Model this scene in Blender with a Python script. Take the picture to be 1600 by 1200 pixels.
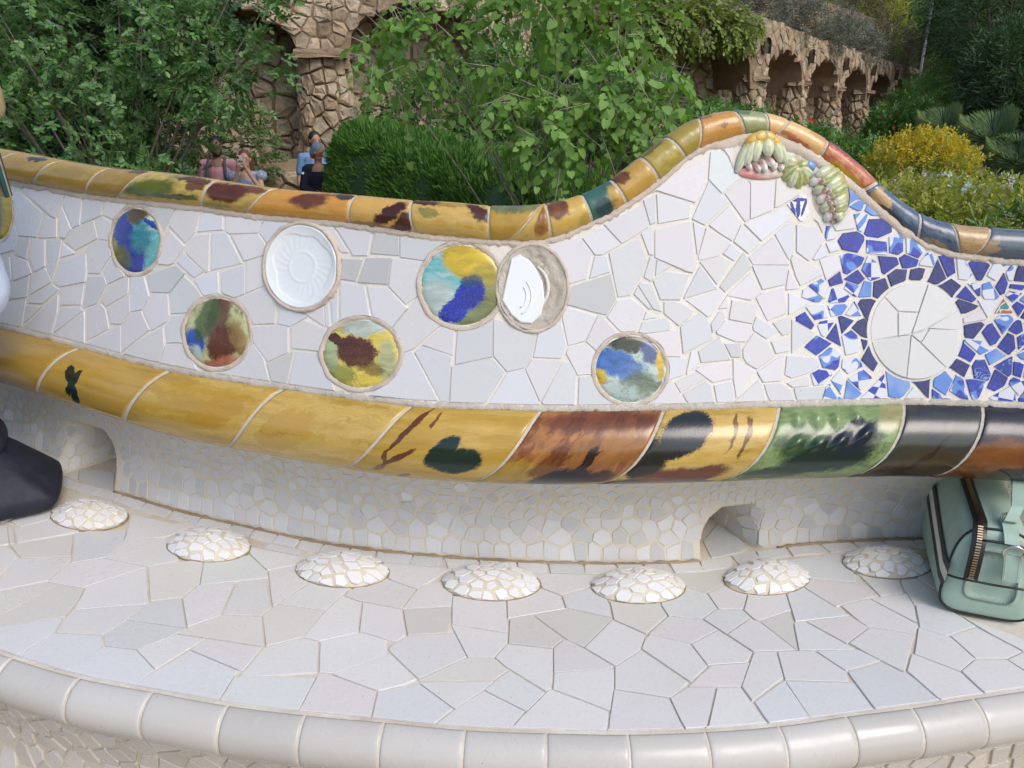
import bpy, bmesh, math, random
import numpy as np
from mathutils import Vector, Matrix, noise

R = math.radians
scene = bpy.context.scene
for o in list(bpy.data.objects):
    bpy.data.objects.remove(o, do_unlink=True)
COL = scene.collection

# ------------------------------------------------------------------ camera
FPX = 1210.0                     # focal length in pixels of a 1600 px wide frame
PITCH = R(20.0)                  # looking down
SEAT = 0.45                      # seat height over the terrace
EYE = Vector((0.0, 0.0, SEAT + 0.92))
cam_d = bpy.data.cameras.new('camera')
cam_d.sensor_width = 36.0
cam_d.lens = 36.0 * FPX / 1600.0
cam_d.clip_start = 0.05
cam_d.clip_end = 600.0
cam = bpy.data.objects.new('camera', cam_d)
COL.objects.link(cam)
cam.location = EYE
cam.rotation_euler = (R(90) - PITCH, 0, 0)
scene.camera = cam
scene.render.resolution_x = 1024
scene.render.resolution_y = 768

# ------------------------------------------------------------------ sky, sun, exposure
SUN_EL, SUN_AZ = R(46), R(140)   # azimuth clockwise from +Y: from the right, a little behind the camera
w = bpy.data.worlds.new('World')
scene.world = w
w.use_nodes = True
nt = w.node_tree
nt.nodes.clear()
sky = nt.nodes.new('ShaderNodeTexSky')
sky.sky_type = 'NISHITA'
sky.sun_disc = False
sky.sun_elevation = SUN_EL
sky.sun_rotation = SUN_AZ
sky.air_density = 1.0
sky.dust_density = 2.6
sky.ozone_density = 1.0
bg = nt.nodes.new('ShaderNodeBackground')
bg.inputs['Strength'].default_value = 0.15
out = nt.nodes.new('ShaderNodeOutputWorld')
nt.links.new(sky.outputs[0], bg.inputs[0])
nt.links.new(bg.outputs[0], out.inputs[0])

sd = bpy.data.lights.new('sun', 'SUN')
sd.energy = 0.9
sd.angle = R(30)
sd.color = (1.0, 0.975, 0.945)
sun = bpy.data.objects.new('sun', sd)
COL.objects.link(sun)
sdir = Vector((math.sin(SUN_AZ) * math.cos(SUN_EL), math.cos(SUN_AZ) * math.cos(SUN_EL), math.sin(SUN_EL)))
sun.rotation_euler = (-sdir).to_track_quat('-Z', 'Y').to_euler()
sun.location = sdir * 30

vs = scene.view_settings
vs.view_transform = 'Standard'
vs.look = 'None'
vs.exposure = 0.50
vs.gamma = 1.0
vs.use_curve_mapping = False
scene.render.engine = 'CYCLES'
scene.cycles.max_bounces = 8
scene.cycles.diffuse_bounces = 5
scene.cycles.transparent_max_bounces = 6

# ------------------------------------------------------------------ pixel rays (1600 x 1200 reference frame)
CP, SP = math.cos(PITCH), math.sin(PITCH)


def ray(x, y):
    a = (x - 800.0) / FPX
    b = (600.0 - y) / FPX
    return Vector((a, CP + b * SP, -SP + b * CP))


def on_z(x, y, z):
    d = ray(x, y)
    t = (z - EYE.z) / d.z
    return EYE + d * t


def on_y(x, y, Y):
    d = ray(x, y)
    return EYE + d * (Y / d.y)


def proj(p):
    v = Vector(p) - EYE
    f = v.y * CP - v.z * SP
    u = v.y * SP + v.z * CP
    return (800.0 + FPX * v.x / f, 600.0 - FPX * u / f)


# ------------------------------------------------------------------ object helpers
def link(o, parent=None):
    COL.objects.link(o)
    if parent is not None:
        o.parent = parent
    return o


def mesh_obj(name, verts, faces, mat=None, parent=None, smooth=False, uvs=None):
    me = bpy.data.meshes.new(name)
    me.from_pydata([tuple(v) for v in verts], [], faces)
    if uvs is not None:
        ul = me.uv_layers.new(name='UVMap')
        for l in me.loops:
            ul.data[l.index].uv = uvs[l.vertex_index]
    if smooth:
        me.polygons.foreach_set('use_smooth', [True] * len(me.polygons))
    if mat:
        me.materials.append(mat)
    me.update()
    return link(bpy.data.objects.new(name, me), parent)


def np_mesh(name, V, F, mat=None, parent=None, smooth=False):
    """V (n,3) array, F (m,k) array with constant k"""
    me = bpy.data.meshes.new(name)
    n, (m, k) = len(V), F.shape
    me.vertices.add(n)
    me.vertices.foreach_set('co', np.asarray(V, dtype=np.float32).ravel())
    me.loops.add(m * k)
    me.loops.foreach_set('vertex_index', F.astype(np.int32).ravel())
    me.polygons.add(m)
    me.polygons.foreach_set('loop_start', np.arange(0, m * k, k, dtype=np.int32))
    me.polygons.foreach_set('loop_total', np.full(m, k, dtype=np.int32))
    if smooth:
        me.polygons.foreach_set('use_smooth', np.ones(m, dtype=bool))
    me.update(calc_edges=True)
    if mat:
        me.materials.append(mat)
    return link(bpy.data.objects.new(name, me), parent)


def empty(name, loc=(0, 0, 0), label=None, cat=None, group=None):
    o = bpy.data.objects.new(name, None)
    o.location = loc
    o.empty_display_size = 0.1
    link(o)
    return tag(o, label, cat, group)


def tag(o, label=None, cat=None, group=None, kind=None):
    if label: o['label'] = label
    if cat: o['category'] = cat
    if group: o['group'] = group
    if kind: o['kind'] = kind
    return o


def keep(o, parent):
    """parent without moving (parents are unrotated empties)"""
    o.parent = parent
    o.matrix_parent_inverse = Matrix.Translation(-parent.location) if parent else Matrix()
    return o


def tube(path, radii, seg=8, cap=True):
    """verts, faces of a tapered tube along a list of points"""
    V, F = [], []
    n = len(path)
    pts = [Vector(p) for p in path]
    if not hasattr(radii, '__len__'):
        radii = [radii] * n
    ref = Vector((0, 0, 1))
    prev = None
    for i in range(n):
        d = (pts[min(i + 1, n - 1)] - pts[max(i - 1, 0)])
        d = d.normalized() if d.length > 1e-9 else Vector((0, 0, 1))
        if prev is None:
            s = d.cross(ref)
            if s.length < 0.1: s = d.cross(Vector((1, 0, 0)))
            s.normalize()
        else:
            s = (prev - d * prev.dot(d)).normalized()
        prev = s
        t = d.cross(s)
        for k in range(seg):
            a = 2 * math.pi * k / seg
            V.append(pts[i] + (s * math.cos(a) + t * math.sin(a)) * radii[i])
    for i in range(n - 1):
        for k in range(seg):
            k2 = (k + 1) % seg
            F.append((i * seg + k, i * seg + k2, (i + 1) * seg + k2, (i + 1) * seg + k))
    if cap:
        F.append(tuple(range(seg))[::-1])
        F.append(tuple((n - 1) * seg + k for k in range(seg)))
    return V, F


class MB:
    """collects shapes into one mesh"""
    def __init__(s): s.V, s.F = [], []
    def add(s, VF):
        b = len(s.V)
        s.V += [Vector(v) for v in VF[0]]
        s.F += [tuple(i + b for i in f) for f in VF[1]]
        return s
    def build(s, name, mat=None, parent=None, smooth=True):
        return mesh_obj(name, s.V, s.F, mat, parent, smooth)


def interp(pts):
    """smooth monotone-x interpolation through points (Catmull-Rom tangents)"""
    xs = [p[0] for p in pts]; ys = [p[1] for p in pts]
    n = len(xs)
    m = []
    for i in range(n):
        if i == 0: m.append((ys[1] - ys[0]) / (xs[1] - xs[0]))
        elif i == n - 1: m.append((ys[-1] - ys[-2]) / (xs[-1] - xs[-2]))
        else: m.append((ys[i + 1] - ys[i - 1]) / (xs[i + 1] - xs[i - 1]))
    def f(x):
        if x <= xs[0]: return ys[0] + m[0] * (x - xs[0])
        if x >= xs[-1]: return ys[-1] + m[-1] * (x - xs[-1])
        lo, hi = 0, n - 1
        while hi - lo > 1:
            k = (lo + hi) // 2
            if xs[k] <= x: lo = k
            else: hi = k
        h = xs[hi] - xs[lo]
        t = (x - xs[lo]) / h
        t2, t3 = t * t, t * t * t
        return ((2 * t3 - 3 * t2 + 1) * ys[lo] + (t3 - 2 * t2 + t) * h * m[lo] + (-2 * t3 + 3 * t2) * ys[hi] + (t3 - t2) * h * m[hi])
    return f


def clip_poly(P, nx, ny, c):
    """keep points with nx*x+ny*y <= c"""
    out = []
    n = len(P)
    for i in range(n):
        a = P[i]; b = P[(i + 1) % n]
        da = nx * a[0] + ny * a[1] - c
        db = nx * b[0] + ny * b[1] - c
        if da <= 0: out.append(a)
        if (da < 0 < db) or (db < 0 < da):
            t = da / (da - db)
            out.append((a[0] + t * (b[0] - a[0]), a[1] + t * (b[1] - a[1])))
    return out


def voronoi(seeds, inset, box, knn=26, rng=None, var=0.5):
    """convex cells shrunk by a varying joint; returns list of polygons"""
    S = np.array(seeds, dtype=float)
    cells = []
    x0, y0, x1, y1 = box
    for i in range(len(S)):
        D = S - S[i]
        d2 = (D ** 2).sum(1)
        idx = np.argsort(d2)[1:knn + 1]
        P = [(x0, y0), (x1, y0), (x1, y1), (x0, y1)]
        for j in idx:
            d = math.sqrt(d2[j])
            if d < 1e-9: continue
            nx, ny = D[j] / d
            h = ((i * 7919 + j * 7919) % 97 / 97.0 + (min(i, j) * 31 + max(i, j) * 17) % 53 / 53.0) % 1.0
            g = inset * (1 - var + 2 * var * h)
            mx, my = S[i] + D[j] * 0.5
            P = clip_poly(P, nx, ny, nx * mx + ny * my - g)
            if len(P) < 3: break
        cells.append(P)
    return cells


def poly_area(P):
    return 0.5 * sum(P[i][0] * P[(i + 1) % len(P)][1] - P[(i + 1) % len(P)][0] * P[i][1] for i in range(len(P)))


def centroid(P):
    A = poly_area(P)
    if abs(A) < 1e-12: return P[0]
    cx = cy = 0
    for i in range(len(P)):
        a, b = P[i], P[(i + 1) % len(P)]
        k = a[0] * b[1] - b[0] * a[1]
        cx += (a[0] + b[0]) * k; cy += (a[1] + b[1]) * k
    return (cx / (6 * A), cy / (6 * A))


def resample(P, step):
    out = []
    for i in range(len(P)):
        a, b = P[i], P[(i + 1) % len(P)]
        d = math.hypot(b[0] - a[0], b[1] - a[1])
        n = max(1, int(d / step))
        for k in range(n):
            out.append((a[0] + (b[0] - a[0]) * k / n, a[1] + (b[1] - a[1]) * k / n))
    return out


def dedupe(P, eps):
    out = []
    for p in P:
        if not out or math.hypot(p[0] - out[-1][0], p[1] - out[-1][1]) > eps: out.append(p)
    while len(out) > 1 and math.hypot(out[0][0] - out[-1][0], out[0][1] - out[-1][1]) <= eps: out.pop()
    # drop collinear
    res = []
    n = len(out)
    for i in range(n):
        a, b, c = out[i - 1], out[i], out[(i + 1) % n]
        cr = (b[0] - a[0]) * (c[1] - b[1]) - (b[1] - a[1]) * (c[0] - b[0])
        if abs(cr) > eps * eps * 0.15: res.append(b)
    return res if len(res) >= 3 else out


def poisson(n, x0, y0, x1, y1, rmin, rng, ok=None, tries=30, metric=(1, 1)):
    pts = []
    cell = rmin
    grid = {}
    for _ in range(n * tries):
        p = (rng.uniform(x0, x1), rng.uniform(y0, y1))
        if ok and not ok(p): continue
        gx, gy = int(p[0] * metric[0] / cell), int(p[1] * metric[1] / cell)
        bad = False
        for i in (-1, 0, 1):
            for j in (-1, 0, 1):
                for q in grid.get((gx + i, gy + j), ()):
                    if ((p[0] - q[0]) * metric[0]) ** 2 + ((p[1] - q[1]) * metric[1]) ** 2 < rmin * rmin: bad = True; break
        if bad: continue
        grid.setdefault((gx, gy), []).append(p)
        pts.append(p)
        if len(pts) >= n: break
    return pts
# outlines of the larger pieces, traced from six views of the photograph (offset x, offset y, scale)
TRACED = [
    ((0, 200, 0.3375), '''80,320 200,400 170,500 100,495 70,380 | 120,300 290,320 250,415 | 300,330 375,330 365,450 330,460 290,350 | 205,410 260,420 265,505 180,505 | 270,410 290,370 330,465 300,510 270,505 | 385,320 475,330 470,400 375,445 | 480,340 560,350 510,420 475,400 | 330,470 430,430 450,515 350,570 310,540 | 440,430 490,420 505,510 460,515 | 145,520 200,520 210,640 155,670 130,600 | 100,510 140,515 125,600 80,590 | 215,520 285,520 270,610 240,700 215,640 | 290,530 345,575 280,600 | 280,610 395,580 395,710 275,735 245,710 | 400,570 450,520 500,525 505,600 460,670 405,665 | 480,680 510,610 550,680 495,725 | 465,800 495,735 590,690 585,775 490,830 | 605,700 670,690 690,770 650,840 605,850 | 140,690 205,645 240,710 130,775 | 35,760 135,690 130,770 30,795 | 130,790 240,725 270,745 190,815 130,805 | 50,590 130,620 140,670 60,700 | 280,745 385,725 370,820 275,820 | 400,690 485,690 490,730 450,810 380,835 | 495,830 590,785 600,845 555,910 510,905 | 400,840 480,830 500,905 400,985 | 255,920 275,830 370,830 380,840 240,950 | 110,920 270,770 245,930 235,955 | 120,820 190,825 105,910 | 0,880 25,800 120,790 100,920 | 245,960 390,850 385,1000 | 405,995 555,915 555,1040 | 565,915 610,860 655,855 690,930 565,1030 | 660,850 700,775 775,780 780,870 695,930 | 575,1040 755,930 760,1000 735,1085 | 745,1085 770,1005 845,1000 880,1105 | 765,925 790,870 870,865 850,990 770,995 | 690,690 830,640 840,680 780,755 690,750 | 795,760 850,700 940,800 880,850 790,860 | 820,630 865,590 940,660 890,695 | 755,510 790,475 850,540 800,615 750,610 | 690,360 800,380 760,470 740,450 | 810,390 925,400 905,480 855,535 790,460 | 930,400 1030,400 1035,470 910,480 | 1040,405 1210,425 1190,485 1070,490 1040,470 | 870,530 970,490 965,650 930,650 865,570 | 980,490 1050,495 1115,625 975,655 | 1080,500 1190,490 1230,540 1200,590 1130,610 | 1220,440 1320,450 1240,540 1205,490 | 905,710 1010,670 1015,780 950,795 | 1020,670 1130,635 1130,755 1030,780 | 1145,620 1200,610 1205,720 1140,755 | 1110,795 1220,750 1285,810 1275,900 1170,910 | 1290,830 1410,870 1340,915 1280,900 | 1420,860 1520,820 1525,930 | 1345,930 1415,890 1530,940 1495,1035 1345,1020 | 1170,920 1280,915 1335,940 1330,1020 1240,1080 1165,980 | 1240,1090 1360,1035 1330,1180 1260,1170 g | 1365,1040 1490,1045 1520,1200 1345,1180 | 1040,1125 1165,995 1240,1170 | 1535,830 1600,760 1600,900 1560,930 | 1510,460 1600,480 1600,560 1560,540 | 5,500 60,480 50,560 10,570 | 30,380 70,330 85,480 60,480 | 10,700 40,640 50,700 20,760'''),
    ((500, 300, 0.3375), '''30,170 240,200 220,300 110,300 | 245,200 360,215 360,290 230,280 g | 375,210 550,240 480,310 375,295 | 105,305 195,310 165,410 105,400 g | 215,300 330,310 315,430 175,420 g | 330,310 465,330 450,480 395,520 320,430 | 60,480 110,420 205,435 235,580 55,600 | 215,440 310,440 390,525 330,620 240,580 | 0,540 40,520 45,630 5,610 | 340,630 455,490 550,630 460,710 380,740 | 475,700 550,640 620,650 615,750 | 440,740 470,720 605,770 595,960 545,940 | 270,935 430,745 535,945 | 635,650 790,620 795,760 625,790 | 805,610 1000,660 945,810 865,830 805,760 h | 610,810 800,770 855,840 775,970 605,960 | 860,845 945,825 1005,970 790,965 | 955,820 985,775 1115,780 1020,965 | 1010,660 1110,580 1140,720 1120,770 990,765 | 1030,970 1130,790 1185,850 1180,985 | 1140,740 1225,700 1270,740 1260,840 1195,845 | 1200,860 1270,860 1340,985 1195,985 | 1130,530 1280,575 1225,690 1150,710 | 1280,590 1320,585 1380,650 1270,720 1235,690 | 1150,440 1340,380 1370,490 1325,560 1145,520 g | 1085,255 1220,230 1265,290 1240,400 1155,405 | 1230,230 1330,180 1385,240 1290,290 | 1265,300 1325,300 1335,370 1255,400 | 1340,290 1490,220 1520,300 1490,390 1440,480 1380,490 h | 1340,160 1500,80 1520,150 1395,230 | 1340,590 1380,510 1440,490 1510,540 1470,640 1380,640 | 1520,50 1595,15 1600,110 1530,140 | 1500,200 1600,150 1600,310 1520,290 | 1450,470 1500,410 1570,520 1580,550 1520,540 | 1500,390 1530,300 1590,370 1530,410 | 1480,640 1520,550 1600,590 1600,640'''),
    ((1000, 150, 0.41667), '''25,380 185,400 180,455 40,480 | 65,355 250,245 240,330 190,395 | 200,455 255,330 325,405 240,485 | 265,230 310,210 375,300 310,355 260,300 n | 320,205 365,190 355,245 | 325,370 410,305 410,455 390,460 | 415,310 500,310 495,410 415,455 | 525,295 580,370 510,410 | 395,485 540,425 540,470 450,540 | 265,480 330,420 375,470 345,540 | 10,520 190,475 210,640 180,660 20,590 | 200,470 240,490 215,595 | 250,495 340,550 300,600 220,600 | 355,545 380,490 445,545 410,590 | 310,590 340,560 375,590 355,620 | 415,600 500,530 555,630 430,630 | 515,520 580,490 580,570 560,610 | 590,500 680,510 690,545 650,610 585,560 | 20,690 30,600 95,645 | 225,620 305,600 335,630 290,705 | 300,710 385,590 415,640 320,730 g | 425,640 555,640 545,700 460,720 | 165,755 225,640 285,720 | 55,690 120,660 185,670 155,760 80,760 | 335,745 420,680 450,735 415,760 | 560,650 595,720 550,725 | 570,610 680,670 600,710 | 0,700 40,710 75,800 0,780 | 170,770 305,740 290,790 235,820 | 295,795 320,755 330,790 | 440,760 540,725 550,810 480,840 | 335,835 345,770 440,790 420,845 | 560,735 645,770 560,820 | 90,775 185,800 150,860 90,810 | 0,880 20,810 115,860 | 155,865 230,810 270,900 160,955 | 270,870 310,810 325,840 275,900 | 300,890 310,840 410,860 415,890 370,920 | 430,880 440,830 515,880 470,910 | 500,850 555,830 560,900 540,905 | 40,895 145,880 155,975 100,970 p | 570,960 570,845 650,890 | 225,960 300,910 340,990 240,1000 | 320,930 375,930 375,980 345,980 | 390,950 430,890 490,930 490,985 430,1020 | 485,920 545,900 560,960 505,970 | 180,1000 210,960 220,1000 190,1030 | 105,1050 100,985 180,985 170,1030 | 210,1030 340,1000 345,1060 270,1075 p | 350,1070 350,985 430,1030 360,1130 | 440,1040 540,970 530,1070 460,1075 | 550,980 650,990 660,1020 600,1055 550,1030 | 140,1080 220,1040 250,1060 160,1110 | 165,1115 250,1070 275,1145 180,1145 | 280,1085 350,1085 345,1145 290,1145 | 360,1145 450,1065 470,1140 | 470,1080 560,1090 575,1135 490,1145 | 540,1075 620,1050 620,1085 560,1090 | 580,1100 680,1095 670,1135 590,1140 | 70,1150 120,1080 160,1145 | 660,470 700,470 690,540 | 680,620 730,600 740,650 700,680 | 730,500 790,450 800,490'''),
    ((0, 800, 0.375), '''40,60 200,20 300,85 50,130 p | 0,70 35,70 40,125 0,135 w | 45,135 300,95 295,185 90,190 y | 0,145 70,185 0,245 w | 310,90 520,90 440,185 300,210 b | 75,200 290,190 190,285 0,325 w | 550,15 760,60 690,90 525,110 p | 520,115 690,110 720,205 610,225 430,190 w | 290,215 430,192 600,230 350,310 200,290 p | 610,235 620,375 310,405 360,310 w | 620,230 845,210 830,300 760,355 625,370 y | 850,215 1050,190 1115,270 840,300 n | 1060,120 1270,160 1230,220 1115,240 1050,180 w | 1120,245 1230,225 1290,290 1135,390 w | 0,330 190,290 250,300 0,430 y | 250,305 350,320 270,435 0,480 0,430 y | 300,410 610,385 530,445 425,510 235,495 w | 625,375 755,360 775,480 530,445 g | 765,355 830,305 980,295 920,425 780,475 p | 985,295 1110,285 1130,395 1085,430 930,420 w | 0,480 265,440 230,500 75,595 0,580 b | 235,505 425,515 430,555 290,655 80,595 b | 430,515 530,450 770,485 570,570 440,555 g | 740,510 860,525 645,655 570,575 w | 780,485 930,430 1085,435 1100,560 740,505 y | 1095,430 1170,385 1350,410 1260,520 1110,555 y | 1180,385 1290,300 1450,320 1355,410 w | 1360,410 1440,350 1505,375 1490,500 1330,535 1270,520 w | 435,560 570,575 640,655 570,715 300,655 b | 800,580 990,660 920,775 580,715 b | 860,530 1090,565 990,655 800,575 p | 1100,565 1265,525 1325,540 1320,665 1000,685 w | 990,690 1310,690 1240,815 920,775 n | 1335,540 1500,505 1600,530 1600,590 1400,665 1330,660 w | 1330,675 1570,745 1545,855 1255,820 k'''),
    ((500, 800, 0.375), '''250,205 530,240 400,320 290,280 p | 130,330 290,280 395,325 335,400 110,350 p | 405,325 510,305 550,350 545,395 345,405 p | 555,365 775,370 780,500 555,465 p | 780,370 920,315 1000,345 1020,400 790,440 p | 860,245 1150,260 1120,310 1000,345 920,310 p | 1010,350 1130,320 1190,365 1215,440 1030,400 b | 180,375 335,405 360,515 320,540 175,495 p | 345,405 545,400 530,500 365,515 d | 360,515 530,505 610,600 405,690 300,590 w | 550,475 775,505 780,545 725,605 615,600 w | 790,450 880,430 1015,525 965,565 785,545 d | 890,430 1040,405 1215,440 1100,560 1020,525 d | 1210,375 1400,385 1445,430 1360,505 1225,440 y | 1105,565 1220,450 1355,510 1335,565 1230,640 w | 785,550 965,570 965,730 940,745 730,605 w | 980,570 1020,530 1220,640 980,665 p | 415,700 620,605 725,605 785,655 720,700 y | 420,710 720,705 560,815 w | 60,680 290,595 400,690 240,745 w | 240,750 405,710 555,820 480,880 215,855 b | 790,660 935,750 860,825 690,740 n | 680,750 850,830 800,890 490,875 p | 955,745 1200,830 1195,905 810,890 w | 975,670 1220,655 1225,690 1205,825 970,735 w | 1230,645 1340,575 1530,705 1450,770 1230,735 w | 1230,740 1450,780 1510,895 1205,905 p'''),
    ((1000, 800, 0.375), '''160,250 340,250 340,305 270,335 190,310 d | 285,340 390,310 445,345 430,400 330,405 p | 90,385 200,325 265,335 320,400 265,440 120,430 g | 450,350 600,340 625,410 500,450 435,405 p | 615,345 700,325 870,430 650,455 b | 720,280 895,295 990,345 840,385 705,325 k | 640,210 840,190 890,250 890,290 720,270 b | 910,255 1080,280 1100,335 1000,345 w | 1085,285 1150,270 1230,320 1250,385 1145,385 w | 1155,268 1215,260 1220,318 w | 275,455 320,405 420,405 460,440 360,510 b | 50,510 120,435 265,450 320,485 215,545 p | 370,510 455,445 500,460 640,570 465,575 p | 510,460 625,415 655,570 d | 650,465 690,460 890,570 665,570 b | 700,455 880,435 950,480 870,535 k | 850,390 960,365 1160,470 1140,505 950,475 p | 970,360 1110,340 1140,390 1140,450 w | 1150,390 1260,390 1400,475 1280,515 1165,470 b | 215,550 330,490 465,580 440,625 285,635 w | 10,565 40,520 210,550 280,640 200,700 w | 290,645 440,630 420,725 205,725 k | 475,590 570,590 595,690 465,785 425,730 w | 575,585 730,580 860,665 865,705 605,695 p | 740,580 895,575 1000,620 860,660 b | 880,540 960,480 1140,515 1100,660 1000,610 w | 870,670 1000,625 1110,675 1235,770 975,810 b | 615,705 875,710 965,810 705,840 b | 480,790 600,705 695,845 530,865 b | 320,735 425,735 520,865 285,890 w | 130,780 210,730 315,735 275,890 185,895 p | 1150,590 1165,480 1290,520 1395,610 1335,660 p | 1120,665 1130,605 1330,665 1410,740 1240,770 p | 1300,520 1400,480 1590,580 1520,605 1400,610 p | 1345,660 1400,615 1530,615 1600,660 1600,720 1430,740 p | 1410,475 1600,545 1595,575 w | 1535,615 1600,585 1600,650 w'''),
]


def traced(sel):
    res = []
    for i in sel:
        (ox, oy, sc), txt = TRACED[i]
        for item in txt.split('|'):
            kind, P = 'w', []
            for tok in item.split():
                if ',' in tok:
                    x, y = tok.split(',')
                    P.append((ox + float(x) * sc, oy + float(y) * sc))
                else: kind = tok
            res.append((P, kind))
    return res


def hull(P):
    P = sorted(set(P))
    def half(Q):
        h = []
        for p in Q:
            while len(h) > 1 and (h[-1][0] - h[-2][0]) * (p[1] - h[-2][1]) - (h[-1][1] - h[-2][1]) * (p[0] - h[-2][0]) <= 0: h.pop()
            h.append(p)
        return h
    a, b = half(P), half(P[::-1])
    return a[:-1] + b[:-1]


def jigsaw(polys, dil, joint, var=0.5, reach=1.6):
    """convex outlines grown until they meet: every pair is parted by its best separating line"""
    H = [hull(p) for p in polys]
    cen = [centroid(h) for h in H]
    rad = [max(math.hypot(x - c[0], y - c[1]) for x, y in h) for h, c in zip(H, cen)]
    nrm = []
    for h in H:
        L = []
        for i in range(len(h)):
            a, b = h[i], h[(i + 1) % len(h)]
            d = math.hypot(b[0] - a[0], b[1] - a[1])
            if d > 1e-9: L.append(((b[1] - a[1]) / d, -(b[0] - a[0]) / d))
        nrm.append(L)
    N = len(H)
    dl = dil if hasattr(dil, '__len__') else [dil] * N
    cells = []
    lines = {}
    for i in range(N):
        c = cen[i]; B = rad[i] + dl[i] * 2
        P = [(c[0] - B, c[1] - B), (c[0] + B, c[1] - B), (c[0] + B, c[1] + B), (c[0] - B, c[1] + B)]
        for n in nrm[i]:
            m = max(n[0] * x + n[1] * y for x, y in H[i])
            P = clip_poly(P, n[0], n[1], m + dl[i])
        for j in range(N):
            if j == i: continue
            if math.hypot(cen[j][0] - c[0], cen[j][1] - c[1]) > rad[i] + rad[j] + dl[i] + dl[j]: continue
            key = (min(i, j), max(i, j))
            if key not in lines:
                a, b = key
                best = None
                for n in nrm[a] + [(-x, -y) for x, y in nrm[b]]:
                    ma = max(n[0] * x + n[1] * y for x, y in H[a]); mb_ = min(n[0] * x + n[1] * y for x, y in H[b])
                    if best is None or mb_ - ma > best[0]: best = (mb_ - ma, n, (ma + mb_) / 2)
                hsh = (a * 7919 + b * 104729) % 101 / 101.0
                lines[key] = (best[1], best[2], joint * (1 - var + 2 * var * hsh))
            n, m, g = lines[key]
            if i == key[0]: P = clip_poly(P, n[0], n[1], m - g)
            else: P = clip_poly(P, -n[0], -n[1], -m - g)
            if len(P) < 3: break
        cells.append(P)
    return cells


def seed_poly(x, y, r, rg):
    k = rg.choice((3, 4, 4, 5))
    a0 = rg.uniform(0, 6.28)
    return [(x + r * rg.uniform(.6, 1.2) * math.cos(a0 + 2 * math.pi * j / k), y + r * rg.uniform(.6, 1.2) * math.sin(a0 + 2 * math.pi * j / k)) for j in range(k)]
# ------------------------------------------------------------------ materials
class NT:
    def __init__(s, name, rough=0.5, spec=0.5):
        s.m = bpy.data.materials.new(name)
        s.m.use_nodes = True
        s.t = s.m.node_tree
        s.b = s.t.nodes['Principled BSDF']
        s.b.inputs['Roughness'].default_value = rough
        s.b.inputs['Specular IOR Level'].default_value = spec
    def n(s, kind, **kw):
        nd = s.t.nodes.new('ShaderNode' + kind)
        for k, v in kw.items(): setattr(nd, k, v)
        return nd
    def l(s, a, b): s.t.links.new(a, b)
    def noise(s, vec, scale, detail=3, rough=0.55, dist=0.0):
        nd = s.n('TexNoise')
        nd.inputs['Scale'].default_value = scale
        nd.inputs['Detail'].default_value = detail
        nd.inputs['Roughness'].default_value = rough
        nd.inputs['Distortion'].default_value = dist
        if vec is not None: s.l(vec, nd.inputs['Vector'])
        return nd
    def mapr(s, val, a, b, c=0.0, d=1.0, smooth=False):
        nd = s.n('MapRange')
        if smooth: nd.interpolation_type = 'SMOOTHSTEP'
        s.l(val, nd.inputs['Value'])
        for k, v in zip(('From Min', 'From Max', 'To Min', 'To Max'), (a, b, c, d)): nd.inputs[k].default_value = v
        return nd.outputs[0]
    def mix(s, fac, a, b, mode='MIX'):
        nd = s.n('MixRGB', blend_type=mode)
        for sock, v in ((nd.inputs[0], fac), (nd.inputs[1], a), (nd.inputs[2], b)):
            if isinstance(v, (int, float)): sock.default_value = v
            elif isinstance(v, tuple): sock.default_value = (*v, 1.0) if len(v) == 3 else v
            else: s.l(v, sock)
        return nd.outputs[0]
    def ramp(s, val, stops):
        nd = s.n('ValToRGB')
        e = nd.color_ramp.elements
        while len(e) < len(stops): e.new(0.5)
        for el, (p, c) in zip(e, stops):
            el.position = p; el.color = (*c, 1)
        s.l(val, nd.inputs[0])
        return nd.outputs[0]
    def math(s, op, a, b=None):
        nd = s.n('Math', operation=op)
        for sock, v in ((nd.inputs[0], a), (nd.inputs[1], b)):
            if v is None: continue
            if isinstance(v, (int, float)): sock.default_value = v
            else: s.l(v, sock)
        return nd.outputs[0]
    def bump(s, h, strength=0.3, dist=0.01):
        nd = s.n('Bump')
        nd.inputs['Strength'].default_value = strength
        nd.inputs['Distance'].default_value = dist
        s.l(h, nd.inputs['Height'])
        s.l(nd.outputs[0], s.b.inputs['Normal'])
    def color(s, c):
        if isinstance(c, tuple): s.b.inputs['Base Color'].default_value = (*c, 1)
        else: s.l(c, s.b.inputs['Base Color'])
        return s
    def rough(s, r):
        s.l(r, s.b.inputs['Roughness'])
        return s
    def geo(s): return s.n('NewGeometry')
    def pos(s): return s.n('NewGeometry').outputs['Position']
    def obj(s): return s.n('TexCoord').outputs['Object']
    def uv(s): return s.n('TexCoord').outputs['UV']


def srgb(r, g, b):
    f = lambda c: (c / 255 / 12.92) if c / 255 <= 0.04045 else ((c / 255 + 0.055) / 1.055) ** 2.4
    return (f(r), f(g), f(b))


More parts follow.
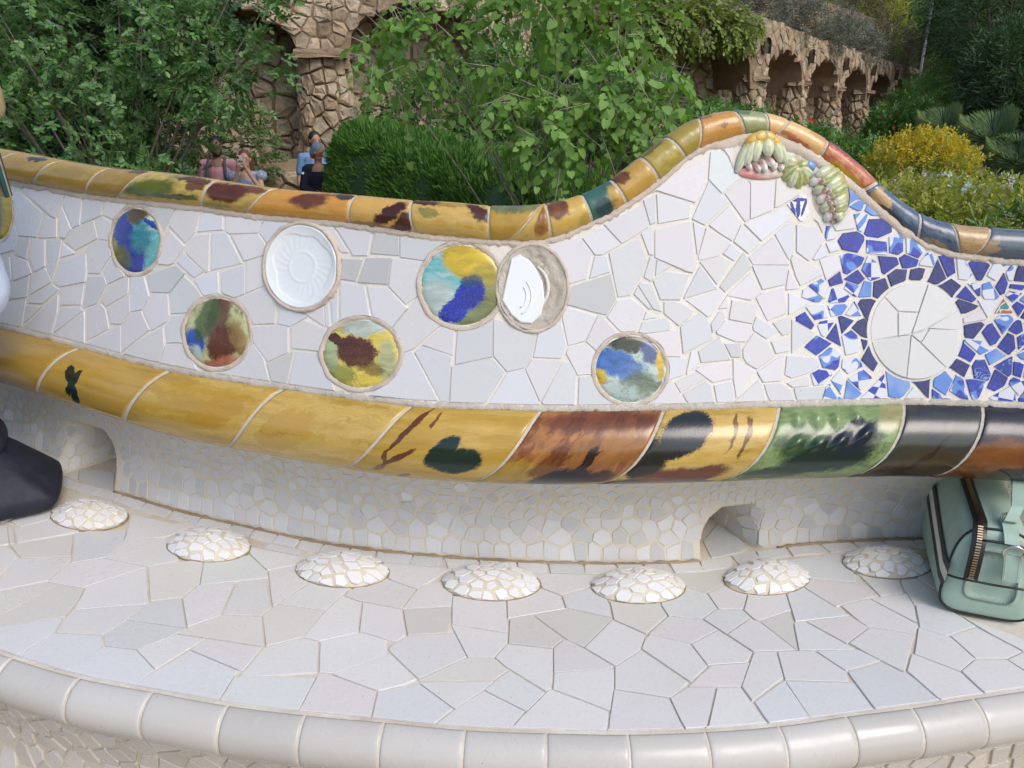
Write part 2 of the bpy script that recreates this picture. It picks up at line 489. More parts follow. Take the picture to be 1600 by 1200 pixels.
def mat_tile(name, rough=0.16, wear=0.25, speck=0.0, spec=0.5, grain=0.0):
    m = NT(name, rough, spec)
    P = m.pos()
    oi = m.n('ObjectInfo')
    n1 = m.noise(P, 9.0, 4)
    n2 = m.noise(P, 160.0, 3)
    n3 = m.noise(P, 34.0, 5, 0.7)
    col = m.mix(m.mapr(n1.outputs[0], 0.35, 0.75, 0.0, wear), oi.outputs['Color'], (0.52, 0.49, 0.42), 'MIX')
    col = m.mix(m.mapr(n3.outputs[0], 0.62, 0.78, 0.0, wear * 0.8), col, (0.45, 0.41, 0.33))
    if speck:
        vo = m.n('TexVoronoi'); vo.inputs['Scale'].default_value = 55.0
        m.l(P, vo.inputs['Vector'])
        big = m.noise(P, 14.0, 1)
        sp = m.math('MULTIPLY', m.mapr(vo.outputs['Distance'], 0.03, 0.07, 1, 0), m.mapr(big.outputs[0], 0.6, 0.66, 0, speck))
        col = m.mix(sp, col, (0.12, 0.10, 0.08))
    if grain:
        col = m.mix(m.mapr(n2.outputs[0], 0.5, 0.75, 0, grain), col, (0.40, 0.38, 0.33))
    m.color(col)
    m.rough(m.math('MULTIPLY', m.mapr(n3.outputs[0], 0.3, 0.75, rough * 0.75, rough * 1.7 + 0.05), m.mapr(oi.outputs['Random'], 0, 1, 0.55, 1.5)))
    h = m.mix(0.25, n1.outputs[0], n2.outputs[0])
    m.bump(h, 0.10, 0.004)
    return m.m


def mat_grout(name, c1, c2, c3, scale=1.0, bump=0.5):
    m = NT(name, 0.9, 0.2)
    P = m.pos()
    a = m.noise(P, 11 * scale, 5, 0.65)
    b = m.noise(P, 190 * scale, 4, 0.7)
    c = m.noise(P, 480 * scale, 2)
    col = m.mix(m.mapr(a.outputs[0], 0.38, 0.68), c1, c2)
    col = m.mix(m.mapr(b.outputs[0], 0.58, 0.74, 0, 0.65), col, c3)
    m.color(col)
    m.bump(m.mix(0.5, b.outputs[0], c.outputs[0]), bump, 0.004)
    return m.m


def glaze(name, bases, blobs, rough=0.17, stretch=(2.0, 9.0), warp=0.10, crack=False, relief=False, grain=0.0, aspect=1.6):
    """fired glaze: base streaks between two or three colours and brushed patches.
    blobs: (u, v, ru, rv, deg, colour, softness, amount)"""
    m = NT(name, rough, 0.6)
    uv = m.uv()
    oi = m.n('ObjectInfo')
    sep = m.n('VectorMath', operation='MULTIPLY')
    m.l(uv, sep.inputs[0]); sep.inputs[1].default_value = (aspect, 1, 1)
    uva = sep.outputs[0]
    nz = m.noise(uva, 5.0, 5, 0.62)
    sub = m.n('VectorMath', operation='SUBTRACT'); m.l(nz.outputs['Color'], sub.inputs[0]); sub.inputs[1].default_value = (0.5, 0.5, 0.5)
    scl = m.n('VectorMath', operation='SCALE'); m.l(sub.outputs[0], scl.inputs[0]); scl.inputs['Scale'].default_value = warp * 3.0
    wv = m.n('VectorMath', operation='ADD'); m.l(uv, wv.inputs[0]); m.l(scl.outputs[0], wv.inputs[1])
    st = m.n('Mapping'); m.l(wv.outputs[0], st.inputs['Vector']); st.inputs['Scale'].default_value = (*stretch, 1)
    ns = m.noise(st.outputs[0], 1.0, 5, 0.6)
    k = len(bases)
    def ds(c):
        g = 0.25 * c[0] + 0.6 * c[1] + 0.15 * c[2]
        return tuple(x * 0.96 + g * 0.04 for x in c)
    bases = [ds(c) for c in bases]
    stops = [(0.32 + 0.36 * i / max(1, k - 1), c) for i, c in enumerate(bases)] if k > 1 else [(0, bases[0]), (1, bases[0])]
    col = m.ramp(ns.outputs[0], stops)
    fine = m.noise(uva, 38.0, 4, 0.7)
    for (u, v, ru, rv, deg, c, soft, amt) in blobs:
        mp = m.n('Mapping', vector_type='TEXTURE')
        m.l(wv.outputs[0], mp.inputs['Vector'])
        mp.inputs['Location'].default_value = (u, v, 0)
        mp.inputs['Rotation'].default_value = (0, 0, R(deg))
        mp.inputs['Scale'].default_value = (ru, rv, 1)
        ln = m.n('VectorMath', operation='LENGTH'); m.l(mp.outputs[0], ln.inputs[0])
        # z of uv is warped too: harmless, small
        d = m.math('ADD', ln.outputs['Value'], m.mapr(fine.outputs[0], 0.3, 0.7, -0.11, 0.11))
        mask = m.mapr(d, 1 + soft * .55, 1 - soft * .55, 0, amt, True)
        shade = m.mix(m.mapr(ns.outputs[0], 0.35, 0.65), c, tuple(x * 0.55 for x in c))
        col = m.mix(mask, col, shade)
    bs = m.n('Mapping'); m.l(wv.outputs[0], bs.inputs['Vector']); bs.inputs['Scale'].default_value = (stretch[0] * 1.6, stretch[1] * 7, 1)
    br_ = m.noise(bs.outputs[0], 1.0, 4, 0.7)
    col = m.mix(m.mapr(br_.outputs[0], 0.40, 0.70, 0, 0.35), col, m.mix(1.0, col, (0.62, 0.56, 0.48), 'MULTIPLY'))
    sp_ = m.n('TexVoronoi'); sp_.inputs['Scale'].default_value = 13.0; m.l(uva, sp_.inputs['Vector'])
    col = m.mix(m.mapr(sp_.outputs['Distance'], 0.035, 0.06, 0.55, 0), col, (0.10, 0.07, 0.04))
    if grain:
        col = m.mix(m.mapr(fine.outputs[0], 0.5, 0.72, 0, grain * .45), col, (0.45, 0.42, 0.36))
    if crack:
        vo = m.n('TexVoronoi', feature='DISTANCE_TO_EDGE'); vo.inputs['Scale'].default_value = 2.1
        m.l(wv.outputs[0], vo.inputs['Vector'])
        col = m.mix(m.mapr(vo.outputs['Distance'], 0.004, 0.011, 0.55, 0), col, (0.10, 0.08, 0.06))
    m.color(col)
    big = m.noise(uva, 2.5, 2)
    h = m.mix(0.2, big.outputs[0], fine.outputs[0])
    m.bump(h, 0.18, 0.006)
    return m.m


def plain(name, c, rough=0.6, spec=0.4, var=0.12, scale=40, bump=0.0, metallic=0.0):
    m = NT(name, rough, spec)
    P = m.obj()
    a = m.noise(P, scale, 4)
    col = m.mix(m.mapr(a.outputs[0], 0.3, 0.7), tuple(x * (1 - var) for x in c), tuple(min(1, x * (1 + var)) for x in c))
    m.color(col)
    m.b.inputs['Metallic'].default_value = metallic
    if bump: m.bump(a.outputs[0], bump, 0.004)
    return m.m


def leaf_mat(name, cols, trans=0.35, rough=0.45, spec=0.3):
    """leaf: colour varies from leaf to leaf, some light passes through"""
    m = NT(name, rough, spec)
    g = m.geo()
    col = m.ramp(g.outputs['Random Per Island'], [(i / max(1, len(cols) - 1), c) for i, c in enumerate(cols)])
    P = m.pos()
    a = m.noise(P, 1.3, 3)
    col = m.mix(m.mapr(a.outputs[0], 0.35, 0.7, 0, 0.45), col, tuple(x * 0.6 for x in cols[0]))
    m.color(col)
    tr = m.n('BsdfTranslucent')
    br = m.mix(1.0, col, (1.5, 1.6, 0.7), 'MULTIPLY')
    m.l(br, tr.inputs[0])
    mx = m.n('MixShader'); mx.inputs[0].default_value = trans
    m.l(m.b.outputs[0], mx.inputs[1]); m.l(tr.outputs[0], mx.inputs[2])
    m.l(mx.outputs[0], m.t.nodes['Material Output'].inputs['Surface'])
    return m.m


def mat_stone(name, cols, rough=0.9):
    m = NT(name, rough, 0.2)
    P = m.pos()
    g = m.geo()
    base = m.ramp(g.outputs['Random Per Island'], [(i / (len(cols) - 1), c) for i, c in enumerate(cols)])
    a = m.noise(P, 3.5, 6, 0.65)
    b = m.noise(P, 22, 5, 0.7)
    col = m.mix(m.mapr(a.outputs[0], 0.4, 0.75, 0, 0.65), base, (0.12, 0.085, 0.05))
    col = m.mix(m.mapr(b.outputs[0], 0.5, 0.8, 0, 0.5), col, (0.42, 0.31, 0.18))
    m.color(col)
    m.bump(m.mix(0.5, a.outputs[0], b.outputs[0]), 0.9, 0.06)
    return m.m


M = {}
M['tile_back'] = mat_tile('white glazed wall tile', 0.17, 0.05, 0.9, 0.4)
M['tile_seat'] = mat_tile('worn seat tile', 0.30, 0.16, 0.8, 0.35, 0.22)
M['tile_small'] = mat_tile('small broken tile', 0.25, 0.25, 0.0, 0.4)
M['tile_dome'] = mat_tile('dome tile', 0.28, 0.12, 0.0, 0.4)
M['tile_nose'] = mat_tile('nosing tile', 0.20, 0.22, 0.9, 0.5, 0.12)
M['grout_white'] = mat_grout('pale joint mortar', (0.74, 0.715, 0.66), (0.66, 0.625, 0.56), (0.48, 0.43, 0.36))
M['grout_seat'] = mat_grout('seat joint mortar', (0.68, 0.64, 0.56), (0.54, 0.475, 0.375), (0.30, 0.23, 0.15))
M['grout_cream'] = mat_grout('cream wall mortar', (0.62, 0.575, 0.475), (0.58, 0.51, 0.39), (0.48, 0.38, 0.25))
M['grout_sand'] = mat_grout('sandy mortar', (0.54, 0.46, 0.375), (0.60, 0.53, 0.45), (0.28, 0.22, 0.16), 1.0, 0.9)
M['joint'] = mat_grout('tile joint mortar', (0.60, 0.55, 0.47), (0.50, 0.45, 0.37), (0.26, 0.21, 0.16), 1.0, 0.9)
M['grime'] = mat_grout('grimy joint mortar', (0.40, 0.31, 0.20), (0.30, 0.22, 0.13), (0.16, 0.11, 0.06), 1.0, 1.0)
M['grout_grey'] = mat_grout('weathered mortar', (0.58, 0.54, 0.47), (0.46, 0.41, 0.34), (0.20, 0.15, 0.11), 1.0, 1.0)

OCH = srgb(178, 144, 52); OCH2 = srgb(162, 128, 40); OCHL = srgb(196, 166, 88); OLV = srgb(150, 134, 48)
BRN = srgb(96, 44, 20); PBR = srgb(104, 52, 40); DBR = srgb(44, 24, 18); GRN = srgb(70, 104, 50); DGR = srgb(16, 44, 34)
TEAL = srgb(50, 98, 88); SLT = srgb(36, 42, 48); BGR = srgb(84, 104, 124); PCH = srgb(216, 168, 108); RED = srgb(172, 84, 64)
COB = srgb(28, 48, 160); TRQ = srgb(82, 172, 180); PALE = srgb(190, 206, 200); YEL = srgb(214, 186, 50); TAN = srgb(196, 164, 116)
# ------------------------------------------------------------------ the bench: guiding curves (read off the photograph, laid on real surfaces)
ROLLTOP = [(-420, 455), (-260, 468), (-120, 490), (0, 512), (120, 541), (265, 578), (440, 606), (640, 632), (840, 640), (1030, 639), (1220, 634), (1415, 630), (1535, 633), (1600, 636), (1750, 645), (1900, 655), (2300, 672)]
BASE = [(-350, 640), (-150, 680), (0, 715), (75, 738), (175, 766), (280, 797), (400, 825), (500, 846), (600, 860), (740, 872), (880, 878), (990, 879), (1097, 874), (1190, 857), (1300, 846), (1470, 840), (1620, 842), (1800, 855), (2300, 882)]
NOSE = [(-350, 880), (-200, 935), (-100, 975), (0, 1017), (124, 1055), (240, 1077), (356, 1098), (478, 1113), (600, 1124), (727, 1136), (854, 1141), (982, 1143), (1101, 1139), (1216, 1130), (1321, 1115), (1424, 1102), (1521, 1087), (1600, 1075), (1750, 1050), (1900, 1020), (2300, 952)]
RB = [(-420, 215), (-250, 240), (-100, 264), (0, 281), (51, 289), (132, 304), (179, 310), (314, 325), (381, 335), (540, 350), (652, 366), (767, 377), (854, 376), (929, 347), (979, 321), (1032, 283), (1078, 243), (1120, 224), (1161, 213), (1204, 212), (1240, 224), (1278, 246), (1338, 292), (1390, 338), (1439, 377), (1472, 391), (1505, 399), (1600, 409), (1750, 420), (1900, 425), (2300, 434)]
RT = [(-420, 165), (-250, 192), (-100, 216), (0, 232), (81, 247), (121, 254), (169, 262), (236, 267), (344, 281), (432, 294), (540, 303), (642, 312), (709, 315), (767, 321), (848, 317), (908, 303), (952, 282), (993, 250), (1040, 211), (1090, 183), (1142, 171), (1191, 174), (1229, 184), (1292, 214), (1337, 247), (1375, 285), (1435, 329), (1484, 347), (1544, 355), (1600, 358), (1750, 364), (1900, 366), (2300, 370)]
ZT, LEAN = 0.385, 0.30
rolltop, base_l, nose_l, rb, rt = map(interp, (ROLLTOP, BASE, NOSE, RB, RT))


def plan(curve, z):
    pts = []
    for x in range(-400, 2320, 30):
        p = on_z(x, curve(x), SEAT + z)
        if not pts or p.x > pts[-1][0] + 0.01: pts.append((p.x, p.y))
    return interp(pts)


C = plan(rolltop, ZT)          # plan line of the joint above the lumbar roll
CB = plan(base_l, 0.0)         # foot of the back on the seat
CN = plan(nose_l, 0.0)         # front of the seat
XMIN, XMAX = -1.95, 1.66


def d1(f, x, h=0.01): return (f(x + h) - f(x - h)) / (2 * h)


def S_up(X, z): return C(X) + LEAN * (z - ZT)


def hit_up(x, y):
    d = ray(x, y)
    a, b = 0.6, 3.4
    for _ in range(40):
        t = (a + b) / 2
        p = EYE + d * t
        if p.y - S_up(p.x, p.z - SEAT) < 0: a = t
        else: b = t
    return EYE + d * a


def nrm_up(p): return Vector((d1(C, p.x), -1, LEAN)).normalized()


HOLES = [(0.405, 1, 0.145, 0.40, 0.104), (-1.005, -1, 0.20, 0.42, 0.130)]   # sharp edge, direction, width, depth, height


def recess(X, z):
    D = 0
    for (xe, s, wd, dp, h) in HOLES:
        if z >= h: continue
        e = xe + s * 0.05 * (z / h) ** 4
        q = (X - e) * s / (wd - 0.06 * (z / h) ** 3)
        if 0 <= q < 1:
            D += dp * (1 - (z / h) ** 3.2) ** 0.8 * (1 - q) ** 1.5
    return D


def S_low(X, z):
    k = min(1, max(0, z / 0.25))
    return CB(X) * (1 - k) + (C(X) + 0.055) * k + 0.045 * math.sin(math.pi * k) + recess(X, z)


bench = empty('mosaic_bench', (0, 1.4, 0), 'curved mosaic bench of broken white tiles with ochre rolls and painted discs', 'bench')
rng = random.Random(7)


def part(name, VF_or_obj, mat=None, parent=None, smooth=True):
    o = VF_or_obj if isinstance(VF_or_obj, bpy.types.Object) else mesh_obj(name, VF_or_obj[0], VF_or_obj[1], mat, None, smooth)
    return keep(o, parent or bench)


def sub(o, parent):
    """child of a part that itself has the bench as parent; parts sit at the origin"""
    o.parent = parent
    return o


bench_off = bench.location.copy()


def grid_faces(nu, nv):
    return [(i * (nv + 1) + j, (i + 1) * (nv + 1) + j, (i + 1) * (nv + 1) + j + 1, i * (nv + 1) + j + 1) for i in range(nu) for j in range(nv)]


# ---- slabs: seat, upper back, lower wall
xs = [XMIN + (XMAX - XMIN) * i / 170 for i in range(171)]
V = []
for X in xs:
    y0, y1 = CN(X), max(CB(X), C(X)) + 0.42
    V += [Vector((X, y0 + 0.0, SEAT - 0.0035)), Vector((X, y1, SEAT - 0.0035)), Vector((X, y1, SEAT - 0.10)), Vector((X, y0, SEAT - 0.10))]
F = []
for i in range(170):
    for k in range(4):
        F.append((i * 4 + k, i * 4 + (k + 1) % 4, (i + 1) * 4 + (k + 1) % 4, (i + 1) * 4 + k))
seat = part('seat', (V, [f[::-1] for f in F]), M['grout_seat'], smooth=False)

# top of the back as a function of X
ridge_pts = []
for x in range(-400, 2320, 12):
    p = hit_up(x, (rb(x) + rt(x)) / 2)
    if not ridge_pts or p.x > ridge_pts[-1][0] + 0.006: ridge_pts.append((p.x, p.z - SEAT))
topz = interp(ridge_pts)
V = []
NZ = 14
xs2 = [XMIN + (XMAX - XMIN) * i / 240 for i in range(241)]
for X in xs2:
    for j in range(NZ + 1):
        z = ZT - 0.03 + (topz(X) - ZT + 0.03) * j / NZ
        V.append(Vector((X, S_up(X, z), SEAT + z)))
    for j in range(NZ, -1, -1):
        z = ZT - 0.03 + (topz(X) - ZT + 0.03) * j / NZ
        V.append(Vector((X, S_up(X, z) + 0.075, SEAT + z)))
F = grid_faces(240, 2 * NZ + 1)
backrest = part('backrest', (V, [f for f in F]), M['grout_white'])

xs3 = sorted(set([XMIN + (XMAX - XMIN) * i / 300 for i in range(301)] + [e[0] + e[1] * (-0.002 + 0.003 * k) for e in HOLES for k in range(40)]))
V = []
NZ = 56
for X in xs3:
    for j in range(NZ + 1):
        z = -0.01 + 0.28 * j / NZ
        V.append(Vector((X, S_low(X, max(0, z)), SEAT + z)))
lower = part('lower_wall', (V, grid_faces(len(xs3) - 1, NZ)), M['grout_cream'])
# rear face of the bench and the mass under the roll
V = []
for X in xs2:
    V += [Vector((X, C(X) + 0.05, SEAT + 0.245)), Vector((X, C(X) + 0.075, SEAT + 0.40)), Vector((X, C(X) + 0.42, SEAT + 0.36)), Vector((X, C(X) + 0.44, 0.0))]
rear = part('rear_wall', (V, grid_faces(240, 3)), M['grout_cream'], smooth=False)


# ---- one broken tile from a polygon in the plane through p0 with normal n
def tile_mesh(name, pts, n, thick, mat, bev=0.0006, uvf=None):
    """pts: outline on the top plane, seen counter-clockwise from n"""
    k = len(pts)
    c = sum(pts, Vector()) / k
    top, mid, low = [], [], []
    for p in pts:
        d = (c - p); L = d.length or 1
        top.append(p + d * min(0.3, bev * 1.3 / L) + n * 0.0)
        mid.append(p - n * bev)
        low.append(p - n * thick)
    Vs = top + mid + low
    Fs = [tuple(range(k))]
    for i in range(k):
        j = (i + 1) % k
        Fs.append((i, k + i, k + j, j))
        Fs.append((k + i, 2 * k + i, 2 * k + j, k + j))
    return Vs, Fs


def orient(pts, n):
    nn = Vector()
    for i in range(len(pts)): nn += pts[i].cross(pts[(i + 1) % len(pts)])
    return pts[::-1] if nn.dot(n) < 0 else pts


def px_tile(P, hit, nrmf, proud, tilt, rg):
    """pixel outline -> outline on a flat piece lying on the surface"""
    c = centroid(P)
    p0 = hit(*c)
    n = nrmf(p0)
    n = (n + Vector((rg.gauss(0, tilt), rg.gauss(0, tilt), rg.gauss(0, tilt)))).normalized()
    q = p0 + nrmf(p0) * proud
    out = []
    for (x, y) in P:
        d = ray(x, y)
        t = (q - EYE).dot(n) / d.dot(n)
        out.append(EYE + d * t)
    return orient(out, n), n


WHITES = [(0.60, 0.605, 0.625), (0.62, 0.615, 0.635), (0.575, 0.595, 0.62), (0.61, 0.595, 0.615), (0.54, 0.56, 0.57), (0.585, 0.605, 0.645), (0.61, 0.605, 0.605)]


def whites(rg, k=0.02, pool=WHITES):
    c = rg.choice(pool)
    g = rg.gauss(0, k)
    return (min(.9, c[0] + g), min(.9, c[1] + g), min(.9, c[2] + g), 1)


# ---- upper back: seeds of the white and blue pieces
SEEDS = []     # (outline, kind, growth)
for P_, k_ in traced((0, 1, 2)): SEEDS.append((P_, k_, 7.0))
BL = 'C780,540 C890,495 S825,455 P0595,420 P710,510 P680,580 P722,565 L790,370 L830,400 L858,415 P900,570 P965,550 P1020,580 P790,635 K860,650 C930,630 C810,680 C730,700 P680,720 P640,745 K745,740 K800,720 L850,730 D900,720 D975,670 C1010,625 D1045,655 K1085,630 D1110,665 C1160,640 D1170,720 P1215,660 C1270,660 C1225,740 K1265,720 K1310,730 P1340,660 P1390,660 C1355,705 C1400,715 D1420,680 K1400,750 O1370,790 P1310,790 C1420,790 D1230,795 W1260,825 D1245,880 C1320,890 P1365,860 C1420,860 C1380,930 N1430,920 K1265,935 C1230,960 D1205,1020 N1280,1030 L1330,980 N1370,1010 C1420,1030 C1350,1060 K1420,1090 K1380,1120 P1250,1085 P1200,1080 L1140,1090 P1120,1120 D1060,1095 L980,1090 P1030,1120 K880,1110 D850,970 D850,930 D825,870 D855,790 K800,800 K745,800 C770,850 K700,860 C640,840 P660,810 C730,890 P790,920 P660,940 P710,990 P800,1010 K820,1060 K670,1055 K740,1085 L790,1105 K720,1110'
for tok in BL.split():
    k = tok[0]; x, y = tok[1:].split(',')
    if k == 'P' and x.startswith('0'): k = 'B'; x = x[1:]
    SEEDS.append((seed_poly(1000 + float(x) * .41667, 150 + float(y) * .41667, 14 if float(x) in (780, 890, 790, 660, 595) else 10.5, rng), k, 15.0))
for p in poisson(260, -330, 200, -12, 520, 33, rng): SEEDS.append((seed_poly(*p, 13, rng), 'w', 16.0))
for p in poisson(600, 1604, 400, 2230, 690, 21, rng): SEEDS.append((seed_poly(*p, 8, rng), rng.choice('CKDPLNW'), 10.0))
DISCS = [('A', 212, 376, 38, 52), ('W', 473, 417, 56, 65), ('E', 339, 520, 51, 56), ('F', 564, 553, 60, 55), ('G', 721, 446, 64, 65), ('X', 832, 450, 53, 65), ('H', 985, 577, 56, 54), ('Y', -3, 330, 24, 47), ('Z', 1431, 517, 72, 75)]
FLOW = [(1188, 246, 47, 40), (1244, 268, 30, 32), (1294, 306, 34, 46)]


def in_ell(x, y, e, k=1.0): return ((x - e[0]) / e[2]) ** 2 + ((y - e[1]) / e[3]) ** 2 < k * k


OBST = [(d[1], d[2], d[3] * (1.10 if d[0] != 'Z' else 1.06), d[4] * (1.10 if d[0] != 'Z' else 1.06)) for d in DISCS] + FLOW
def cxy(P): return (sum(p[0] for p in P) / len(P), sum(p[1] for p in P) / len(P))


SEEDS = [s for s in SEEDS if not any(in_ell(*cxy(s[0]), e, 0.93) for e in OBST) and rb(cxy(s[0])[0]) + 3 < cxy(s[0])[1] < rolltop(cxy(s[0])[0]) - 3]
# outlines of discs and moulded pieces keep their neighbours off
PL = [s[0] for s in SEEDS]
cells = jigsaw(PL, [s[2] for s in SEEDS], 1.7, 0.55)
# splinters for the gaps left in the blue field
def gap_dist(x, y):
    best = 1e9
    for c_ in cells:
        if len(c_) < 3: continue
        cc = cxy(c_)
        if abs(cc[0] - x) > 70 or abs(cc[1] - y) > 70: continue
        ins, dm = True, 1e9
        sg_ = 1 if poly_area(c_) > 0 else -1
        for i_ in range(len(c_)):
            a_, b_ = c_[i_], c_[(i_ + 1) % len(c_)]
            L_ = math.hypot(b_[0] - a_[0], b_[1] - a_[1]) or 1
            if sg_ * ((b_[0] - a_[0]) * (y - a_[1]) - (b_[1] - a_[1]) * (x - a_[0])) < 0: ins = False
            t_ = max(0, min(1, ((x - a_[0]) * (b_[0] - a_[0]) + (y - a_[1]) * (b_[1] - a_[1])) / L_ ** 2))
            dm = min(dm, math.hypot(x - a_[0] - t_ * (b_[0] - a_[0]), y - a_[1] - t_ * (b_[1] - a_[1])))
        best = min(best, 0 if ins else dm)
        if best == 0: break
    return best


ok_ = lambda p: 290 < p[1] < 670 and rb(p[0]) + 14 < p[1] < rolltop(p[0]) - 10 and p[0] > (1255 if p[1] > 400 else 1300) and not any(in_ell(*p, e, 1.08) for e in OBST)
for p in poisson(500, 1255, 290, 2230, 670, 12, rng, lambda p: ok_(p) and gap_dist(*p) > 5.5, 12):
    SEEDS.append((seed_poly(*p, 4.5, rng), rng.choice('KPCLCDPK'), 12.0))
PL = [s[0] for s in SEEDS]
cells = jigsaw(PL, [s[2] for s in SEEDS], 1.7, 0.55)


def warp_out(P, step):
    Q = resample(P, step)
    out = []
    for (x, y) in Q:
        for e in OBST:
            dx, dy = (x - e[0]) / e[2], (y - e[1]) / e[3]
            r = math.hypot(dx, dy)
            if 1e-6 < r < 1: x, y = e[0] + dx / r * e[2], e[1] + dy / r * e[3]
        y = min(y, rolltop(x) - 8)
        y = max(y, rb(x) + 7 + (5 if 1150 < x < 1400 else 0))
        out.append((x, y))
    return out


def blue_mat(name, kind):
    """painted tin-glaze shards: cobalt brushwork on white"""
    m = NT(name, 0.10, 0.6)
    O = m.obj()
    oi = m.n('ObjectInfo')
    mp = m.n('Mapping'); m.l(O, mp.inputs['Vector'])
    cmb = m.n('CombineXYZ')
    for i in range(3): m.l(m.math('MULTIPLY', oi.outputs['Random'], (7.3, 5.1, 9.7)[i]), cmb.inputs[i])
    m.l(cmb.outputs[0], mp.inputs['Location'])
    rot = m.n('CombineXYZ'); m.l(m.math('MULTIPLY', oi.outputs['Random'], 40.0), rot.inputs[1]); m.l(rot.outputs[0], mp.inputs['Rotation'])
    v = mp.outputs[0]
    big = m.noise(v, 22.0, 1, 0.4)
    fine = m.noise(v, 150.0, 3)
    white, lb, cb, nv = (0.58, 0.60, 0.65), srgb(84, 126, 196), srgb(20, 42, 156), srgb(22, 28, 102)
    if kind == 'C':
        col = m.mix(m.mapr(big.outputs[0], 0.3, 0.7), cb, srgb(12, 24, 108))
    elif kind == 'D':
        col = m.mix(m.mapr(big.outputs[0], 0.3, 0.7), nv, srgb(20, 24, 90))
    elif kind == 'L':
        col = m.mix(m.mapr(big.outputs[0], 0.42, 0.58), lb, srgb(116, 146, 196))
    elif kind == 'K':     # triangles
        ck = m.n('TexChecker'); ck.inputs['Scale'].default_value = 38.0; m.l(v, ck.inputs['Vector'])
        col = m.mix(ck.outputs['Fac'], m.mix(m.mapr(big.outputs[0], 0.45, 0.5), cb, lb), white)
    elif kind == 'P':     # scrolls
        s = m.noise(v, 30.0, 0, 0.4, 0.6)
        col = m.mix(m.mapr(s.outputs[0], 0.485, 0.50), lb, white)
        col = m.mix(m.mapr(s.outputs[0], 0.42, 0.40), col, m.mix(m.mapr(fine.outputs[0], .3, .7), cb, srgb(40, 66, 164)))
    elif kind == 'S':     # stripes
        wv = m.n('TexWave', wave_type='BANDS'); wv.inputs['Scale'].default_value = 18.0; m.l(v, wv.inputs['Vector'])
        col = m.mix(m.mapr(wv.outputs[0], 0.45, 0.52), lb, white)
    elif kind == 'N':     # cobalt with pale curls
        s = m.noise(v, 48.0, 1, 0.4, 1.2)
        col = m.mix(m.mapr(m.math('ABSOLUTE', m.math('SUBTRACT', s.outputs[0], 0.5)), 0.012, 0.03), srgb(110, 140, 200), srgb(24, 44, 140))
    else:                 # orange and teal flecks
        s = m.noise(v, 60.0, 1)
        col = m.ramp(s.outputs[0], [(0.42, srgb(60, 120, 120)), (0.47, (0.7, 0.7, 0.68)), (0.55, srgb(176, 84, 50))])
    col = m.mix(m.mapr(fine.outputs[0], 0.45, 0.75, 0, 0.05), col, white)
    m.color(col)
    m.bump(big.outputs[0], 0.1, 0.004)
    return m.m


for k in 'CDLKPSNO': M['blue' + k] = blue_mat('cobalt glaze ' + {'C': 'solid', 'D': 'navy', 'L': 'light', 'K': 'triangles', 'P': 'scrolls', 'S': 'stripes', 'N': 'curls', 'O': 'flecks'}[k], k)
M['blueB'] = glaze('cobalt balloon leaf', [(0.72, 0.74, 0.80)], [(.2, .3, .5, .08, 35, srgb(110, 150, 216), .1, 1), (.5, .55, .10, .42, 0, srgb(36, 44, 150), .1, 1), (.25, .5, .07, .38, 20, srgb(36, 44, 150), .1, 1), (.78, .55, .07, .4, -20, srgb(36, 44, 150), .1, 1), (.5, .85, .4, .08, 0, srgb(36, 44, 150), .1, 1)], 0.1, warp=0.03)


def finish_tile(name, pts, n, thick, mat, parent, col=None, bev=0.0006, uv=None):
    Vs, Fs = tile_mesh(name, pts, n, thick, mat, bev)
    c = sum(pts, Vector()) / len(pts)
    o = mesh_obj(name, [v - c for v in Vs], Fs, mat, None, False, uv)
    o.parent = parent
    o.location = c - bench_off if False else c
    if col: o.color = col
    return o


for i, s in enumerate(SEEDS):
    P = cells[i]
    if len(P) < 3: continue
    kind = s[1]
    if kind not in 'wghnp':
        cx, cy = centroid(P)
        P = [(cx + (x - cx) * 0.985, cy + (y - cy) * 0.985) for x, y in P]
    near = any(in_ell(x, y, e, 1.0) for (x, y) in resample(P, 8) for e in OBST) or any(y > rolltop(x) - 8 or y < rb(x) + 12 for x, y in P)
    if near:
        for e in OBST:      # cut with the tangent of the disc first when the piece runs far into it
            c0 = cxy(s[0])
            dx, dy = (c0[0] - e[0]) / e[2], (c0[1] - e[1]) / e[3]
            r_ = math.hypot(dx, dy)
            if r_ < 2.6:
                nx, ny = dx / r_ / e[2], dy / r_ / e[3]
                P = clip_poly(P, -nx, -ny, -(nx * e[0] + ny * e[1]) - 0.55)
        if len(P) < 3: continue
        P = dedupe(warp_out(P, 7), 2.5)
    if len(P) < 3 or abs(poly_area(P)) < 40: continue
    pts3, n = px_tile(P, hit_up, nrm_up, 0.0022, 0.010, rng)
    if kind in 'wghnpW':
        col = whites(rng, pool={'g': [(0.50, 0.51, 0.50), (0.47, 0.48, 0.475)], 'h': [(.56, .575, .58)], 'n': [(.56, .61, .61)], 'p': [(.66, .625, .64)]}.get(kind, WHITES))
        finish_tile('back_tile', pts3, n, 0.006, M['tile_back'], backrest, col)
    elif kind == 'B':
        k = len(pts3)
        xs_ = [p.x for p in pts3]; zs_ = [p.z for p in pts3]
        u = [((p.x - min(xs_)) / (max(xs_) - min(xs_)), (p.z - min(zs_)) / (max(zs_) - min(zs_))) for p in pts3] * 3
        finish_tile('blue_tile', pts3, n, 0.006, M['blueB'], backrest, None, uv=u)
    else:
        finish_tile('blue_tile', pts3, n, 0.006, M['blue' + kind], backrest)

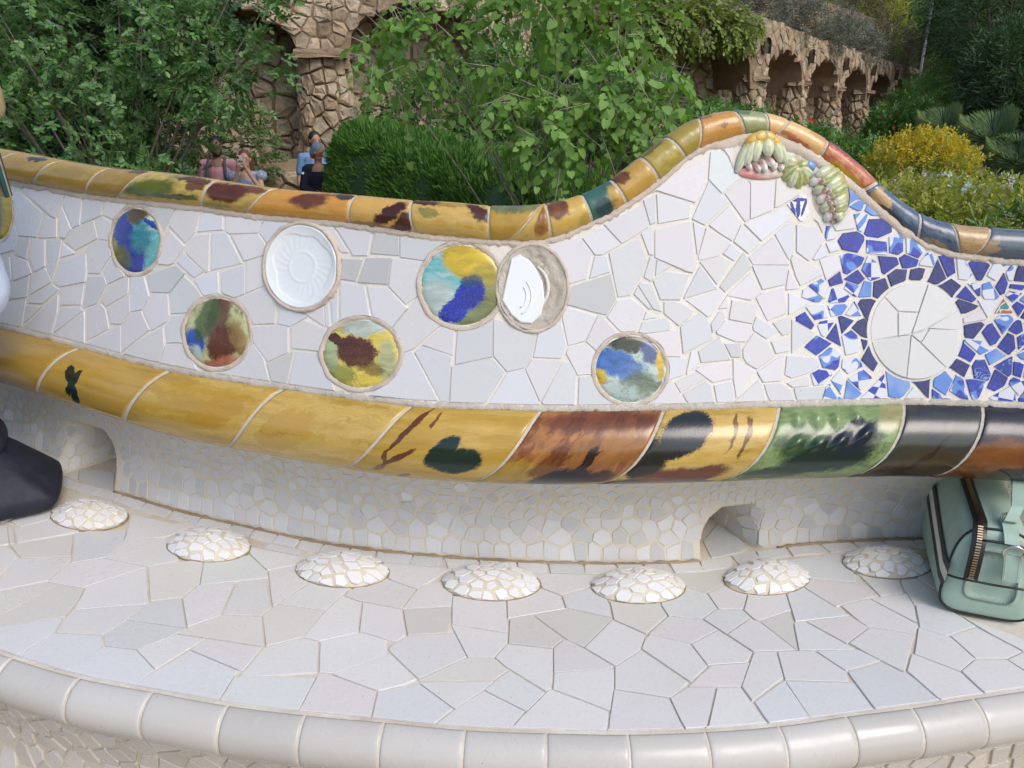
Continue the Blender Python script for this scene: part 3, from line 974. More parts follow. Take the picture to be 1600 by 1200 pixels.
# ---- mortar bands above the roll and below the ridge
def band(name, f0, f1, hit, nrmf, lift, mat, parent, x0=-330, x1=2240, step=5, jit=1.7):
    V = []
    r2 = random.Random(3)
    n = 0
    x = x0
    while x <= x1:
        a, b = f0(x) + r2.gauss(0, jit), f1(x) + r2.gauss(0, jit)
        for k, (yy, l) in enumerate(((a, -0.003), (a * .75 + b * .25, lift * r2.uniform(.7, 1.2)), (a * .25 + b * .75, lift * r2.uniform(.7, 1.2)), (b, -0.003))):
            p = hit(x, yy)
            V.append(p + nrmf(p) * l)
        n += 1
        x += step
    return part(name, (V, grid_faces(n - 1, 3)), mat, None)


band('mortar_band', lambda x: rolltop(x) - 9, lambda x: rolltop(x) + 6, hit_up, nrm_up, 0.0036, M['grout_grey'], backrest)
band('mortar_band', lambda x: rb(x) - 6, lambda x: rb(x) + 9 + (9 if 1120 < x < 1420 else 0), hit_up, nrm_up, 0.0036, M['grout_sand'], backrest)


# ---- discs
def disc_frame(cx, cy, rx, ry):
    p0 = hit_up(cx, cy); n = nrm_up(p0)
    def pt(u, v, lift):
        d = ray(cx + u * rx, cy - v * ry)
        t = (p0 - EYE).dot(n) / d.dot(n)
        return EYE + d * t + n * lift
    return pt, n


def polar(pt, h, nr=14, na=56, rmax=1.0, rmin=0.0, wob=0.0, seed=1):
    V, UV = [], []
    r3 = random.Random(seed)
    wb = [r3.gauss(0, wob) for _ in range(na)]
    for i in range(nr + 1):
        r = rmin + (rmax - rmin) * i / nr
        for k in range(na):
            a = 2 * math.pi * k / na
            rr = r * (1 + wb[k] * (1 if i in (0, nr) else 0.3))
            u, v = rr * math.cos(a), rr * math.sin(a)
            V.append(pt(u, v, h(r, a)))
            UV.append((0.5 + u / 2, 0.5 + v / 2))
    F = [(i * na + k, (i + 1) * na + k, (i + 1) * na + (k + 1) % na, i * na + (k + 1) % na) for i in range(nr) for k in range(na)]
    return V, F, UV


DM = {
 'A': glaze('disc blue green glaze', [PALE, TRQ, srgb(120, 150, 130)], [(.1, .5, .25, .7, 0, srgb(170, 160, 40), .4, .9), (.28, .62, .2, .42, 20, COB, .35, 1), (.45, .15, .3, .2, 30, COB, .3, 1), (.55, .9, .22, .14, 0, srgb(92, 70, 22), .4, 1), (.62, .55, .2, .25, 0, srgb(46, 140, 160), .5, .9), (.85, .74, .16, .05, -25, COB, .3, .9), (.25, .25, .2, .2, 0, srgb(96, 110, 30), .5, .8)], warp=.09, aspect=1, grain=.35),
 'E': glaze('disc brown green blue glaze', [srgb(150, 158, 110), srgb(190, 188, 140), srgb(110, 124, 60)], [(.55, .75, .16, .4, -20, srgb(96, 52, 20), .4, .9), (.62, .35, .22, .3, -35, srgb(100, 48, 22), .4, 1), (.17, .38, .17, .2, 0, srgb(36, 84, 190), .4, 1), (.12, .2, .14, .14, 0, PALE, .5, .9), (.35, .7, .14, .35, -25, srgb(60, 92, 36), .5, .85), (.55, .06, .3, .1, 10, srgb(184, 112, 90), .4, .9), (.85, .4, .12, .3, 20, srgb(150, 120, 60), .5, .8)], stretch=(8, 3), warp=.08, crack=True, aspect=1),
 'F': glaze('disc yellow glaze with brown leaf', [srgb(206, 184, 52), srgb(222, 202, 92), srgb(180, 160, 44)], [(.55, .88, .3, .12, 0, PALE, .5, .9), (.12, .5, .1, .3, 0, srgb(170, 190, 150), .5, .9), (.25, .18, .2, .14, 30, srgb(140, 150, 80), .5, .8), (.46, .54, .27, .22, -25, srgb(96, 44, 16), .22, 1), (.22, .7, .2, .07, -12, srgb(92, 42, 16), .2, 1), (.85, .4, .12, .3, 0, srgb(170, 190, 160), .5, .7), (.62, .3, .2, .1, -30, srgb(110, 70, 20), .4, .7)], warp=.07, crack=True, aspect=1, grain=.25),
 'G': glaze('disc yellow turquoise glaze with blue bird', [srgb(150, 196, 190), TRQ, srgb(178, 200, 190)], [(.68, .82, .42, .3, -15, srgb(212, 184, 46), .18, 1), (.82, .5, .25, .25, 0, srgb(170, 156, 60), .5, .85), (.72, .2, .35, .2, 20, srgb(130, 132, 70), .5, .9), (.2, .3, .25, .3, 0, srgb(196, 206, 196), .5, .8), (.42, .2, .2, .13, 32, srgb(34, 52, 172), .15, 1), (.6, .38, .2, .17, 48, srgb(36, 52, 168), .2, 1), (.62, .55, .14, .08, 10, srgb(34, 76, 110), .4, .8)], warp=.05, crack=False, aspect=1, grain=.35),
 'H': glaze('disc blue yellow cloud glaze', [srgb(150, 176, 160), PALE, srgb(104, 130, 110)], [(.25, .62, .26, .2, 0, srgb(70, 116, 190), .45, 1), (.5, .5, .2, .16, 0, srgb(78, 122, 190), .5, .9), (.5, .9, .3, .13, 0, srgb(60, 70, 44), .4, 1), (.82, .78, .16, .2, -20, srgb(52, 74, 130), .4, .9), (.92, .6, .08, .2, 0, srgb(214, 188, 60), .3, 1), (.08, .4, .08, .12, 0, srgb(214, 188, 60), .3, 1), (.65, .28, .3, .16, 0, srgb(90, 110, 80), .6, .8), (.35, .15, .25, .15, 0, srgb(176, 200, 196), .5, .8)], warp=.1, crack=True, aspect=1, grain=.3),
 'Y': glaze('disc yellow rim glaze', [srgb(120, 116, 60), srgb(170, 156, 60)], [(.8, .5, .2, .6, 0, srgb(190, 166, 40), .3, 1), (.4, .5, .3, .5, 0, srgb(96, 104, 80), .5, .8)], warp=.06, aspect=1),
}
DLAB = {'A': 'oval disc glazed blue, turquoise and yellow', 'E': 'disc with blue, green and brown brushed glaze', 'F': 'yellow disc with a dark brown leaf mark', 'G': 'large turquoise and yellow disc with cobalt patch', 'H': 'cracked disc of cloudy blue and green glaze', 'Y': 'yellow green disc at the left end'}
for d in DISCS:
    k, cx, cy, rx, ry = d
    if k == 'Z':
        continue
    pt, n = disc_frame(cx, cy, rx, ry)
    rl = 0.0085 if k == 'W' else 0.0055 if k == 'X' else 0.0020
    ring = lambda r, a, rl=rl: rl * math.sin(math.pi * min(1, max(0, (r - 0.97) / 0.155))) ** 0.6 + 0.0012 * math.sin(9 * a + cx) - (0.003 if r > 1.12 else 0)
    Vr, Fr, _ = polar(pt, ring, 5, 90, 1.125, 0.97, 0.016, int(cx) + 9)
    part('mortar_ring', (Vr, Fr), M['grout_sand'])
    if k in DM:
        Vd, Fd, UV = polar(pt, lambda r, a: 0.001 + 0.004 * (1 - r * r) if r < 0.995 else -0.002, 12, 56)
        o = mesh_obj('painted_disc', Vd, Fd, DM[k], None, True, UV)
        keep(o, bench); o['label'] = DLAB[k]
    elif k == 'W':
        def hw(r, a):
            base = 0.0006 + 0.0066 * r ** 5
            if 0.36 < r < 0.80:
                f = math.sin(24 * a + 11.0 * r) * min(1, (r - 0.36) * 8) * min(1, (0.80 - r) * 9)
                base += 0.00017 * f
            base += 0.0007 * math.exp(-((r - 0.36) / 0.035) ** 2)
            if r > 0.80 + 0.05 * math.sin(3 * a + 1) + 0.03 * math.sin(7 * a): base += 0.0012
            if r > 0.992: base -= 0.004
            return base
        Vd, Fd, UV = polar(pt, hw, 44, 176)
        o = mesh_obj('relief_plate', Vd, Fd, M['tile_back'], None, True, UV)
        keep(o, bench); o.color = (0.72, 0.76, 0.78, 1); o['label'] = 'white dished plate with swirling fluted relief'
    elif k == 'X':
        rx_ = random.Random(5)
        def hx(r, a):
            b = 0.0012 + 0.0045 * r ** 3
            if r > 0.55 and math.cos(a) > 0.2: b += 0.0012 * math.sin(17 * r + 2 * math.sin(a * 3))
            return b + rx_.gauss(0, 0.0011)
        Vd, Fd, UV = polar(pt, hx, 20, 70)
        part('mortar_bed', (Vd, Fd), M['grout_grey'])
        sh = [(-.62, .70), (-.38, .80), (-.10, .66), (.12, .44), (.30, .12), (.36, -.30), (.24, -.66), (-.02, -.86), (-.34, -.84), (-.62, -.66), (-.90, -.30)]
        pts3 = orient([pt(u, v, 0.0085) for u, v in sh], n)
        finish_tile('plate_shard', pts3, n, 0.008, M['tile_back'], backrest, (0.74, 0.77, 0.78, 1), 0.002)
        for rr in (0.28, 0.44):
            path = [pt(-.42 + rr * math.cos(a) * 0.9, -.20 + rr * math.sin(a), 0.0087) for a in [R(-75 + 9 * j) for j in range(15)]]
            path = [p for p in path]
            part('plate_ridge', tube(path, 0.0016, 6), M['tile_back']).color = (0.74, 0.77, 0.78, 1)
        for (rr, w_) in ((0.56, .0035),):
            path = [pt(-.1 + rr * math.cos(a), rr * 1.0 * math.sin(a), 0.0015 + 0.004 * rr) for a in [R(-62 + 8 * j) for j in range(17)]]
            part('mortar_ridge', tube(path, [w_ * (0.4 + 0.6 * math.sin(math.pi * (j + .5) / 17)) for j in range(17)], 6), M['grout_white'])
# crack across the relief plate and broken white disc
d = DISCS[-1]
pt, n = disc_frame(*d[1:])
circ = [(math.cos(2 * math.pi * k / 40), math.sin(2 * math.pi * k / 40)) for k in range(40)]
ZP = '880,700 1090,660 1045,812 965,808 905,745|820,700 905,745 965,808 965,900 840,925 800,820|965,808 1045,812 1012,893 965,900|1090,660 1250,680 1240,775 1195,790 1085,870 1012,893 1045,812|1195,790 1240,775 1260,880 1205,880 1085,870|1014,895 1083,872 1050,923|1085,870 1205,880 1260,880 1250,1050 1155,1030 1050,925|1012,893 1050,925 1155,1030 1150,1100 990,1100 1000,1050|965,900 1012,893 1000,1050 990,1100 830,1080 840,925'
zs = [[((float(t.split(',')[0]) - 1035) / 172, (880 - float(t.split(',')[1])) / 180) for t in q.split()] for q in ZP.split('|')]
for i, P in enumerate(jigsaw(zs, 0.03, 0.011, 0.4)):
    for k in range(40):
        a = 2 * math.pi * (k + .5) / 40
        P = clip_poly(P, math.cos(a), math.sin(a), math.cos(math.pi / 40))
    P = dedupe(P, 0.01)
    if len(P) < 3: continue
    pts3 = orient([pt(u, v, 0.0036 + 0.0005 * (i % 3)) for u, v in P], n)
    finish_tile('white_disc_piece', pts3, n, 0.007, M['tile_back'], backrest, whites(rng, pool=[(.60, .605, .59), (.58, .59, .58), (.62, .62, .61)]))


# ---- rolls: swept tubes cut into glazed tiles by slanting joints
class Roll:
    def __init__(s, params, fK):
        s.q = params
        s.K, s.N, s.B, s.r = [], [], [], []
        for x in params:
            K, N, B, r = fK(x)
            s.K.append(K); s.N.append(N); s.B.append(B); s.r.append(r)
    def at(s, x, phi, dr=0.0):
        q = s.q
        f = (x - q[0]) / (q[1] - q[0])
        i = int(min(max(0, math.floor(f)), len(q) - 2)); t = f - i
        K = s.K[i].lerp(s.K[i + 1], t); N = s.N[i].lerp(s.N[i + 1], t).normalized(); B = s.B[i].lerp(s.B[i + 1], t).normalized()
        r = s.r[i] * (1 - t) + s.r[i + 1] * t + dr
        return K + (N * math.cos(phi) + B * math.sin(phi)) * r
    def find(s, px_, phi):
        best = None
        x = s.q[0]
        while x <= s.q[-1]:
            u = proj(s.at(x, phi))
            dd = (u[0] - px_[0]) ** 2 + (u[1] - px_[1]) ** 2
            if best is None or dd < best[0]: best = (dd, x)
            x += 3.0
        return best[1]
    def core(s, name, p0, p1, mat, dr, nphi=14):
        V = []
        for x in s.q:
            for j in range(nphi + 1): V.append(s.at(x, p0 + (p1 - p0) * j / nphi, dr))
        return part(name, (V, grid_faces(len(s.q) - 1, nphi)), mat)
    def tile(s, name, a, b, p0, p1, pb, ptp, mat, parent, gap, thick=0.006, nu=10, nphi=14, relief=None):
        """a,b: (s at bottom, s at top) of the two joints"""
        us = [0, .02, .06] + [0.06 + 0.88 * k / (nu - 1) for k in range(1, nu - 1)] + [.94, .98, 1]
        vs_ = [0, .02, .06] + [0.06 + 0.88 * k / (nphi - 1) for k in range(1, nphi - 1)] + [.94, .98, 1]
        V, UV = [], []
        nU, nV = len(us), len(vs_)
        for u in us:
            for v in vs_:
                phi = p0 + (p1 - p0) * v
                k = (phi - pb) / (ptp - pb)
                k = k if k < 1 else 1 + (k - 1) * 0.5
                kk = k + 0.10 * math.sin(math.pi * min(1, max(0, k)))     # joints bow slightly
                xa = a[0] + (a[1] - a[0]) * kk + gap
                xb = b[0] + (b[1] - b[0]) * kk - gap
                e = min(u, 1 - u, v, 1 - v)
                dr = -0.0011 * max(0, 1 - e / 0.04) ** 2
                if relief: dr += relief(u, v)
                V.append(s.at(xa + (xb - xa) * u, phi, dr))
                UV.append((u, (phi - pb) / (ptp - pb)))
        F = grid_faces(nU - 1, nV - 1)
        # skirt down into the mortar
        rim = [(0, j) for j in range(nV)] + [(i, nV - 1) for i in range(1, nU)] + [(nU - 1, j) for j in range(nV - 2, -1, -1)] + [(i, 0) for i in range(nU - 2, 0, -1)]
        base = len(V)
        for (i, j) in rim:
            u, v = us[i], vs_[j]
            phi = p0 + (p1 - p0) * v
            k = (phi - pb) / (ptp - pb); k = k if k < 1 else 1 + (k - 1) * 0.5
            kk = k + 0.10 * math.sin(math.pi * min(1, max(0, k)))
            xa = a[0] + (a[1] - a[0]) * kk + gap; xb = b[0] + (b[1] - b[0]) * kk - gap
            V.append(s.at(xa + (xb - xa) * u, phi, -thick)); UV.append((u, (phi - pb) / (ptp - pb)))
        m = len(rim)
        for q in range(m):
            i0 = rim[q][0] * nV + rim[q][1]; i1 = rim[(q + 1) % m][0] * nV + rim[(q + 1) % m][1]
            F.append((i0, i1, base + (q + 1) % m, base + q))
        c = sum(V, Vector()) / len(V)
        o = mesh_obj(name, [v - c for v in V], F, mat, None, True, UV)
        o.parent = parent
        o.location = c
        return o


def plan_normal(f, X):
    return Vector((d1(f, X), -1, 0)).normalized()


def k_lumbar(x):
    p = on_z(x, rolltop(x), SEAT + ZT)
    N = plan_normal(C, p.x)
    r = 0.076
    return p - N * 0.013 - Vector((0, 0, 0.0755)), N, Vector((0, 0, 1)), r


def k_nose(x):
    p = on_z(x, nose_l(x), SEAT)
    N = plan_normal(CN, p.x)
    r = 0.0456
    return p + N * 0.004 - Vector((0, 0, r)), N, Vector((0, 0, 1)), r


def k_ridge(x):
    ym = (rb(x) + rt(x)) / 2
    p = hit_up(x, ym)
    n = nrm_up(p)
    sl = (rb(x + 10) + rt(x + 10) - rb(x - 10) - rt(x - 10)) / 40
    dep = (p - EYE).dot(Vector((0, CP, -SP)))
    r = 0.5 * (rb(x) - rt(x)) / math.sqrt(1 + sl * sl) * dep / FPX * 1.03
    a, b = hit_up(x - 8, (rb(x - 8) + rt(x - 8)) / 2), hit_up(x + 8, (rb(x + 8) + rt(x + 8)) / 2)
    T = (b - a).normalized()
    B = n.cross(T)
    if B.z < 0: B = -B
    return p - n * 0.012, n, B, r


PR = [-400 + 12 * i for i in range(223)]
ridge = Roll(PR, k_ridge)
for _ in range(3):      # even the frame out round the tight bends
    for L in (ridge.B, ridge.N):
        Q = list(L)
        for i in range(2, len(L) - 2): L[i] = (Q[i - 2] + Q[i - 1] + Q[i] + Q[i + 1] + Q[i + 2]).normalized()
    Q = list(ridge.r)
    for i in range(2, len(Q) - 2): ridge.r[i] = sum(Q[i - 2:i + 3]) / 5
lumbar = Roll(PR, k_lumbar)
nose = Roll(PR, k_nose)
ridge_core = ridge.core('ridge_mortar', R(-100), R(200), M['joint'], -0.0018)
lumbar_core = lumbar.core('roll_mortar', R(-125), R(110), M['joint'], -0.0018)
nose_core = nose.core('nosing_mortar', R(-110), R(95), M['grout_seat'], -0.0014)

# lower roll
LJ = [((-330, 470), (-400, 530)), ((-190, 480), (-250, 555)), ((-40, 505), (-100, 580)), ((125, 542), (62, 613)), ((265, 578), (196, 655)), ((442, 604), (356, 688)), ((645, 631), (537, 718)), ((844, 639), (733, 740)), ((1037, 640), (934, 741)), ((1217, 634), (1120, 736)), ((1414, 630), (1320, 725)), ((1536, 632), (1452, 720)), ((1690, 640), (1610, 722)), ((1830, 650), (1760, 730)), ((1975, 658), (1910, 738)), ((2120, 664), (2060, 745)), ((2250, 670), (2195, 752))]
LS = [(lumbar.find(b, R(-62)), lumbar.find(t, R(78))) for t, b in LJ]
och = [OCH2, OCH, srgb(184, 146, 58)]
LM = [
 glaze('ochre glaze one', och, [], stretch=(1.5, 7)),
 glaze('ochre glaze two', och, [(.6, .3, .3, .1, 20, OLV, .5, .5)], stretch=(1.5, 8)),
 glaze('ochre glaze three', [OCH2, OCH], [(.3, .9, .3, .1, 0, OCHL, .5, .4)], stretch=(1.4, 7)),
 glaze('ochre glaze with green fin', och, [(.32, .52, .05, .20, 8, DGR, .18, 1), (.24, .62, .04, .14, 30, DGR, .18, 1), (.42, .34, .045, .14, 18, DGR, .2, 1)], stretch=(1.5, 7), warp=.03),
 glaze('ochre glaze four', [OCH2, OCH, OCHL], [(.7, .6, .18, .2, 0, srgb(186, 140, 44), .1, .5)], stretch=(1.3, 6)),
 glaze('ochre glaze five', [OCH, OCHL, OCH2], [(.3, .5, .2, .3, 0, srgb(190, 146, 50), .1, .45)], stretch=(1.3, 6)),
 glaze('ochre glaze with brown figure and green cloud', [OCHL, OCH, OCH2], [(.14, .72, .030, .26, -6, BRN, .25, .95), (.22, .40, .035, .13, -28, BRN, .25, .95), (.13, .40, .02, .10, 20, BRN, .25, .9), (.27, .84, .014, .10, 0, BRN, .3, .85), (.17, .24, .04, .07, 0, BRN, .3, .7), (.42, .12, .04, .06, 0, BRN, .3, .7), (.50, .50, .10, .17, 0, DGR, .2, 1), (.68, .40, .17, .15, -14, DGR, .22, 1)], stretch=(1.2, 5), warp=.035),
 glaze('brown dripped glaze', [srgb(104, 56, 30), srgb(166, 112, 52), srgb(120, 66, 34), srgb(176, 126, 60)], [(.12, .15, .35, .30, 10, OCH, .2, 1), (.7, .55, .3, .16, 0, srgb(158, 108, 54), .6, .8), (.55, .86, .5, .14, 0, srgb(104, 54, 40), .5, .8), (.58, .18, .22, .2, 5, srgb(30, 28, 30), .25, 1), (.62, .42, .05, .16, 0, DBR, .3, 1), (.82, .22, .12, .12, 0, DBR, .4, .9), (.35, .42, .10, .2, 0, srgb(96, 44, 14), .4, .8)], stretch=(6, 2), warp=.07),
 glaze('ochre glaze with slate cloud and brown fans', [OCH, OCHL, OCH2], [(.26, .72, .22, .27, 0, SLT, .15, 1), (.10, .40, .14, .3, 30, srgb(34, 36, 30), .3, 1), (.60, .20, .26, .17, 28, srgb(106, 52, 16), .3, 1), (.30, .16, .28, .15, 28, srgb(112, 56, 16), .3, 1), (.12, .06, .2, .12, 0, DBR, .4, .9), (.66, .72, .02, .20, 8, BRN, .35, .8), (.80, .66, .022, .22, 10, BRN, .35, .8), (.72, .06, .2, .08, 0, DBR, .3, .9)], stretch=(1.5, 6), warp=.05),
 glaze('green glaze with dark patches', [srgb(84, 118, 60), srgb(128, 150, 96), srgb(64, 96, 44)], [(.55, .45, .36, .24, 8, DGR, .4, 1), (.66, .62, .16, .18, 0, srgb(18, 38, 50), .4, 1), (.25, .22, .25, .12, 0, srgb(14, 50, 22), .4, .9), (.92, .86, .12, .2, 0, srgb(170, 160, 110), .5, .8), (.5, .06, .5, .08, 0, srgb(128, 136, 66), .5, .8), (.2, .62, .16, .16, 0, srgb(30, 70, 30), .5, .8)], stretch=(2, 5), warp=.08),
 glaze('slate and olive glaze', [SLT, srgb(48, 54, 56), srgb(64, 66, 50)], [(.5, .25, .6, .24, 6, srgb(72, 56, 28), .6, .9), (.4, .2, .5, .05, 60, srgb(40, 36, 16), .3, .8), (.2, .5, .2, .2, 0, srgb(56, 60, 40), .5, .7)], stretch=(2, 5), warp=.05),
 glaze('slate and rust glaze', [srgb(34, 36, 46), srgb(44, 46, 54)], [(.25, .35, .4, .28, 12, srgb(132, 80, 36), .3, 1), (.3, .1, .4, .14, 0, srgb(110, 70, 36), .4, .9), (.6, .2, .2, .12, 0, srgb(40, 24, 18), .3, .9), (.9, .9, .14, .14, 0, srgb(150, 104, 60), .4, .8)], stretch=(2, 5), warp=.06),
 glaze('ochre glaze six', och, [(.5, .5, .3, .3, 0, BRN, .4, .8)], stretch=(1.5, 7)),
]


def leaf_relief(u, v):
    h = 0
    for (cu, cv, a) in ((.14, .84, -35), (.30, .83, -35), (.46, .82, -35), (.62, .84, -35), (.20, .66, 15), (.38, .65, 15), (.54, .66, 25), (.72, .70, 25)):
        ca, sa = math.cos(R(a)), math.sin(R(a))
        du, dv = (u - cu) * 1.5, v - cv
        p, q = du * ca + dv * sa, -du * sa + dv * ca
        h += 0.010 * math.exp(-((p / 0.085) ** 2 + (q / 0.04) ** 2) * 1.2)
    return h


for i in range(len(LS) - 1):
    o = lumbar.tile('roll_tile', LS[i], LS[i + 1], R(-112), R(88), R(-62), R(78), LM[min(i, len(LM) - 1)], lumbar_core, 2.7,
                    nu=44 if i == 9 else 10, nphi=44 if i == 9 else 16, relief=leaf_relief if i == 9 else None)

# ridge
RJ = [((-330, 228), (-300, 180)), ((-220, 244), (-190, 198)), ((-110, 262), (-75, 218)), ((-20, 278), (30, 238)), ((52, 290), (98, 250)), ((132, 305), (172, 262)), ((181, 311), (238, 268)), ((314, 326), (343, 281)), ((380, 335), (432, 295)), ((547, 351), (557, 304)), ((650, 366), (643, 312)), ((766, 377), (766, 322)), ((784, 379), (846, 317)), ((861, 375), (852, 317)), ((925, 349), (908, 303)), ((979, 321), (952, 283)), ((1030, 285), (1003, 250)), ((1072, 248), (1038, 214)), ((1088, 236), (1092, 183)), ((1165, 212), (1144, 172)), ((1199, 212), (1193, 175)), ((1210, 213), (1234, 186)), ((1278, 246), (1294, 215)), ((1345, 297), (1372, 282)), ((1435, 374), (1437, 330)), ((1500, 398), (1484, 347)), ((1516, 401), (1547, 355)), ((1690, 415), (1700, 362)), ((1840, 424), (1850, 366)), ((1980, 427), (1990, 368)), ((2120, 431), (2125, 369)), ((2240, 433), (2240, 370))]
RS = [(ridge.find(b, R(-72)), ridge.find(t, R(72))) for b, t in RJ]
sw = dict(stretch=(3, 4), warp=.09)
RM = {
 0: glaze('ridge ochre plain', och, [], stretch=(1.5, 6)),
 3: glaze('ridge ochre dark fleck', och, [(.65, .82, .2, .12, 0, DGR, .4, .9)], stretch=(1.5, 6)),
 4: glaze('ridge ochre shaded', [OCH2, OCH, OLV], [(.5, .6, .3, .2, 0, OLV, .5, .5)], stretch=(1.5, 5)),
 5: glaze('ridge olive ochre', [OLV, OCH2, OCH], [(.8, .9, .2, .12, 0, BRN, .4, .9)], **sw),
 6: glaze('ridge green brown swirl', [srgb(150, 140, 56), OCHL, srgb(120, 124, 50)], [(.3, .45, .34, .24, 25, srgb(84, 108, 44), .4, .9), (.66, .3, .3, .08, 8, srgb(52, 78, 34), .4, .9), (.75, .82, .3, .14, -14, srgb(92, 50, 28), .35, .95), (.85, .62, .12, .12, 30, srgb(96, 54, 30), .4, .9), (.45, .9, .12, .1, 0, srgb(176, 160, 80), .4, .7)], **sw),
 7: glaze('ridge brown swirl', [srgb(168, 138, 66), OCHL], [(.35, .6, .4, .28, -12, srgb(96, 48, 30), .35, 1), (.7, .78, .35, .14, -8, srgb(104, 56, 36), .35, .9), (.3, .2, .3, .12, 0, srgb(156, 150, 84), .4, .8)], **sw),
 8: glaze('ridge orange ochre with purple brown', [srgb(206, 150, 66), srgb(196, 140, 54), OCHL], [(.52, .62, .22, .2, 12, srgb(108, 54, 36), .5, .95), (.9, .86, .14, .16, 0, SLT, .35, .9), (.62, .84, .16, .08, 10, srgb(112, 58, 40), .4, .8)], **sw),
 9: glaze('ridge pale ochre with dark bark', [OCHL, srgb(206, 160, 80), srgb(190, 160, 80)], [(.68, .5, .14, .42, -38, srgb(70, 32, 20), .35, 1), (.9, .3, .14, .4, -30, srgb(76, 36, 22), .35, 1), (.3, .1, .3, .1, 0, BRN, .5, .6)], **sw),
 10: glaze('ridge ochre with dark corner', [OCH, OCHL, srgb(186, 142, 56)], [(.12, .9, .28, .12, 0, srgb(88, 40, 26), .3, 1), (.88, .72, .12, .28, 30, srgb(80, 40, 28), .4, 1), (.22, .6, .16, .1, -30, srgb(120, 124, 50), .5, .8), (.5, .85, .2, .1, 0, OCH2, .4, .6)], **sw),
 11: glaze('ridge ochre green top', [OCH, OCH2], [(.5, .88, .6, .2, 0, srgb(110, 124, 84), .4, .9)], **sw),
 12: glaze('ridge ochre brown cloud', [OCH, OCHL, OCH2], [(.72, .5, .3, .32, 0, srgb(150, 98, 40), .25, .9)], **sw),
 13: glaze('ridge yellow brown', [srgb(196, 160, 60), OCHL], [(.28, .75, .3, .3, -40, srgb(116, 62, 34), .3, .95), (.9, .2, .2, .2, 0, OLV, .5, .5)], **sw),
 14: glaze('ridge teal', [TEAL, srgb(60, 106, 92)], [(.88, .3, .25, .45, 0, srgb(196, 160, 86), .4, 1), (.4, .3, .3, .3, 0, srgb(24, 62, 66), .5, .9)], **sw),
 15: glaze('ridge ochre brown spot', [srgb(190, 150, 72), OCH], [(.22, .8, .28, .22, -20, srgb(110, 62, 30), .25, .95)], **sw),
 16: glaze('ridge olive yellow', [OLV, srgb(178, 158, 74)], [(.4, .9, .5, .1, 0, srgb(96, 72, 28), .4, .7)], **sw),
 17: glaze('ridge olive', [OLV, srgb(160, 140, 60)], [], **sw),
 18: glaze('ridge orange brown', [srgb(202, 148, 72), srgb(186, 134, 62), srgb(210, 164, 90)], [(.55, .5, .14, .06, 10, BRN, .5, .6), (.1, .9, .3, .1, 0, srgb(120, 90, 40), .5, .6)], stretch=(1.6, 6)),
 19: glaze('ridge grey green', [srgb(136, 146, 96), srgb(150, 156, 108)], [(.2, .85, .3, .15, 0, srgb(86, 112, 90), .4, .8)], **sw),
 20: glaze('ridge peach', [PCH, srgb(220, 180, 122)], [], **sw),
 21: glaze('ridge peach rose', [PCH, srgb(222, 176, 112)], [(.5, .15, .3, .14, 0, RED, .5, .8), (.15, .3, .2, .1, 0, RED, .5, .7), (.85, .8, .3, .2, 0, srgb(206, 140, 96), .5, .7)], **sw),
 22: glaze('ridge rose and yellow', [srgb(208, 150, 92), RED, srgb(212, 168, 90)], [(.3, .85, .5, .14, 0, srgb(160, 70, 66), .5, .9), (.55, .2, .4, .12, 0, srgb(206, 168, 60), .4, .9)], **sw),
 23: glaze('ridge blue grey and tan', [BGR, srgb(66, 86, 110), srgb(108, 124, 138)], [(.24, .35, .2, .26, 20, TAN, .3, 1), (.12, .6, .08, .2, 0, TAN, .3, .9), (.5, .15, .25, .12, 0, srgb(60, 58, 62), .4, .9)], **sw),
 24: glaze('ridge slate blue', [srgb(70, 80, 98), BGR, srgb(54, 60, 76)], [(.4, .12, .35, .14, 0, TAN, .4, .6), (.3, .55, .3, .1, 10, srgb(48, 60, 92), .5, .8)], **sw),
 25: glaze('ridge tan grain', [TAN, srgb(150, 120, 76)], [], stretch=(1, 16)),
 26: glaze('ridge blue grey', [srgb(80, 94, 110), srgb(98, 110, 122), srgb(70, 78, 92)], [(.04, .3, .08, .3, 0, TAN, .4, .7)], stretch=(1.2, 9)),
}
for i in range(len(RS) - 1):
    k = i if i in RM else (0 if i < 3 else 26)
    ridge.tile('ridge_tile', RS[i], RS[i + 1], R(-84), R(178), R(-72), R(72), RM[k], ridge_core, 2.0 if i not in (11, 17, 20, 25) else 1.4, nu=9, nphi=14)

# nosing of the seat
NJ = [(-330, 887), (-240, 920), (-160, 951), (-75, 985), (20, 1024), (124, 1055), (240, 1077), (356, 1098), (478, 1113), (600, 1124), (727, 1136), (854, 1141), (982, 1143), (1101, 1139), (1216, 1130), (1321, 1115), (1424, 1102), (1521, 1087), (1622, 1071), (1720, 1054), (1815, 1036), (1905, 1019), (1995, 1003), (2085, 988), (2170, 973), (2250, 960)]
NS = [nose.find(p, R(88)) for p in NJ]
for i in range(len(NS) - 1):
    o = nose.tile('nosing_tile', (NS[i], NS[i]), (NS[i + 1], NS[i + 1]), R(-92), R(88), R(-60), R(88), M['tile_nose'], nose_core, 1.7, nu=9, nphi=14)
    o.color = whites(rng, 0.012, [(0.475, 0.46, 0.425), (0.49, 0.475, 0.445), (0.465, 0.45, 0.42)])
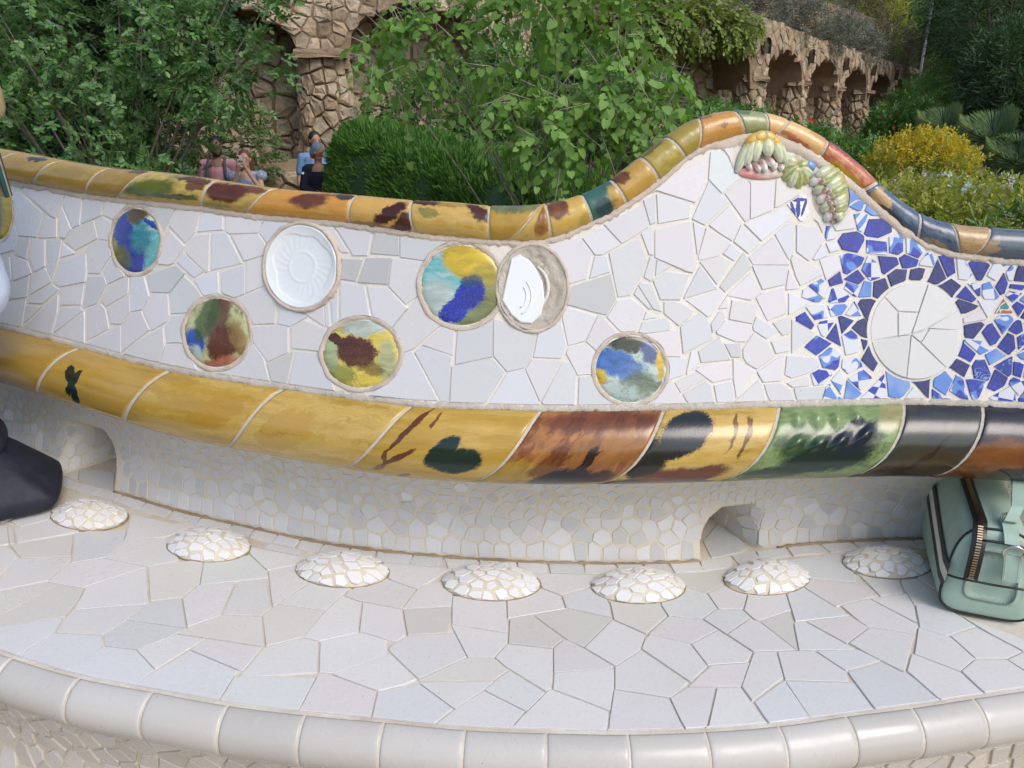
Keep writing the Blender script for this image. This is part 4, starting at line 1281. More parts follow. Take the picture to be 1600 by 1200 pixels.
# ---- seat pieces
DOMES = [(140, 806, 66), (326, 853, 70), (535, 891, 75), (768, 911, 77), (997, 917, 73), (1198, 904, 70), (1385, 881, 68)]
dome3 = []
for (x, y, rp) in DOMES:
    p = on_z(x, y, SEAT)
    dep = (p - EYE).dot(Vector((0, CP, -SP)))
    a = rp * dep / FPX
    dome3.append((p.x, p.y, a * 1.0, a * 0.60, 0.034, math.atan(d1(CB, p.x) * 0.8)))
SS = [(P_, k_, 0.012) for P_, k_ in traced((3, 4, 5))]
for (x, y, k) in [(95, 750, 'w'), (150, 752, 'g'), (48, 812, 'w'), (20, 838, 'w'), (225, 792, 'w'), (20, 760, 'w'), (440, 862, 'p'), (1130, 850, 'g')]: SS.append((seed_poly(x, y, 12, rng), k, 0.03))
TINT = {'w': (.65, .645, .63), 'p': (.645, .63, .625), 'b': (.62, .635, .645), 'y': (.62, .605, .56), 'g': (.585, .60, .595), 'd': (.56, .555, .515), 'n': (.61, .63, .61), 'k': (.64, .61, .605)}
SW = []
for P_, k, g_ in SS:
    W_ = [on_z(x, y, SEAT) for x, y in P_]
    W_ = [(p.x, p.y) for p in W_]
    c = centroid(hull(W_))
    SW.append((c[0], c[1], k, W_, g_))
for p in poisson(200, -2.0, 0.9, -0.93, 2.2, 0.115, rng): 
    if all((p[0] - q[0]) ** 2 + (p[1] - q[1]) ** 2 > 0.1 ** 2 for q in SW): SW.append((*p, rng.choice('wpbyg'), seed_poly(*p, 0.045, rng), 0.05))
for p in poisson(300, 0.95, 0.9, 1.66, 2.2, 0.115, rng):
    if all((p[0] - q[0]) ** 2 + (p[1] - q[1]) ** 2 > 0.1 ** 2 for q in SW): SW.append((*p, rng.choice('wpbyg'), seed_poly(*p, 0.045, rng), 0.05))
STRIP = 0.043
guards = []
for i in range(120):
    X = XMIN + (XMAX - XMIN) * i / 119
    guards.append((X, CN(X) - 0.05))


def yb(X): return CB(X) - STRIP


def in_dome(x, y, d, k=1.0):
    c, s = math.cos(d[5]), math.sin(d[5])
    u = ((x - d[0]) * c + (y - d[1]) * s) / d[2]; v = (-(x - d[0]) * s + (y - d[1]) * c) / d[3]
    return u, v, math.hypot(u, v) / k


SW = [s for s in SW if CN(s[0]) + 0.01 < s[1] < yb(s[0]) + 0.25 and all(in_dome(s[0], s[1], d)[2] > 0.9 for d in dome3)]
# pieces inside the two drain holes lie behind the strip: they get their own cells
cells = jigsaw([s[3] for s in SW], [s[4] for s in SW], 0.0015, 0.6)
UP = Vector((0, 0, 1))
for i, s in enumerate(SW):
    P = cells[i]
    if len(P) < 3: continue
    behind = s[1] > yb(s[0])
    Q = resample(P, 0.014)
    need = any(in_dome(x, y, d)[2] < 1.02 for x, y in Q for d in dome3) or any(y < CN(x) + 0.004 or (not behind and y > yb(x) - 0.003) for x, y in P)
    if behind: 
        # only seen through the holes
        if not any(min(e[0], e[0] + e[1] * e[2]) - 0.1 < s[0] < max(e[0], e[0] + e[1] * e[2]) + 0.1 for e in HOLES): continue
        need = True
    if need:
        for d in dome3:
            u, v, r = in_dome(s[0], s[1], d)
            if r < 2.6:
                u, v = u / r / d[2], v / r / d[3]
                cd, sn_ = math.cos(d[5]), math.sin(d[5])
                nx, ny = u * cd - v * sn_, u * sn_ + v * cd
                P = clip_poly(P, -nx, -ny, -(nx * d[0] + ny * d[1]) - 0.6)
        if len(P) < 3: continue
        Q = resample(P, 0.012)
        W = []
        for (x, y) in Q:
            for d in dome3:
                u, v, r = in_dome(x, y, d)
                if 1e-6 < r < 1.015:
                    f = 1.015 / r
                    c, sn = math.cos(d[5]), math.sin(d[5])
                    uu, vv = u * f * d[2], v * f * d[3]
                    x, y = d[0] + uu * c - vv * sn, d[1] + uu * sn + vv * c
            y = max(y, CN(x) + 0.004)
            if behind: y = max(y, CB(x) + 0.002)
            else: y = min(y, yb(x) - 0.0025)
            W.append((x, y))
        P = dedupe(W, 0.004)
    if len(P) < 3 or abs(poly_area(P)) < 2e-4: continue
    n = Vector((rng.gauss(0, .003), rng.gauss(0, .003), 1)).normalized()
    c = centroid(P)
    p0 = Vector((c[0], c[1], SEAT - 0.0002 + rng.uniform(-.0005, .0005)))
    pts3 = []
    for (x, y) in P:
        z = p0.z - (n.x * (x - p0.x) + n.y * (y - p0.y)) / n.z
        pts3.append(Vector((x, y, z)))
    t = TINT[s[2]]
    g = rng.gauss(0, .015)
    finish_tile('seat_tile', orient(pts3, n), n, 0.006, M['tile_seat'], seat, (t[0] + g, t[1] + g, t[2] + g, 1))

# strip of small rectangular pieces along the foot of the back
X = XMIN
while X < XMAX - 0.1:
    wdt = rng.uniform(0.055, 0.085)
    sk = rng.uniform(-.008, .012)
    P = []
    for (u, v) in ((0, 0), (.5, 0), (1, 0), (1, 1), (.5, 1), (0, 1)):
        xx = X + 0.0025 + (wdt - 0.005) * u + sk * (1 - v)
        P.append(Vector((xx, (yb(xx) + 0.0025) * (1 - v) + (CB(xx) - 0.006) * v, SEAT - 0.0003)))
    g = rng.gauss(0, .02)
    t = TINT[rng.choice('wwwppbg')]
    finish_tile('strip_tile', orient(P, UP), UP, 0.006, M['tile_seat'], seat, (t[0] + g, t[1] + g, t[2] + g, 1))
    X += wdt

# ---- domes on the seat
for di, d in enumerate(dome3):
    cx, cy, a, b, h, rot = d
    cr, sr = math.cos(rot), math.sin(rot)
    def dp(u, v, lift=0.0):
        r2 = min(1.0, u * u + v * v)
        z = h * (1 - r2) ** 0.75
        nz = Vector((u / a * cr - v / b * sr, u / a * sr + v / b * cr, 0.9 / h * max(0.25, (1 - r2)) ** .25)).normalized()
        return Vector((cx + u * a * cr - v * b * sr, cy + u * a * sr + v * b * cr, SEAT - 0.001 + z)) + nz * lift, nz
    V = []
    F = []
    nr, na = 10, 40
    for i in range(nr + 1):
        for k in range(na):
            r = (i / nr) ** 0.8
            V.append(dp(r * math.cos(2 * math.pi * k / na), r * math.sin(2 * math.pi * k / na))[0])
    F = [(i * na + k, (i + 1) * na + k, (i + 1) * na + (k + 1) % na, i * na + (k + 1) % na) for i in range(nr) for k in range(na)]
    dome = part('dome', (V, F), M['grout_cream'])
    sd_ = poisson(44, -1, -1, 1, 1, 0.235, rng, lambda p: p[0] ** 2 + p[1] ** 2 < 0.93)
    gd = [(1.14 * math.cos(2 * math.pi * k / 22), 1.14 * math.sin(2 * math.pi * k / 22)) for k in range(22)]
    cl = voronoi(sd_ + gd, 0.028, (-1.2, -1.2, 1.2, 1.2), knn=18, var=0.7)
    for i in range(len(sd_)):
        P = cl[i]
        if len(P) < 3: continue
        P = [(x / max(1, math.hypot(x, y) / 0.99), y / max(1, math.hypot(x, y) / 0.99)) for x, y in P]
        P = dedupe(P, 0.02)
        if len(P) < 3 or abs(poly_area(P)) < 0.012: continue
        c = centroid(P)
        p0, n = dp(c[0], c[1], 0.0012)
        n = (n + Vector((rng.gauss(0, .05), rng.gauss(0, .05), 0))).normalized()
        pts3 = []
        for (u, v) in P:
            q = dp(u, v)[0]
            q = q - n * (q - p0).dot(n)
            pts3.append(q)
        finish_tile('dome_tile', orient(pts3, n), n, 0.004, M['tile_dome'], dome, whites(rng, 0.015, [(.70, .70, .68), (.72, .72, .72), (.68, .67, .64), (.70, .70, .73)]), 0.0007)

# ---- grimy joints at the foot of the back and round the domes
gr_ = random.Random(8)
for (xa, xb) in ((XMIN, HOLES[1][0] - .20), (HOLES[1][0] + .004, HOLES[0][0] - .004), (HOLES[0][0] + .18, XMAX)):
    k_ = max(3, int((xb - xa) / .012))
    pts_ = [Vector((X, CB(X) - 0.003 + gr_.gauss(0, .0008), SEAT - 0.0015 + gr_.gauss(0, .0006))) for X in [xa + (xb - xa) * i / k_ for i in range(k_ + 1)]]
    part('foot_joint', tube(pts_, [.0048 + gr_.gauss(0, .0009) for _ in pts_], 7), M['grime'])
for d in dome3:
    cd, sn_ = math.cos(d[5]), math.sin(d[5])
    pts_ = [Vector((d[0] + u * cd - v * sn_, d[1] + u * sn_ + v * cd, SEAT - 0.0012)) for u, v in [(1.004 * d[2] * math.cos(2 * math.pi * k / 48), 1.004 * d[3] * math.sin(2 * math.pi * k / 48)) for k in range(49)]]
    part('dome_joint', tube(pts_, [.0018 + abs(gr_.gauss(0, .0006)) for _ in pts_], 6), M['grime'])

# ---- small pieces on the lower wall
def Uwarp():
    acc = [(XMIN, 0.0)]
    X = XMIN
    while X < XMAX:
        k = 1.0
        for (xe, s, wd, dp_, h_) in HOLES:
            q = (X - xe) * s / wd
            if 0 <= q < 1: k = 1.9 - 0.6 * q
        sl = d1(CB, X)
        acc.append((X + 0.01, acc[-1][1] + 0.01 * k * math.sqrt(1 + sl * sl)))
        X += 0.01
    return acc


UW = Uwarp()
xs_u = np.array([a[0] for a in UW]); us_u = np.array([a[1] for a in UW])
X2U = lambda x: float(np.interp(x, xs_u, us_u))
U2X = lambda u: float(np.interp(u, us_u, xs_u))
u0, u1 = X2U(-1.75), X2U(1.62)
sd_ = []
u = u0
while u < u1:
    sd_.append((u, rng.uniform(.014, .021))); u += rng.uniform(.026, .042)
sd_ += [p for p in poisson(400, u0, 0.046, u1, 0.085, 0.029, rng)]
sd_ += [p for p in poisson(2800, u0, 0.099, u1, 0.245, 0.0215, rng, metric=(0.78, 1.2))]
gd = [(u0 + (u1 - u0) * k / 130, -0.016) for k in range(131)] + [(u0 + (u1 - u0) * k / 200, 0.262) for k in range(201)]
cl = voronoi(sd_ + gd, 0.0019, (u0 - .05, -.05, u1 + .05, .3), knn=20, var=0.75)
cand = []
for i, s in enumerate(sd_):
    P = cl[i]
    if len(P) < 3: continue
    P = [(U2X(u), max(0.003, z)) for u, z in P]
    P = dedupe(P, 0.002)
    if len(P) < 3: continue
    if s[1] > 0.1:
        cc = centroid(P); sh = rng.uniform(0.66, 0.94)
        P = [(cc[0] + (x - cc[0]) * sh, cc[1] + (z - cc[1]) * sh) for x, z in P]
    if abs(poly_area(P)) < 4e-5: continue
    c = centroid(P)
    skip = False
    for (xe, sgn, wd, dp_, h_) in HOLES:
        ins = [recess(x, z) > 0.02 for x, z in P]
        q = (c[0] - xe) * sgn
        if any(ins) and not all(ins) and -.03 < q < 0.05: skip = True
    if skip: continue
    p0 = Vector((c[0], S_low(*c), SEAT + c[1]))
    e = 0.004
    dX = (S_low(c[0] + e, c[1]) - S_low(c[0] - e, c[1])) / (2 * e); dZ = (S_low(c[0], c[1] + e) - S_low(c[0], max(0, c[1] - e))) / (2 * e)
    if abs(dX) > 7 or abs(dZ) > 7: continue
    n = Vector((dX, -1, dZ)).normalized()
    n2 = (n + Vector((rng.gauss(0, .03), 0, rng.gauss(0, .03)))).normalized()
    q0 = p0 + n * 0.0014
    pts3 = []
    for (x, z) in P:
        q = Vector((x, S_low(x, z), SEAT + z))
        pts3.append(q - n2 * (q - q0).dot(n2))
    if max(abs((Vector((x, S_low(x, z), SEAT + z)) - q0).dot(n2)) for x, z in P) > 0.011: continue
    pj = [proj(p) for p in pts3]
    vis = abs(poly_area(pj)) if all(-20 < a[0] < 1620 for a in pj) else 0
    cand.append((vis, orient(pts3, n2), n2, c[1]))
cand.sort(key=lambda t: -t[0])
SMALL = [(.58, .575, .565), (.545, .54, .53), (.50, .50, .49), (.61, .605, .595), (.56, .54, .53)]
rest = MB()
for i, (vis, pts3, n, z) in enumerate(cand):
    if i < 300:
        finish_tile('lower_wall_tile', pts3, n, 0.003, M['tile_small'], lower, whites(rng, 0.02, SMALL), 0.0006)
    else:
        rest.add(tile_mesh('', pts3, n, 0.003, None, 0.0006))
o = rest.build('lower_wall_small_tiles', M['tile_small'], None, False)
o.color = (.55, .545, .535, 1)
o.parent = lower
o['kind'] = 'stuff'

# ---- front wall below the nosing
V = []
fw = []
for X in xs2:
    N = plan_normal(CN, X)
    p = Vector((X, CN(X), 0))
    for (o_, z) in ((-0.02, SEAT - 0.075), (-0.035, SEAT - 0.16), (-0.06, SEAT - 0.28), (-0.05, 0.10), (0.0, 0.0)):
        q = p + N * o_
        V.append(Vector((q.x, q.y, z)))
front = part('front_wall', (V, grid_faces(240, 4)), M['grout_cream'])


def fpt(X, z):
    N = plan_normal(CN, X)
    k = (SEAT - 0.075 - z)
    o_ = -float(np.interp(k, [0, .085, .205, .275, .375], [.02, .035, .06, .05, .0])) + 0.002
    return Vector((X, CN(X), 0)) + N * o_ + Vector((0, 0, z))


sd_ = poisson(1700, -1.75, 0.06, 1.63, SEAT - 0.082, 0.036, rng)
cl = voronoi(sd_, 0.004, (-1.8, .04, 1.65, SEAT - 0.08), knn=18, var=0.6)
cand = []
for i, P in enumerate(cl):
    if len(P) < 3 or abs(poly_area(P)) < 2e-4: continue
    c = centroid(P)
    n = (fpt(c[0] + .01, c[1]) - fpt(c[0] - .01, c[1])).cross(fpt(c[0], c[1] + .01) - fpt(c[0], c[1] - .01)).normalized()
    if n.y > 0: n = -n
    p0 = fpt(*c) + n * 0.002
    pts3 = []
    for (x, z) in P:
        q = fpt(x, z); pts3.append(q - n * (q - p0).dot(n))
    pj = proj(p0)
    cand.append((0 if -20 < pj[0] < 1620 and pj[1] < 1215 else 1, orient(pts3, n), n))
cand.sort(key=lambda t: t[0])
rest = MB()
for i, (v, pts3, n) in enumerate(cand):
    if i < 300 and v == 0: finish_tile('front_wall_tile', pts3, n, 0.004, M['tile_small'], front, whites(rng, .02, [(.62, .58, .52), (.60, .57, .53), (.55, .52, .47)]), 0.0008)
    else: rest.add(tile_mesh('', pts3, n, 0.004, None, 0.0008))
if rest.V:
    o = rest.build('front_wall_small_tiles', M['tile_small'], None, False); o.color = (.6, .57, .52, 1); o.parent = front; o['kind'] = 'stuff'


# ---- three moulded ceramic flowers near the crest
def petal(pt, base, tip, wid, bulge, lift0, lift1, mat, parent, name='petal', nu=7, nv=6):
    V, UV = [], []
    bx, by = base; tx, ty = tip
    dx, dy = tx - bx, ty - by
    L = math.hypot(dx, dy) or 1
    px_, py_ = -dy / L, dx / L
    for i in range(nu + 1):
        t = i / nu
        wv = wid * (math.sin(math.pi * (0.12 + 0.80 * t)) ** 0.7)
        for j in range(nv + 1):
            s = -1 + 2 * j / nv
            u = bx + dx * t + px_ * s * wv
            v = by + dy * t + py_ * s * wv
            h = lift0 + (lift1 - lift0) * t + bulge * (1 - s * s) * math.sin(math.pi * min(1, 0.15 + 0.8 * t))
            if i in (0, nu) or j in (0, nv): h -= 0.004
            V.append(pt(u, v, h)); UV.append((t, (s + 1) / 2))
    o = mesh_obj(name, V, grid_faces(nu, nv), mat, None, True, UV)
    o.parent = parent
    return o


PET = glaze('petal pale green glaze', [srgb(196, 204, 164), srgb(206, 214, 184)], [(.05, .5, .3, .6, 0, srgb(196, 176, 80), .6, .8), (.5, .5, .5, .12, 0, srgb(160, 170, 110), .6, .5), (.95, .5, .16, .6, 0, srgb(214, 220, 204), .5, .8)], 0.14, stretch=(2, 8), warp=.03)
PETG = glaze('petal olive glaze', [srgb(150, 158, 84), srgb(182, 190, 130), srgb(120, 128, 54)], [(.5, .5, .5, .1, 0, srgb(110, 110, 40), .6, .6)], 0.14, stretch=(2, 9), warp=.03)
PETY = glaze('petal amber glaze', [srgb(206, 160, 56), srgb(222, 186, 96)], [(.9, .5, .3, .6, 0, srgb(210, 200, 130), .6, .8)], 0.14, stretch=(2, 8), warp=.03)
PINK = glaze('petal pink glaze', [srgb(214, 120, 124), srgb(226, 170, 164)], [(.8, .5, .4, .6, 0, srgb(230, 220, 206), .5, .8)], 0.14, warp=.04)
TIP = glaze('petal white tip glaze', [srgb(222, 222, 208), srgb(230, 228, 218)], [(.2, .5, .3, .5, 0, srgb(214, 150, 150), .6, .7)], 0.14, warp=.03)
BED = M['grout_sand']

def flower(cx, cy, rx, ry, label):
    pt, n = disc_frame(cx, cy, rx, ry)
    V, F, UV = polar(pt, lambda r, a: 0.005 * (1 - r * r) - 0.002, 6, 30, 1.04, 0, 0.03, int(cx))
    f = part('ceramic_flower', (V, F), BED)
    f['label'] = label
    return pt, f


pt, f = flower(1188, 244, 42, 38, 'moulded white and amber flower with pink underside')
petal(pt, (-.80, -.66), (.82, -.72), .28, .0006, .0065, .0065, PINK, f)
for (bx, by, tx, ty, wd, m_, l0, l1) in [(-.35, .75, -.92, -.70, .15, PET, .012, .012), (.55, .70, .98, -.45, .15, PET, .012, .010), (-.25, .75, -.62, -.45, .17, PET, .016, .018), (.45, .72, .68, -.30, .16, PET, .016, .016), (-.12, .78, -.30, -.25, .18, PET, .018, .022), (.18, .8, .18, -.08, .20, PET, .020, .026), (-.55, -.30, -.45, -.62, .08, TIP, .016, .020), (-.25, -.36, -.12, -.72, .08, TIP, .018, .022), (-.02, -.18, .10, -.74, .10, TIP, .018, .024), (.22, -.15, .38, -.50, .12, TIP, .02, .024), (.50, -.30, .40, -.66, .09, TIP, .018, .02), (.72, -.35, .70, -.66, .09, TIP, .014, .018), (-.55, .42, .02, .88, .2, PETY, .016, .018), (.65, .40, .02, .88, .2, PETY, .016, .018), (-.3, .55, .15, .92, .2, PETY, .020, .020), (.45, .52, .0, .92, .2, PETY, .020, .020)]:
    petal(pt, (bx, by), (tx, ty), wd * 1.25, .0045, l0 * .7, l1 * .7, m_, f)
pt, f = flower(1243, 267, 28, 31, 'half moulded olive green leaf rosette')
for k in range(8):
    a = R(150 + 32 * k)
    petal(pt, (.05, .30 - .02 * k), (0.05 + .92 * math.cos(a), .05 + .95 * math.sin(a)),   .34, .004, .010, .005, PETG if k % 3 else PET, f)
petal(pt, (.45, .35), (1.05, .1), .3, .006, .006, .006, M['blueL'], f)
pt, f = flower(1294, 306, 33, 47, 'moulded green flower with a row of pink seeds')
petal(pt, (-.56, .66), (.24, -.88), .26, .0008, .009, .009, PINK, f)
for q_ in range(5): petal(pt, (-.45 + .13 * q_, .55 - .30 * q_), (-.92 + .17 * q_, .42 - .30 * q_), .17, .004, .012, .006, PET if q_ % 2 else TIP, f)
for (bx, by, tx, ty, wd, m_) in [(.25, .92, -.72, .62, .15, PET), (.50, .80, -.50, .40, .20, PETG), (.72, .58, -.22, .22, .20, PET), (.84, .28, .02, -.02, .20, PETG), (.90, -.02, .12, -.28, .19, PET), (.84, -.32, .18, -.52, .18, PETG), (.68, -.60, .22, -.78, .16, PET)]:
    petal(pt, (bx, by), (tx, ty), wd * 1.3, .005, .008, .017, m_, f)
for (x, y) in [(-.42, .42), (-.30, .16), (-.12, .10), (-.20, -.10), (.02, -.06), (-.06, -.30), (.10, -.28), (.04, -.50), (.16, -.68)]:
    petal(pt, (x - .08, y + .08), (x + .08, y - .08), .09, .009, .012, .014, TIP, f, 'seed', 5, 5)
# ------------------------------------------------------------------ ground and slope behind the bench
def mat_ground(name, c1, c2, c3, s1=1.5, s2=30):
    m = NT(name, 0.95, 0.1)
    P = m.pos()
    a = m.noise(P, s1, 5, 0.6); b = m.noise(P, s2, 5, 0.7)
    col = m.mix(m.mapr(a.outputs[0], 0.35, 0.65), c1, c2)
    col = m.mix(m.mapr(b.outputs[0], 0.5, 0.75, 0, 0.7), col, c3)
    m.color(col); m.bump(b.outputs[0], 0.6, 0.03)
    return m.m


M['terrace'] = mat_ground('terrace sand', (0.42, 0.34, 0.24), (0.36, 0.28, 0.19), (0.28, 0.21, 0.14))
M['soil'] = mat_ground('garden soil', (0.10, 0.07, 0.045), (0.14, 0.10, 0.06), (0.06, 0.05, 0.03))
M['path'] = mat_ground('sandy path', (0.36, 0.27, 0.18), (0.30, 0.22, 0.14), (0.22, 0.16, 0.10))
V = [(-9, -9, 0), (9, -9, 0)]
F = []
n = 40
TV = []
for i in range(n + 1):
    X = -6 + 12 * i / n
    Xc = min(max(X, XMIN), XMAX)
    TV += [Vector((X, -9, 0)), Vector((X, C(Xc) + 0.42, 0))]
tag(mesh_obj('terrace_ground', TV, [(2 * i, 2 * i + 2, 2 * i + 3, 2 * i + 1) for i in range(n)], M['terrace']), kind='structure')
TV = []
for i in range(n + 1):
    X = -6 + 12 * i / n
    Xc = min(max(X, XMIN), XMAX)
    TV += [Vector((X, C(Xc) + 0.43, 0.0)), Vector((X, C(Xc) + 0.46, -1.4))]
tag(mesh_obj('terrace_edge', TV, [(2 * i, 2 * i + 2, 2 * i + 3, 2 * i + 1) for i in range(n)], M['terrace']), kind='structure')

VIA = [(-9.5, 12.6), (-3.15, 14.0), (0.06, 14.6), (2.73, 15.6), (5.05, 16.8), (6.83, 19.22), (8.60, 21.6), (10.40, 24.06), (12.20, 26.5), (13.95, 28.9), (15.0, 30.4)]


def via_y(X): return float(np.interp(X, [p[0] for p in VIA], [p[1] for p in VIA]))


def terrain_z(X, Y):
    z = -1.05 + 0.035 * max(0, Y - 9)
    if X > 2: z += 0.05 * (X - 2) * min(1, max(0, (Y - 5) / 8))
    z += 0.10 * noise.noise(Vector((X * .4, Y * .4, 0)))
    # slope rising behind the arcade
    vy = via_y(X) if X < 15 else 30.4 + (X - 15) * 0.6
    if X < 15:
        e = (Y - vy - (1.6 if X < 4 else 3.4))
        if e > 0: z = max(z, 2.35 + 0.42 * e + 0.3 * noise.noise(Vector((X * .3, Y * .3, 3))))
    else:
        e = Y - 30
        if e > 0: z += 0.25 * e
    return z


gx = np.arange(-40, 70.1, 1.0)
gy = np.arange(1.9, 90.1, 1.0)
TV = [(x, y, terrain_z(x, y)) for x in gx for y in gy]
tag(mesh_obj('garden_ground', TV, grid_faces(len(gx) - 1, len(gy) - 1), M['soil'], smooth=True), kind='structure')
tag(mesh_obj('far_ground', [(-400, -400, -1.6), (400, -400, -1.6), (400, 400, -1.6), (-400, 400, -1.6)], [(0, 1, 2, 3)], M['soil']), kind='structure')
# sandy path below the arcade on the right
PATH = [(3.0, 9.5), (4.6, 11.5), (6.4, 13.8), (8.6, 16.6), (10.6, 19.5), (12.6, 22.5), (14.5, 25.0)]
TV = []
for i, (x, y) in enumerate(PATH):
    a = PATH[max(0, i - 1)]; b = PATH[min(len(PATH) - 1, i + 1)]
    d = Vector((b[0] - a[0], b[1] - a[1])).normalized(); nn = Vector((-d.y, d.x))
    for k in (-1, -.33, .33, 1):
        q = Vector((x, y)) + nn * k * 0.9
        TV.append((q.x, q.y, terrain_z(q.x, q.y) + 0.12))
tag(mesh_obj('garden_path', TV, grid_faces(len(PATH) - 1, 3), M['path'], smooth=True), kind='structure')
# ------------------------------------------------------------------ stone arcade
M['stone'] = mat_stone('rough tan stone', [(0.40, 0.30, 0.20), (0.52, 0.40, 0.27), (0.32, 0.24, 0.16), (0.60, 0.49, 0.36), (0.46, 0.36, 0.25), (0.38, 0.33, 0.26)])
M['stone_dark'] = mat_stone('dark joint earth', [(0.26, 0.19, 0.12), (0.32, 0.235, 0.155)])
srng = random.Random(21)
vl = [0.0]
for a, b in zip(VIA[:-1], VIA[1:]): vl.append(vl[-1] + math.hypot(b[0] - a[0], b[1] - a[1]))
TOPZ = [4.3, 4.2, 4.0, 3.45, 2.95, 2.78, 2.70, 2.62, 2.55, 2.48, 2.45]
SPR = [2.2, 2.17, 1.95, 1.90, 1.87, 1.80, 1.74, 1.68, 1.62, 1.57, 1.55]
RISE = [0.9, 0.85, 0.80, 0.72, 0.56, 0.55, 0.54, 0.53, 0.52, 0.50]


def via_pt(u, z, off=0.0):
    """point on the wall line; off > 0 is away from the camera"""
    u = min(max(u, 0), vl[-1])
    i = 0
    while i < len(vl) - 2 and vl[i + 1] < u: i += 1
    t = (u - vl[i]) / (vl[i + 1] - vl[i])
    a, b = VIA[i], VIA[i + 1]
    d = Vector((b[0] - a[0], b[1] - a[1], 0)).normalized()
    nn = Vector((d.y, -d.x, 0))          # toward the camera side
    return Vector((a[0] + (b[0] - a[0]) * t, a[1] + (b[1] - a[1]) * t, z)) - nn * off, nn


def lin(vals, u): return float(np.interp(u, vl, vals))


def opening(u):
    """height of the opening at u (None inside a pier)"""
    for i in range(len(vl) - 1):
        if vl[i] <= u <= vl[i + 1]:
            hw0 = 0.55 if i in (0, 1) and False else 0.30
            a = vl[i] + (0.42 if i <= 1 else hw0); b = vl[i + 1] - (0.42 if i == 0 else hw0)
            if a < u < b:
                k = (u - (a + b) / 2) / ((b - a) / 2)
                s = SPR[i] * (1 - (u - vl[i]) / (vl[i + 1] - vl[i])) + SPR[i + 1] * (u - vl[i]) / (vl[i + 1] - vl[i])
                return s + RISE[i] * math.sqrt(max(0, 1 - k * k)) if RISE[i] else s
    return None


via = empty('stone_arcade', (2.7, 15.6, -0.8), 'rustic stone arcade of rounded arches receding up the garden slope', 'arcade')
# core of the arched wall: columns of quads from the opening up to the top, with soffit and back
us_ = []
for i in range(len(vl) - 1):
    us_ += [vl[i] + (vl[i + 1] - vl[i]) * k / 40 for k in range(40)]
us_.append(vl[-1])
V = []
for u in us_:
    o_ = opening(u)
    zb = (o_ + 0.03) if o_ is not None else lin(SPR, u) - 0.25
    zt = lin(TOPZ, u)
    for (z, off) in ((zb, 1.3), (zb, 0.04), ((zb + zt) / 2, 0.04), (zt - 0.02, 0.04), (zt - 0.02, 1.3)):
        V.append(via_pt(u, z, off)[0])
keep(mesh_obj('arch_wall', V, grid_faces(len(us_) - 1, 4), M['stone_dark']), via)
V = []
for u in us_[::4]:
    for z in (-1.5, 0.5, 2.2, 4.0):
        V.append(via_pt(u, z, 1.25)[0])
keep(mesh_obj('rear_rubble_wall', V, grid_faces(len(us_[::4]) - 1, 3), M['stone_dark']), via)


def stone_geo(P3, n, bulge, rg):
    c = sum(P3, Vector()) / len(P3)
    k = len(P3)
    V0 = [p - n * 0.05 for p in P3]
    V1 = [p.lerp(c, rg.uniform(.05, .16)) + n * bulge * rg.uniform(.4, 1.0) for p in P3]
    V2 = [p.lerp(c, rg.uniform(.35, .6)) + n * bulge * rg.uniform(.6, 1.35) for p in P3]
    V = V0 + V1 + V2
    F = []
    for i in range(k):
        j = (i + 1) % k
        F += [(i, j, k + j, k + i), (k + i, k + j, 2 * k + j, 2 * k + i)]
    F.append(tuple(2 * k + i for i in range(k)))
    return V, F


stones = []


def cover(ufun, u0, u1, z0f, z1f, size, ok, bulge, met=(0.85, 1.15)):
    zmin = min(z0f(u0), z0f(u1), z0f((u0 + u1) / 2)) - .3; zmax = max(z1f(u0), z1f(u1)) + .3
    n = int((u1 - u0) * (zmax - zmin) / (size * size)) + 10
    sd = poisson(n * 2, u0, zmin, u1, zmax, size * 0.72, srng, None, 9, met)
    cl = voronoi(sd, size * 0.024, (u0, zmin, u1, zmax), knn=16, var=0.6)
    for s, P in zip(sd, cl):
        if len(P) < 3 or not ok(*s) or not (z0f(s[0]) < s[1] < z1f(s[0])): continue
        P = clip_poly(P, 0, 1, z1f(s[0]) + srng.uniform(-.03, .03))
        if len(P) < 3: continue
        P3 = []
        for (u, z) in P:
            q, nn = ufun(u, z)
            P3.append(q)
        nn = ufun(*s)[1]
        P3 = orient(P3, nn)
        pj = [proj(p) for p in P3]
        vis = abs(poly_area(pj)) if all(-20 < p[0] < 1620 and -20 < p[1] < 420 for p in pj) else 0
        stones.append((vis, stone_geo(P3, nn, bulge * srng.uniform(.6, 1.3), srng)))


def front_ok(u, z):
    o_ = opening(u)
    return o_ is None or z > o_ + 0.02


def fu(u, z): return via_pt(u, z, 0.05)
def bu(u, z): return via_pt(u, z, 1.26)


cover(fu, vl[0], vl[3], lambda u: lin(SPR, u) - .1, lambda u: lin(TOPZ, u), 0.24, front_ok, 0.045)
cover(fu, vl[3], vl[6], lambda u: lin(SPR, u) - .1, lambda u: lin(TOPZ, u), 0.21, front_ok, 0.035, (0.55, 1.2))
cover(fu, vl[6], vl[-1], lambda u: lin(SPR, u) - .1, lambda u: lin(TOPZ, u), 0.22, front_ok, 0.035, (0.5, 1.2))
cover(bu, vl[0] + 3, vl[2] + 1.5, lambda u: -.9, lambda u: 2.9, 0.33, lambda u, z: True, 0.09)
cover(bu, vl[2] + 1.5, vl[-1], lambda u: -.3, lambda u: lin(SPR, u) + .45, 0.34, lambda u, z: True, 0.09)


# piers: rough leaning columns of stacked stones with a projecting cap
def pier_pt(base, top, r0, r1):
    def f(a, z):
        t = (z - base.z) / (top.z - base.z)
        c = base.lerp(top, t)
        r = r0 + (r1 - r0) * t
        n = Vector((math.cos(a), math.sin(a), 0))
        return c + n * r, n
    return f


